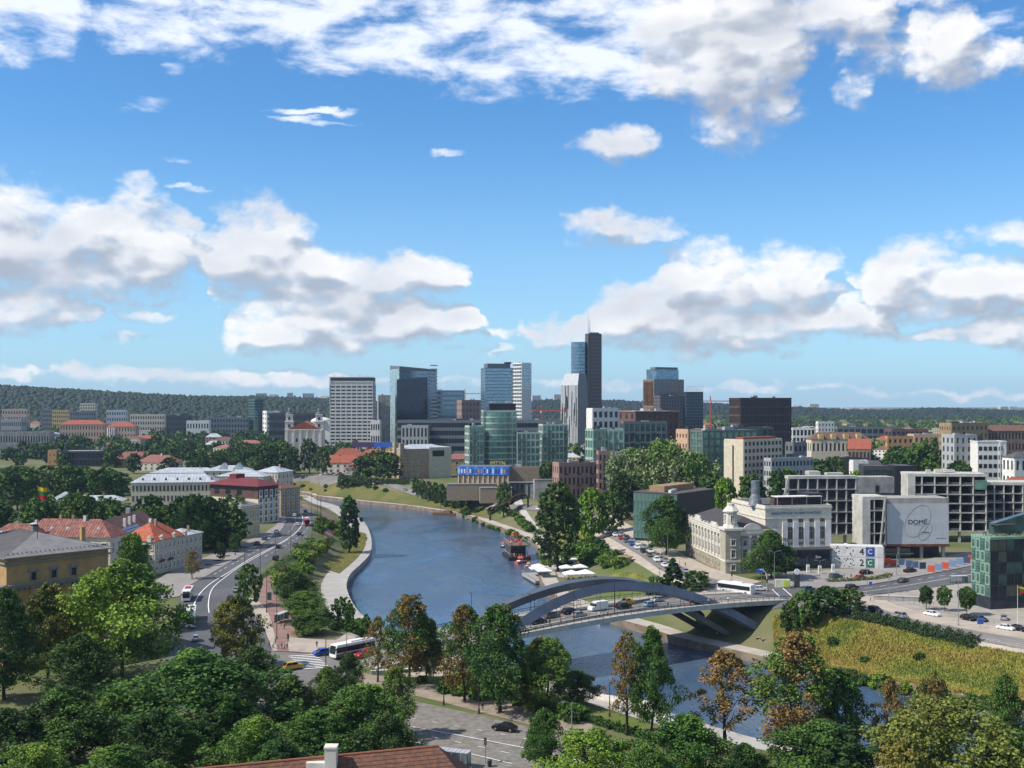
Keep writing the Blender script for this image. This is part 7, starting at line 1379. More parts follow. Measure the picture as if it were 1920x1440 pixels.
for a in [('hatch','black',543,961,552,950,'black car leading the traffic at the far bend of the left road'),('hatch','white',552,969,545,958,'white car just behind the leading black car on the left road'),('hatch','black',572,961,560,952,'black car nearest the river side at the far bend'),('sedan','silver',533,980,537,966,'silver car hugging the inner kerb by the tan townhouse'),('hatch','white',558,986,556,972,'white car left of the red bus'),('hatch','navy',561,1004,572,990,'navy car behind the red bus'),('sedan','silver',575,1010,585,996,'silver car on the outer lane behind the red bus'),('suv','silver',518,1000,528,990,'silver parked car, farthest in the parked row by the mansion'),('suv','white',507,1007,518,999,'white parked car in the row by the mansion'),('hatch','teal',496,1013,508,1006,'teal parked car in the row by the mansion'),('suv','black',482,1023,496,1014,'black parked car, nearest in the row by the mansion'),('suv','grey',554,1025,568,1012,'grey car at the outer kerb by the hedge'),('hatch','black',522,1028,536,1018,'black car by the green tree on the left road'),('suv','black',517,1050,530,1040,'black car on the side lane by the hedge end'),('hatch','black',446,1086,456,1074,'black car waiting at the bend above the small tree'),('sedan','silver',442,1110,448,1098,'silver car at the start of the turning lane'),('hatch','black',432,1126,440,1112,'black car half hidden by the pale olive tree'),('hatch','silver',366,1202,360,1180,'silver car behind the white articulated bus')]: pcar(*a, EMB)
JUN = 'cars at the near junction'
pcar('hatch','blue',602,1229,570,1234,'bright blue hatchback crossing the zebra stripes', JUN); pcar('suv','red',682,1233,660,1238,'red car beside the parked coach at the junction', JUN); pcar('suv','yellow',549,1256,585,1250,'yellow car turning at the junction', JUN); pcar('sedan','black',946,1371,905,1366,'black sedan alone on the cobbled street', JUN)
def bcar(kind, color, s, t, fwd, label): p = BP(s, t, .02); car(kind, color, p, math.atan2(BU.y, BU.x)+(0 if fwd else math.pi), label, 'cars on the bridge')
for a in [('hatch','white',4.5,8.2,1,'white car half under the near arch foot'),('suv','black',10.5,6.6,1,'black car first behind the near arch on the bridge'),('suv','grey',17.5,10.2,1,'dark grey car in the far lane behind the near arch'),('suv','black',24.5,11.2,1,'black car left of the white van on the bridge'),('hatch','silver',24.0,6.4,1,'silver-white hatchback in the near lane of the bridge'),('van','white',33.5,10.2,0,'white delivery van in the middle of the bridge'),('suv','black',41,8.2,1,'black boxy car right of the white van'),('pickup','yellow',46,12.6,0,'yellow car in the far lane of the bridge'),('hatch','sky blue',49.5,6.6,1,'pale blue car in the near lane of the bridge'),('hatch','silver',57,11.8,0,'silver car under the right end of the far arch')]: bcar(*a)
RJ = 'cars at the museum junction'
for a in [('sedan','teal',1281,1117,1320,1112,'teal car at the right end of the bridge'),('hatch','grey',1304,1125,1340,1119,'grey car crossing the bridge end'),('hatch','white',1326,1119,1360,1113,'white hatchback in front of the white coach'),('sedan','maroon',1356,1122,1390,1117,'maroon car beside the white coach'),('hatch','navy',1338,1128,1372,1122,'navy car nearest the railing at the bridge end'),('hatch','silver',1380,1126,1414,1122,'silver car behind the maroon one'),('hatch','white',1426,1108,1450,1108,'white car behind the white coach'),('sedan','white',1512,1126,1560,1122,'white car before the clump of trees'),('suv','teal',1515,1110,1550,1106,'teal car waiting beyond the clump of trees'),('sedan','maroon',1550,1108,1590,1104,'maroon car on the museum road'),('suv','black',1597,1106,1635,1101,'black car by the hedge on the museum road'),('suv','teal',1567,1085,1590,1083,'teal car parked before the museum entrance'),('suv','black',1624,1078,1650,1076,'black car parked under the containers'),('hatch','red',1614,1087,1632,1085,'red car parked behind the hedge strip'),('sedan','grey',1693,1092,1730,1084,'dark grey car driving off towards the right'),('pickup','black',1706,1074,1735,1070,'black pickup before the blue hoarding'),('hatch','silver',1617,1146,1650,1152,'pale car emerging behind the clump of trees'),('suv','black',1641,1149,1675,1158,'black car on the lower road by the hedge'),('suv','silver',1686,1159,1640,1147,'silver and dark car on the lower road'),('sedan','white',1748,1156,1780,1162,'white car parked below the plaza wall'),('hatch','black',1815,1164,1845,1170,'black car parked at the plaza edge'),('hatch','navy',1838,1166,1866,1172,'navy car parked beside the blue sign'),('hatch','silver',1882,1163,1882,1150,'silver car parked before the green office'),('sedan','white',1886,1182,1920,1188,'white car parked at the right edge'),('hatch','black',1910,1184,1940,1190,'black car at the right edge behind the white one'),('hatch','white',1219,990,1232,994,'white car parked by the mirrored glass hall'),('suv','navy',1231,994,1244,998,'navy car parked by the mirrored glass hall'),('suv','black',1243,998,1256,1002,'black car parked by the mirrored glass hall'),('hatch','white',1180,970,1190,974,'white car by the sports court')]: pcar(*a, RJ)
ords = ORD; cols = ['white','silver','white','navy','white','silver','grey','white','black','silver','white','silver','blue','white','grey','silver','red','white']
A = ground_line(lerp_line(UPES_L, UPES_R, .34), 60); B = ground_line(lerp_line(UPES_L, UPES_R, .66), 60)
for row, (Lp, n) in enumerate(((A, 14), (B, 15))):
    for k in range(n):
        i = 50-k*3.05 if row == 0 else 51-k*3.0; i0 = int(i); p = Lp[i0].lerp(Lp[i0+1], i-i0); q = Lp[i0+1]; c = cols[(k*2+row*5) % len(cols)]
        car(['hatch','sedan','suv','hatch'][(k+row) % 4], c, (p.x, p.y, T(p.x, p.y)+.22), heading(Lp[i0], q), f"{c} car, {ords[k]} from the bridge in the {'river-side' if row == 0 else 'museum-side'} queue", 'queue on the river street')
# far street and car park
for k, (px, py) in enumerate([(868,938),(886,942),(903,946),(930,951),(975,955),(760,920),(700,909),(640,899),(1010,957),(1038,958)]): pcar('hatch', ['white','silver','black','white','navy','silver','white','black','white','silver'][k], px, py, px+12, py+2.5, f'small far car on the street above the far slope, {ORD[k]} counted at random' if False else f"{['white','silver','black','white','navy','silver','white','black','white','silver'][k]} far car on the street above the far slope, {['below the terrace wall','next to the conifers','under the gallery corner','near the arch top','beside the arch','under the tan palace','under the dark trees','near the church trees','left of the large dark tree','behind the large dark tree'][k]}", 'far street cars', False, .4)
for k in range(22): p = Vector((-150+(k % 11)*5.5+(k//11)*2, 880+(k//11)*14, 2.75)); car(['hatch','suv'][k % 2], ['white','grey','silver','black','white','navy','red'][k % 7], p, 1.4, 'tiny parked car in the car park below the church', 'church car park', False)
# ---------------------------------------------------------------- buses
def bus(name, label, L, pos, hd, body, low, parts=1, roofc=None, group=None, coach=True, h=3.3):
    o = empty(name, pos, hd, label, 'bus', group); n = parts; seg = L/n
    for k in range(n):
        x0, x1 = L/2-seg*(k+1)+(.25 if k < n-1 else 0), L/2-seg*k-(.25 if k else 0)
        mb = MB(); prof = [(x0, .35), (x1, .35), (x1, 1.2), (x1-.1, 2.4), (x1-.35, h-.1), (x1-.7, h), (x0+.3, h), (x0, h-.2)]; slab_loft(mb, prof, 2.55, .03, .18); mb.build('body', body, o)
        mb = MB()
        for s in (-1, 1): mb.box(x0+.4, s*1.255-.035, 1.35, x1-.25, s*1.255+.035, 2.65)
        setp(mb.build('side_windows', mat('bus_glass', (.015, .017, .02), .25, .3), o), kind='stuff')
        if low: MB().box(x0+.1, -1.29, .4, x1-.15, 1.29, 1.15).build('lower_panel', low, o)
        if k == 0:
            MB().add([(x1+.02, -1.1, 1.15), (x1+.02, 1.1, 1.15), (x1-.07, 1.1, 2.4), (x1-.28, 1.0, h-.25), (x1-.28, -1.0, h-.25), (x1-.07, -1.1, 2.4)], [(0, 1, 2, 5), (5, 2, 3, 4)]).build('windscreen', CGL, o)
            for s in (-1, 1): link('headlight', CARS['van']['head'], o, (x1-.02, s*.95, .75)); MB().bar((x1-.1, s*1.3, 2.5), (x1+.25, s*1.5, 2.1), .12, .3).build('mirror', DGREY, o)
        elif True: MB().box(x1-.02, -1.15, .5, x1+.52, 1.15, h-.2).build('bellows', DGREY, o)
        for xx in (x0+2.0, x1-2.4) if k == 0 else (x0+2.2,):
            for s in (-1, 1): w = link('wheel', CARS['van']['tyre'], o, (xx, s*1.15, .48), scale=1.35); link('rim', CARS['van']['rim'], w)
        MB().box(x0+seg*.3, -.8, h, x0+seg*.6, .8, h+.28).build('roof_pod', roofc or WHT, o)
    return o
p = G(662, 1229); bus('coach', 'white tour coach with dark windows at the near junction', 12.5, (p.x, p.y, .25), heading(p, G(610, 1240)), PAINT['white'], PAINT['grey'])
p = G(1380, 1113); bus('coach', 'white tour coach crossing the museum junction', 12.5, (p.x, p.y, p.z+.25), heading(p, G(1340, 1113)), PAINT['white'], None)
p = G(358, 1168); bus('articulated_bus', 'white articulated city bus on the left road', 18, (p.x, p.y, .25), heading(G(362, 1135), G(357, 1185)), PAINT['white'], PAINT['grey'], 2)
p = G(352, 1124); bus('trolleybus', 'white and red trolleybus half hidden behind the articulated bus', 11, (p.x, p.y, .25), heading(G(362, 1110), G(352, 1128)), PAINT['white'], PAINT['red'], roofc=PAINT['red'])
p = G(575, 985); bus('city_bus', 'red and cream city bus on the far bend of the left road', 12, (p.x, p.y, .25), heading(G(572, 975), G(577, 992)), PAINT['red'], mat('paint_cream', (.6, .5, .36), .4))
# ---------------------------------------------------------------- river craft and terraces
def wpt(px, py): d = F*(CH+10)/(py-HZ); return Vector(((px-960)/F*d, d, -10))
def hull(mb, L, w, h, z0=0): mb.prism([(-L/2, -w*.42), (L/2-w*.5, -w/2), (L/2, 0), (L/2-w*.5, w/2), (-L/2, w*.42)], z0-.4, z0+h)
RUST = mat('steel_dark', (.04, .035, .032), .6, .3, .3)
t = empty('restaurant_boat', wpt(968, 1046), R(100), 'two-deck dark restaurant barge with red seats moored at the far bank', 'boat')
MB().box(-9, -5, -.5, 9, 5, 1.1).build('hull', RUST, t); MB().box(-8.2, -4.4, 4.4, 8.4, 4.4, 4.7).build('upper_deck', mat('deck_timber', (.16, .11, .08), .8), t); MB().box(-4, -3.6, 1.1, 7, 3.6, 4.3).build('saloon', GLN, t)
for x in (-8, -4, 0, 4, 8):
    for y in (-4.2, 4.2): MB().bar((x, y, 1.1), (x, y, 5.7), .18).build('post', mat('post_pale', (.35, .33, .31), .7), t)
for y in (-4.3, 4.3): MB().bar((-8.2, y, 5.6), (8.4, y, 5.6), .1).build('rail', SILVER, t); MB().bar((-8.8, y, 2.0), (8.4, y, 2.0), .1).build('rail', SILVER, t)
MB().bar((-8.2, -4.3, 5.6), (-8.2, 4.3, 5.6), .1).build('rail', SILVER, t); MB().bar((-7, -3, 1.1), (-3, 3, 4.5), .8, .15).build('stair', RUST, t)
t.scale = (1.05, 1, 1.45)
lr = MB(); pts = [(5.5, 1.3*math.cos(2*math.pi*k/16), 6.2+1.3*math.sin(2*math.pi*k/16)) for k in range(17)]; lr.tube(pts, .35, 6).build('life_ring', mat('ring_orange', (.6, .16, .04), .6), t)
rr = random.Random(5)
for k in range(16): x, y = rr.uniform(-7.5, 7.5), rr.uniform(-3.8, 3.8); MB().box(x-.5, y-.4, 4.71, x+.5, y+.4, 5.3).build('deck_seat', rr.choice([REDC, mat('cloth_white', (.6, .58, .55), .8), mat('cloth_pink', (.5, .25, .22), .8)]), t)
for k in range(8): x = -8.4+k*.55; MB().box(x, -4.4+k, 1.12, x+.4, -3.9+k, 1.9).build('deck_chair', rr.choice([REDC, WHT]), t)
for k, (px, py, c, lab, sz) in enumerate([(945,1026,REDC,'small red boat left of the restaurant barge',1),(978,1056,REDC,'red-canopied boat just below the restaurant barge',1.25),(993,1064,mat('hull_orange', (.45, .22, .12), .6),'small orange boat beside the parasol terrace',.9)]):
    t = empty('small_boat', wpt(px, py), R(70-k*30), lab, 'boat'); mb = MB(); hull(mb, 5*sz, 2.1*sz, .8*sz); mb.build('hull', c if k else RUST, t); MB().box(-1.6*sz, -.8*sz, .8*sz, .8*sz, .8*sz, 1.1*sz).build('bench', WHT, t)
    MB().lathe([(1.3*sz, 1.9*sz), (1.0*sz, 2.3*sz), (.1, 2.6*sz)], 10, -.3, 0).build('canopy', c, t)
    for y in (-.8, .8): MB().bar((-.3, y*sz, .8*sz), (-.3, y*sz, 2*sz), .06).build('canopy_post', SILVER, t)
t = empty('wooden_boat', wpt(832, 966), R(160), 'old wooden boat moored at the far quay', 'boat'); mb = MB(); hull(mb, 17, 4.4, 1.5); mb.build('hull', mat('hull_brown', (.12, .065, .04), .8), t); MB().box(-5, -1.5, 1.5, 0, 1.5, 3).build('cabin', mat('deck_timber', None), t); MB().bar((2, 0, 1.4), (2, 0, 8), .16).build('mast', DGREY, t); MB().bar((2, 0, 7.5), (-5, 0, 4), .08).build('boom', DGREY, t)
t = empty('floating_jetty', wpt(1140, 1168), R(20), 'small concrete landing stage under the bridge', 'jetty'); MB().box(-3.5, -1.5, -.3, 3.5, 1.5, .8).build('deck', CONL, t); MB().bar((-3, 1.2, .8), (-3, 1.2, 2), .08).build('post', DGREY, t)
t = empty('terrace_deck', wpt(1016, 1094)+Vector((0, 6, 0)), R(14), 'timber terrace deck over the water with white parasols', 'terrace'); MB().box(-5, -9, .6, 4.5, 12, 1.6).build('platform', mat('deck_grey', (.33, .31, .29), .8), t); 
for k in range(12): MB().bar((-4.9, -8.8+k*1.85, 1.6), (-4.9, -8.8+k*1.85, 2.7), .08).build('rail_post', SILVER, t)
MB().bar((-4.9, -8.8, 2.7), (-4.9, 11.6, 2.7), .08).build('handrail', SILVER, t); MB().bar((-4.9, -8.9, 2.7), (4.4, -8.9, 2.7), .08).build('handrail', SILVER, t)
FAB = mat('parasol_white', (.72, .72, .72), .8)
def parasol(p, w, lab, h=3.1):
    o = empty('parasol', p, R(12), lab, 'parasol', 'white terrace parasols'); MB().add([(-w, -w, h), (w, -w, h), (w, w, h), (-w, w, h), (0, 0, h+w*.42), (-w, -w, h-.3), (w, -w, h-.3), (w, w, h-.3), (-w, w, h-.3)], [(0, 1, 4), (1, 2, 4), (2, 3, 4), (3, 0, 4), (5, 6, 1, 0), (6, 7, 2, 1), (7, 8, 3, 2), (8, 5, 0, 3)]).build('canopy', FAB, o); MB().bar((0, 0, 0), (0, 0, h+.3), .1).build('pole', DGREY, o)
    for a, b in ((w, w), (-w, w), (w, -w), (-w, -w)): MB().bar((0, 0, h-.3), (a, b, h-.05), .04).build('rib', DGREY, o)
    MB().box(-.5, -.5, 0, .5, .5, .15).build('base', CONR, o)
dk = wpt(1016, 1094)+Vector((0, 6, 1.6))
for k, (dx, dy, w) in enumerate([(-1, 8.5, 2.6), (-1.6, 3.0, 2.9), (1.0, -2.6, 2.9)]): parasol(dk+Vector((dx, dy, 0)), w, f'white parasol on the water terrace, {ORD[k]} from the back')
for k, (px, py, w) in enumerate([(1062,1070,2.6),(1088,1069,2.6),(1072,1082,3.1),(1098,1081,3.1)]): parasol(G(px, py+8), w, ['back left','back right','front left','front right'][k]+' white parasol of the promenade cafe')
for k in range(14):
    p = G(1062+rr.random()*46, 1083+rr.random()*10); t = empty('cafe_table', p, rr.random()*3, 'small cafe table with chairs under the promenade parasols', 'table', 'cafe tables'); MB().lathe([(.45, .72), (.45, .76)], 10).build('table_top', mat('deck_timber', None), t); MB().bar((0, 0, 0), (0, 0, .72), .08).build('leg', DGREY, t)
    for s in (-1, 1): MB().box(s*.8-.2, -.2, 0, s*.8+.2, .2, .45).box(s*.98-.03, -.2, .45, s*.98+.03, .2, .9).build('chair', CLAD, t)
t = empty('cafe_kiosk', G(1062, 1062), R(12), 'white flat-roofed cafe kiosk behind the parasols', 'kiosk'); MB().box(-4, -1.8, 0, 4, 1.8, 2.9).build('wall', SILVER, t); MB().box(-4.3, -2.1, 2.9, 4.3, 2.1, 3.15).build('roof', WHT, t); MB().box(-3.2, -1.86, 1, 2.4, -1.81, 2.4).build('hatch', GLN, t)
for k, (px, py) in enumerate(((1158,1047),(1172,1056))): t = empty('pavilion_hut', G(px, py), R(-20), ['upper','lower'][k]+' round-roofed timber hut beside the river street', 'hut'); MB().lathe([(2.6, 0), (2.6, 2.4)], 12).build('wall', mat('hut_cream', (.42, .38, .28), .8), t); MB().lathe([(3.2, 2.4), (3.1, 2.7), (.4, 3.1)], 12).build('roof', mat('timber_tan', None), t)
# rusty pipe arch
a = G(919, 976); b_ = G(990, 952); t = empty('pipe_arch_sculpture', a, 0, 'rusty bent pipe arch sculpture over the far promenade', 'sculpture'); D2 = b_-a
prof = [(0, 0, 0), (.0, .0, 4.6), (.03, .03, 6.6), (.12, .12, 8.0), (.25, .25, 8.4), (.36, .36, 9.2), (.62, .62, 13.6), (.74, .74, 15.0), (.86, .86, 15.4), (.95, .95, 14.6), (1, 1, 12.6), (1, 1, D2.z+.1)]
MB().tube(smooth3 := [(p[0]*D2.x, p[1]*D2.y, p[2]) for p in prof], .55, 12).build('pipe', mat('rust_pipe', (.055, .028, .02), .7, .3, .2, var=.3), t, smooth=True)
# ---------------------------------------------------------------- street furniture
POLE = mat('pole_dark', (.045, .045, .05), .5, .4, .4); POLEG = mat('pole_grey', (.30, .31, .32), .5, .4, .4)
def lamp(px, py, top, lab, group, m=POLE, arms=1, rz=0):
    p = G(px, py); h = CH-(top-HZ)/F*p.y-p.z; o = empty('street_lamp', p, rz, lab, 'lamp', group); MB().tube([(0, 0, 0), (0, 0, .9), (0, 0, 1), (0, 0, h)], [.2, .2, .11, .06], 8).build('pole', m, o)
    for s in ([1] if arms == 1 else [1, -1]): MB().tube([(0, 0, h-.1), (s*.8, 0, h+.25), (s*1.9, 0, h+.35)], .05, 6).build('arm', m, o); MB().box(s*1.7-.35, -.15, h+.3, s*1.7+.5, .15, h+.42).build('lamp_head', m, o)
    MB().lathe([(.32, -.2), (.3, .12), (.18, .2)], 8).build('base', m, o)
for k, (px, py, tp) in enumerate([(543,948,915),(565,952,910),(584,962,921),(595,972,925),(602,990,930),(601,996,936),(585,1010,962),(566,1028,980),(545,1037,988),(517,1060,998),(488,1083,1017),(459,1076,1016),(441,1042,988),(500,1150,1067),(519,1200,1098)]): lamp(px, py, tp, f'dark street lamp on the left road, {ORD[k]} from the far bend', 'left road lamps', rz=k)
for k, (px, py, tp, lab) in enumerate([(1452,1100,1035,'grey double lamp before the palace tree'),(1537,1088,1052,'grey double lamp before the museum entrance'),(1626,1115,1030,'tall grey lamp at the museum road corner'),(1681,1080,1040,'grey lamp before the hoarding'),(1797,1175,1090,'thin grey lamp beside the plaza tree'),(1188,1010,962,'lamp beside the queue of cars, upper'),(1222,1030,985,'lamp beside the queue of cars, middle'),(1252,1050,1003,'lamp beside the queue of cars, lower'),(1274,1098,1050,'lamp at the foot of the river street'),(1666,1130,1085,'short grey lamp on the plaza edge')]): lamp(px, py, tp, lab, 'right bank lamps', POLEG, 2 if k < 3 else 1, rz=.3*k)
for k, (px, py, tp, lab) in enumerate([(832,1322,1205,'tall dark lamp between the riverside chestnuts'),(898,1338,1232,'ornate dark lamp right of the tall one'),(650,1270,1190,'dark lamp at the near crossing island'),(611,1264,1150,'slender green lamp by the zebra crossing'),(1072,1382,1318,'grey lamp by the hedge on the cobbled street'),(112,1440,1370,'lamp in the bottom left park'),(1143,1345,1280,'thin lamp on the lower riverside path')]): lamp(px, py, tp, lab, 'near bank lamps', POLEG if 'grey' in lab else POLE, 1, k*.9)
for k, (s, t_) in enumerate(((6, 3.7), (20, 3.7), (34, 3.7), (48, 3.7), (-4, 16.3), (-22, 16.3), (62, 16.3))):
    p = BP(s, t_, .2); o = empty('bridge_lamp', p, math.atan2(BU.y, BU.x)+1.57, f'slim dark lamp on the bridge, {ORD[k]} mast', 'lamp', 'bridge lamps'); MB().tube([(0, 0, 0), (0, 0, 8.5)], [.12, .06], 7).build('pole', POLE, o); MB().box(-.2, -.1, 8.4, .9, .1, 8.55).build('lamp_head', POLE, o)
def signal(px, py, lab, h=3.4, arm=0):
    p = G(px, py); o = empty('traffic_light', p, 0, lab, 'traffic light', 'traffic lights'); MB().tube([(0, 0, 0), (0, 0, h)], .08, 7).build('pole', POLEG, o); b2 = MB().box(-.22, -.2, h-.2, .22, .2, h+1.0).build('signal_head', BLACK, o)
    for k, c in enumerate(((.5, .03, .02), (.5, .3, .02), (.03, .3, .08))): MB().lathe([(.12, 0), (.11, .03)], 8).build('lens', mat('lens_%d' % k, c, .3), b2, (0, -.21, h+.75-k*.38)).rotation_euler = (math.pi/2, 0, 0)
for a in [(910,1432,'traffic light on the pavement of the cobbled street'),(646,1258,'traffic light on the crossing island'),(1438,1112,'traffic light with board at the museum junction'),(1372,1098,'traffic light at the corner palace'),(1684,1112,'traffic light on the museum road'),(540,1222,'traffic light at the bus lane corner')]: signal(*a)
def sign(px, py, w, h, z, m, lab, post=POLEG):
    p = G(px, py); o = empty('road_sign', p, 0, lab, 'sign', 'road signs'); MB().tube([(0, 0, 0), (0, 0, z+h)], .06, 6).build('post', post, o); MB().box(-w/2, -.09, z, w/2, -.065, z+h).build('panel', m, o); MB().box(-w/2-.05, -.062, z-.05, w/2+.05, -.05, z+h+.05).build('frame', WHT, o)
SB = mat('sign_blue', (.03, .10, .42), .4)
sign(648,1276,1.6,1.6,2.6,SB,'blue direction sign on the crossing island'); sign(1428,1100,1.3,1.3,4.5,SB,'blue square sign near the curved pole'); sign(1838,1180,1.6,1.4,1.4,SB,'blue sign before the green office'); sign(462,1122,1.4,2.2,.6,NAVYC,'dark advertising panel by the left bend'); sign(505,1128,1.3,2.4,.5,mat('kiosk_green', (.05, .09, .08), .4),'green-black advertising pillar by the brick walk'); sign(1632,1116,.9,1.2,3.0,SB,'small blue sign at the museum road corner')
p = G(1438, 1110); o = empty('curved_gantry', p, 0, 'curved white pole arching over the museum junction', 'pole'); MB().tube([(0, 0, 0), (0, 0, 4.8), (-.4, 0, 6.2), (-1.4, 0, 7.0), (-2.6, 0, 7.1)], .11, 8).build('pole', WHT, o); MB().box(-3.2, -.08, 6.2, -2.2, .08, 7.3).build('board', SB, o)
p = G(1467, 1103); o = empty('billboard', p, R(-4), 'pale green hoarding box beside the museum junction', 'billboard'); MB().box(-2.3, -.6, .3, 2.3, .6, 2.9).build('panel', mat('billboard_cream', (.55, .56, .42), .7), o); MB().box(.3, -.66, .5, 2.1, -.61, 2.7).build('poster', mat('billboard_lime', (.45, .55, .10), .7), o); MB().box(-2.0, -.4, 0, 2.0, .4, .3).build('base', CONR, o)
p = G(1494, 1102); o = empty('clock_pillar', p, 0, 'dark pillar with a white clock beside the museum', 'clock'); MB().box(-.85, -.5, 0, .85, .5, 4.8).build('pillar', DGREY, o); MB().lathe([(.95, 0), (.95, .35)], 14).build('clock_face', WHT, o, (0, -.2, 5.2)).rotation_euler = (math.pi/2, 0, 0)
def shelter(pos, rz, lab, L=5.5, roofm=None):
    o = empty('bus_shelter', pos, rz, lab, 'shelter'); MB().box(-L/2, -.9, 2.5, L/2, .9, 2.62).build('roof', roofm or SILVER, o)
    for k in range(7): MB().box(-L/2+.1+k*(L-.2)/7, -.9, 2.62, -L/2+.2+k*(L-.2)/7, .9, 2.68).build('roof_rib', SILVER, o)
    for x in (-L/2+.1, L/2-.1):
        for y in (-.8, .8): MB().bar((x, y, 0), (x, y, 2.5), .09).build('post', POLE, o)
    for k in range(3): MB().box(-L/2+.2+k*(L-.4)/3, .78, .2, -L/2+.1+(k+1)*(L-.4)/3, .81, 2.4).build('pane', GLP, o)
    MB().box(L/2-.12, -.7, .3, L/2-.06, .7, 2.2).build('poster_panel', GLG, o); MB().box(-L/4, .2, .4, L/4, .6, .5).build('bench', CLAD, o)
p = G(852, 1438); shelter((p.x, p.y, .25), R(-20), 'glass bus shelter with ribbed roof beside the cobbled street'); p = G(528, 1168); shelter((p.x, p.y, .3), R(75), 'dark bus shelter on the brick walk'); p = G(1798, 1095); shelter((p.x, p.y, p.z+.15), R(10), 'dark bus shelter before the green office')
for k, (px, py) in enumerate(((1515,1075),(1537,1077),(1562,1074))): p = G(px, py); o = empty('totem_sign', p, 0, ['left','middle','right'][k]+' white totem before the museum entrance', 'totem'); MB().box(-.5, -.4, 0, .5, .4, 3.0).build('pillar', WHT, o); MB().box(-.3, -.42, 1.2, .3, -.41, 2.4).build('print', GREYW, o)
def flag(p, h, w, fh, lab, pole, turn=0):
    o = empty('flagpole', p, turn, lab, 'flag'); MB().tube([(0, 0, 0), (0, 0, h)], [.09, .04], 7).build('pole', pole, o); MB().lathe([(.12, h), (.01, h+.25)], 6).build('finial', mat('gold_paint', None), o)
    for k, c in enumerate(((.62, .40, .01), (.02, .16, .05), (.45, .015, .02))):
        vs_ = []; n = 9
        for i in range(n): x = .06+w*i/(n-1); y = .22*math.sin(i*.95)*i/n; dz = -.06*i*w/3; vs_ += [(x, y, h-.1-fh*k/3+dz), (x, y+.05, h-.1-fh*(k+1)/3+dz)]
        MB().add(vs_, [(2*i, 2*i+1, 2*i+3, 2*i+2) for i in range(n-1)]).build('stripe', mat('flag_%d' % k, c, .8), o)
flag(AT(70, 1010, 268), 12.5, 2.2, 2.8, 'yellow, green and red flag flying above the ochre museum roof', POLE); p = G(1908, 1176); flag(p, 11, 2.6, 1.6, 'yellow, green and red flag before the green office', WHT)
# railings
def railing(px, lab, h=1.05, m=POLE, step=2.0):
    q = ground_line(px, 60); L = sum((b-a).length for a, b in zip(q[:-1], q[1:])); n = max(3, int(L/step)); q = resample([(v.x, v.y) for v in q], n); c = q[0]; o = empty('railing', (c.x, c.y, T(c.x, c.y)), 0, lab, 'railing')
    z0 = T(c.x, c.y); pt = [Vector((v.x-c.x, v.y-c.y, T(v.x, v.y)-z0)) for v in q]; pm = MB().bar((0, 0, -.1), (0, 0, h), .06).mesh('post', m)
    for v in pt: link('post', pm, o, v)
    MB().tube([v+Vector((0, 0, h)) for v in pt], .035, 5).build('handrail', m, o); MB().tube([v+Vector((0, 0, h*.5)) for v in pt], .022, 5).build('mid_rail', m, o)
railing([(1100,1326),(1160,1342),(1240,1364),(1330,1390)], 'railing along the lower riverside path at the bottom'); railing([(1617,1155),(1720,1178),(1832,1203),(1960,1230)], 'long railing between lower road and hedge', m=POLEG); railing([(1620,1120),(1700,1132),(1800,1158)], 'railing on the edge of the plaza', m=POLEG); railing([(1300,1101),(1360,1112),(1425,1100)], 'glass-topped railing along the junction corner', m=POLEG)
p = G(1690, 1128); o = empty('plaza_wall', p, R(-14), 'low grey concrete ramp wall on the plaza', 'wall'); MB().box(-8, -.3, 0, 7, .3, 1.5).build('wall', CONR, o); MB().box(-8.1, -.4, 1.5, 7.1, .4, 1.65).build('coping', CONL, o)
p = G(1160, 1100); o = empty('stair_wall', G(1085, 1030), R(32), 'long pale concrete retaining wall on the slope left of the river street', 'wall'); MB().box(-8, -.25, -.6, 10, .25, 1.1).build('wall', CONL, o); MB().box(-8.1, -.32, 1.1, 10.1, .32, 1.22).build('coping', CONL, o)
p = G(770, 1262); o = empty('garden_wall', p, R(14), 'low pale wall behind the golden chestnut', 'wall'); MB().box(-9, -.3, -.3, 10, .3, 1.0).build('wall', CONL, o); MB().box(-9.1, -.36, 1.0, 10.1, .36, 1.1).build('coping', WHT, o)
p = wpt(1150, 1326)+Vector((2, -3, 2.2)); o = empty('concrete_slipway', p, R(-30), 'pale concrete slipway at the near bank', 'slipway'); MB().box(-8, -2.2, -.5, 8, 2.2, .35).build('slab', mat('slip_pale', (.62, .56, .48), .9, wear=.2), o); MB().bar((-5.5, 1.5, .3), (-5.5, 1.5, 2.6), .1).build('post', REDC, o); MB().lathe([(.35, 2.4), (.35, 2.5)], 10, -5.5, 1.5).build('warning_disc', REDC, o)
p = wpt(1245, 1366)+Vector((2, -2, 2.2)); o = empty('blue_pedal_boats', p, R(-30), 'blue and white landing gear on the near bank', 'boat'); mb = MB(); hull(mb, 5, 2, .7); mb.build('hull', WHT, o); MB().box(-1.5, -.6, .7, 1, .6, 1.2).build('seat', BLUEC, o)
for k, (px, py) in enumerate(((1647,1440),(918,1438),(1404,1420))): p = G(px, py); o = empty('litter_bin', p, 0, ['dark litter bin at the bottom right path','dark litter bin beside the traffic light on the cobbled street','dark litter bin by the bottom hedge'][k], 'bin'); MB().lathe([(.35, 0), (.4, 1.1), (.42, 1.15)], 10).build('drum', BLACK, o); MB().lathe([(.44, 1.15), (.3, 1.3)], 10).build('lid', DGREY, o)
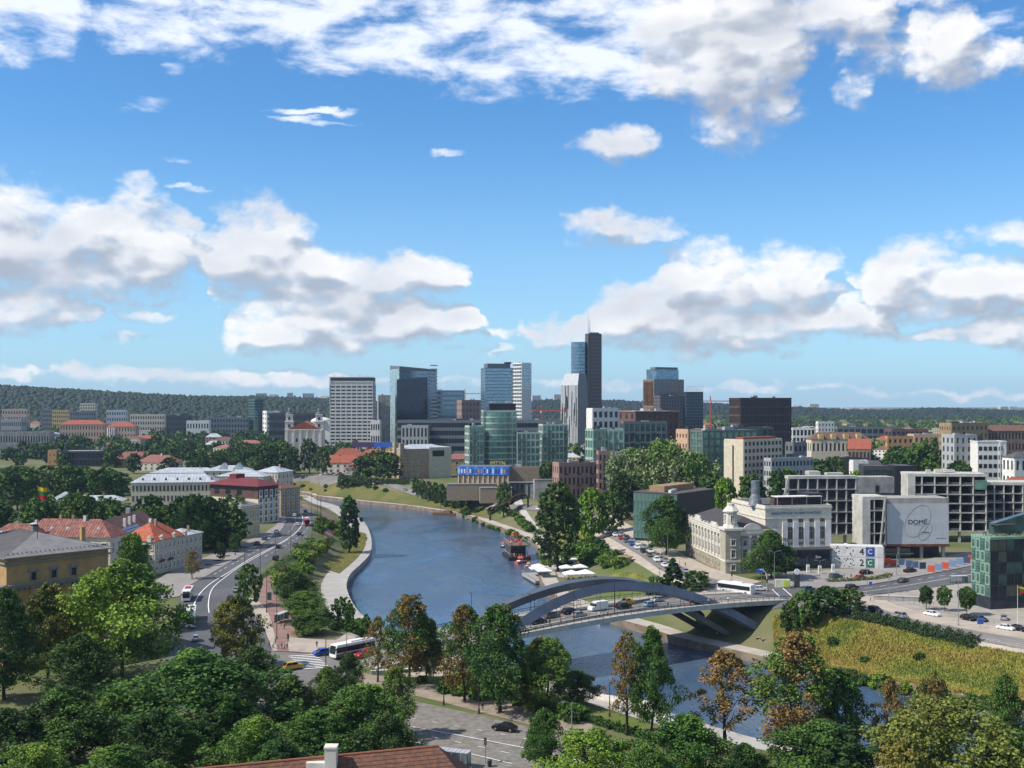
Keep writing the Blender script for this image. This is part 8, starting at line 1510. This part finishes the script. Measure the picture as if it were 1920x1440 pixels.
for k, (px, py) in enumerate(((1420,1198),(1430,1201))): p = G(px, py); o = empty('lawn_chair', p, R(30*k), ['left','right'][k]+' wooden lounger on the grass under the bridge foot', 'chair'); MB().bar((-.6, 0, .4), (.7, 0, .4), .7, .08).build('seat', TAN, o); MB().bar((-.6, 0, .4), (-1.1, 0, 1.1), .7, .08).build('backrest', TAN, o); MB().box(-.5, -.3, 0, -.4, .3, .4).box(.5, -.3, 0, .6, .3, .4).build('leg', TAN, o)
# ---------------------------------------------------------------- tiled roof at the bottom
def near_roof():
    a = AT(300, 1449, 143); b = AT(822, 1399, 150); L = (b-a).length; u = (b-a).normalized(); root = empty('tiled_roof_house', (a.x, a.y, 0), 0, 'brown tiled roof with white chimney at the bottom edge', 'house'); o = root.location.copy()
    nrm = Vector((u.y, -u.x, 0)).normalized(); TL = mat('old_tile', (.20, .095, .06), .9, .15, col2=(.10, .06, .05), scale=1.6, detail=8, bump=.8, bscale=6)
    for k in range(16):
        t0, t1 = k*.62, (k+1)*.62+.12; ext = k*.62*.55
        p0, p1 = a+nrm*t0*.8-Vector((0, 0, t0*.62)), b+nrm*t0*.8-Vector((0, 0, t0*.62))+u*ext; q0, q1 = a+nrm*t1*.8-Vector((0, 0, t1*.62-.09)), b+nrm*t1*.8-Vector((0, 0, t1*.62-.09))+u*(ext+.34)
        vs_ = [p0, p1, q1, q0, q0-Vector((0, 0, .12)), q1-Vector((0, 0, .12)), p1-Vector((0, 0, .12)), p0-Vector((0, 0, .12))]; MB().add([v-o for v in vs_], [(0, 3, 2, 1), (3, 4, 5, 2), (1, 2, 5, 6), (4, 7, 6, 5)]).build('tile_course', TL, root)
    m = 130; rg = random.Random(2); rt = MB().tube([(0, -.19, 0), (0, .19, 0)], .17, 7).mesh('ridge_tile', mat('ridge_clay', (.30, .12, .07), .9, .15, var=.3))
    for k in range(m): p = a.lerp(b, (k+.5)/m)-o; q = link('ridge_tile', rt, root, p+Vector((0, 0, .05))); q.rotation_euler = (0, 0, math.atan2(u.y, u.x)-math.pi/2+rg.uniform(-.05, .05))
    far = [(b, b+u*5.5+nrm*8-Vector((0, 0, 6.2)))]
    MB().add([a-o, b-o, b+u*6-nrm*9-Vector((0, 0, 6.5))-o, a-nrm*9-Vector((0, 0, 6.5))-o], [(0, 1, 2, 3)]).build('rear_slope', TL, root); MB().add([b-o, b+u*6+nrm*8-Vector((0, 0, 6.5))-o, b+u*6-nrm*9-Vector((0, 0, 6.5))-o], [(0, 1, 2)]).build('hip_end', TL, root)
    c = AT(621, 1420, 146)-o; w = .75; MB().prism([(c.x-w, c.y-w), (c.x+w, c.y-w), (c.x+w, c.y+w), (c.x-w, c.y+w)], c.z-3, c.z+1.3).build('chimney', mat('lime_white', (.66, .62, .56), .9, wear=.3), root); MB().box(c.x-w*1.12, c.y-w*1.12, c.z+1.3, c.x+w*1.12, c.y+w*1.12, c.z+1.55).build('chimney_cap', mat('lime_white', None), root)
    MB().box(c.x-3.2, c.y-.5, c.z-2.2, c.x-w-.02, c.y+.5, c.z-.6).build('dormer_ridge', mat('lime_white', None), root)
    MB().prism([(p.x, p.y) for p in (a-o+nrm*6, b-o+nrm*6, b-o-nrm*8, a-o-nrm*8)], 0, min(a.z, b.z)-6).build('wall', WHT, root)
near_roof()
# ---------------------------------------------------------------- people
def person_mesh(pose, seed):
    J = {'pel': (0, 0, .93), 'chest': (.02, 0, 1.28), 'neck': (.03, 0, 1.48), 'head': (.05, 0, 1.63), 'top': (.05, 0, 1.72)}; st = .22 if pose == 'walk' else .03
    J.update(hipL=(0, .1, .9), hipR=(0, -.1, .9), knL=(st*.7, .1, .5), knR=(-st*.3, -.1, .5), anL=(st*.8, .1, .08), anR=(-st*1.3, -.1, .1), toL=(st*.8+.16, .11, .04), toR=(-st*1.3+.15, -.11, .05), shL=(.02, .19, 1.42), shR=(.02, -.19, 1.42), elL=(-st*.5-.02, .25, 1.14), elR=(st*.5, -.25, 1.14), waL=(-st*.3+.1, .25, .9), waR=(st*.8+.08, -.25, .92), haL=(-st*.2+.14, .25, .8), haR=(st+.08, -.25, .82))
    E = ['pel chest', 'chest neck', 'neck head', 'head top', 'pel hipL', 'pel hipR', 'hipL knL', 'hipR knR', 'knL anL', 'knR anR', 'anL toL', 'anR toR', 'chest shL', 'chest shR', 'shL elL', 'shR elR', 'elL waL', 'elR waR', 'waL haL', 'waR haR']
    rad = {'pel': .14, 'chest': .155, 'neck': .055, 'head': .1, 'top': .07, 'hip': .095, 'kn': .065, 'an': .045, 'to': .035, 'sh': .07, 'el': .045, 'wa': .032, 'ha': .038}
    ks = list(J); me = bpy.data.meshes.new('sk'); me.from_pydata([J[k] for k in ks], [tuple(ks.index(x) for x in e.split()) for e in E], []); o = bpy.data.objects.new('sk', me); COL.objects.link(o)
    md = o.modifiers.new('s', 'SKIN'); sk = me.skin_vertices[0].data
    for i, k in enumerate(ks): r_ = rad.get(k) or rad[k[:2]] if k[:3] != 'hip' else rad['hip']; sk[i].radius = (r_, r_); sk[i].use_root = (k == 'pel')
    s2 = o.modifiers.new('u', 'SUBSURF'); s2.levels = 1; dg = bpy.context.evaluated_depsgraph_get(); out = bpy.data.meshes.new_from_object(o.evaluated_get(dg)); bpy.data.objects.remove(o)
    out.materials.clear()
    for m in (mat('cloth_trousers', (.04, .045, .06), .9), mat('cloth_shirt', (.5, .5, .5), .9), mat('skin', (.48, .29, .21), .7), mat('hair', (.05, .03, .02), .8)): out.materials.append(m)
    for p in out.polygons:
        c = p.center; p.use_smooth = True; p.material_index = 3 if (c.z > 1.66 or (c.z > 1.58 and c.x < .03)) else 2 if c.z > 1.46 else 1 if (c.z > .98 and abs(c.y) < .3 and c.z > 1.1) or (c.z > .95 and abs(c.y) < .18) else 2 if abs(c.y) > .21 else 0
    return out
PM = [person_mesh('walk', 1), person_mesh('stand', 2)]
SH = {'pink': (.6, .30, .33), 'white': (.7, .7, .7), 'black': (.02, .02, .025), 'red': (.45, .04, .04), 'blue': (.06, .12, .35), 'green': (.06, .22, .12), 'beige': (.45, .36, .25)}
def person(p, c, lab, group, k=0):
    o = link('person', PM[k % 2], None, p, k*1.7, label=lab, cat='person', group=group); s = o.material_slots[1]; s.link = 'OBJECT'; s.material = mat('shirt_'+c, SH[c], .9); return o
for k, (px, py, c) in enumerate([(505,1216,'black'),(512,1218,'white'),(522,1218,'pink'),(528,1217,'pink'),(533,1220,'pink'),(538,1217,'white'),(541,1206,'red'),(516,1210,'beige'),(527,1176,'black'),(533,1182,'black'),(628,1262,'black'),(688,1204,'black'),(594,1216,'black')]): p = G(px, py); person((p.x, p.y, p.z+.25), c, f'person in a {c} top near the zebra crossing, {ORD[k]} in the group', 'people at the crossing', k)
for k, (s, t_, c) in enumerate([(3, 1.6, 'white'), (11, 2.2, 'black'), (27, 1.6, 'white'), (30, 1.8, 'pink'), (52, 2.0, 'black'), (60, 1.5, 'red'), (67, 1.2, 'beige'), (70, 2, 'red'), (75, 1.4, 'white'), (14, 1.4, 'red')]): person(BP(s, t_, .11), c, f'pedestrian in a {c} top on the near bridge walkway, {ORD[k]}', 'people on the bridge', k)
for k, (px, py, c, lab) in enumerate([(686,1012,'black','walker on the left promenade by the dark tree'),(1000,1008,'white','person in white at the foot of the steep path'),(1040,1045,'black','person in black on the far promenade'),(1456,1222,'green','person in green on the quay below the meadow'),(1344,1196,'beige','person in a beige top under the bridge'),(1266,1068,'green','person in green by the palace fence'),(1285,1064,'black','person in black near the palace fence'),(1632,1128,'white','person in white crossing the plaza'),(1650,1126,'black','person in black on the plaza'),(1583,1086,'black','person in black at the parking hedge'),(1596,1086,'black','second person in black at the parking hedge'),(1750,1135,'white','person in white between the clipped trees'),(905,1334,'black','cyclist-clad person under the chestnuts'),(1668,1088,'beige','person in beige by the traffic light on the museum road'),(1484,1106,'white','person in white by the clock pillar'),(1538,1072,'white','person in white at the museum entrance')]): p = G(px, py); person((p.x, p.y, p.z+.2), c, lab, 'scattered walkers', k)
# ---------------------------------------------------------------- summer haze
def haze():
    m = bpy.data.materials.new('haze'); m.use_nodes = True; nt = m.node_tree; nt.nodes.clear()
    o = nt.nodes.new('ShaderNodeOutputMaterial'); v = nt.nodes.new('ShaderNodeVolumePrincipled'); v.inputs['Color'].default_value = (.52, .70, 1, 1); v.inputs['Density'].default_value = 4.6e-5; v.inputs['Anisotropy'].default_value = .1
    nt.links.new(v.outputs[0], o.inputs['Volume'])
    MB().box(-9300, -1400, -16, 9300, 9300, 195).build('haze', m, None, kind='stuff', label='thin blue summer haze over the whole city', cat='haze')
haze()
# ---------------------------------------------------------------- look-alikes of a small group are told apart by their place in the row
def name_rows():
    one = 'first second third fourth fifth sixth seventh eighth ninth tenth eleventh twelfth thirteenth fourteenth fifteenth sixteenth seventeenth eighteenth nineteenth'.split()
    def word(n): return one[n-1] if n < 20 else (('twentieth', 'thirtieth', 'fortieth')[n//10-2] if n % 10 == 0 else ('twenty', 'thirty', 'forty')[n//10-2]+'-'+one[n % 10-1])
    rows = {}
    for o in bpy.data.objects:
        if o.parent is None and o.get('label') and o.get('group'): rows.setdefault((o['group'], o['label']), []).append(o)
    for (g, lab), os_ in rows.items():
        if 1 < len(os_) <= 40:
            for k, o in enumerate(sorted(os_, key=lambda q: q.location.x/max(q.location.y, 1))): o['label'] = ' '.join(lab.split()[:12])+f', {word(k+1)} from the left'
name_rows()
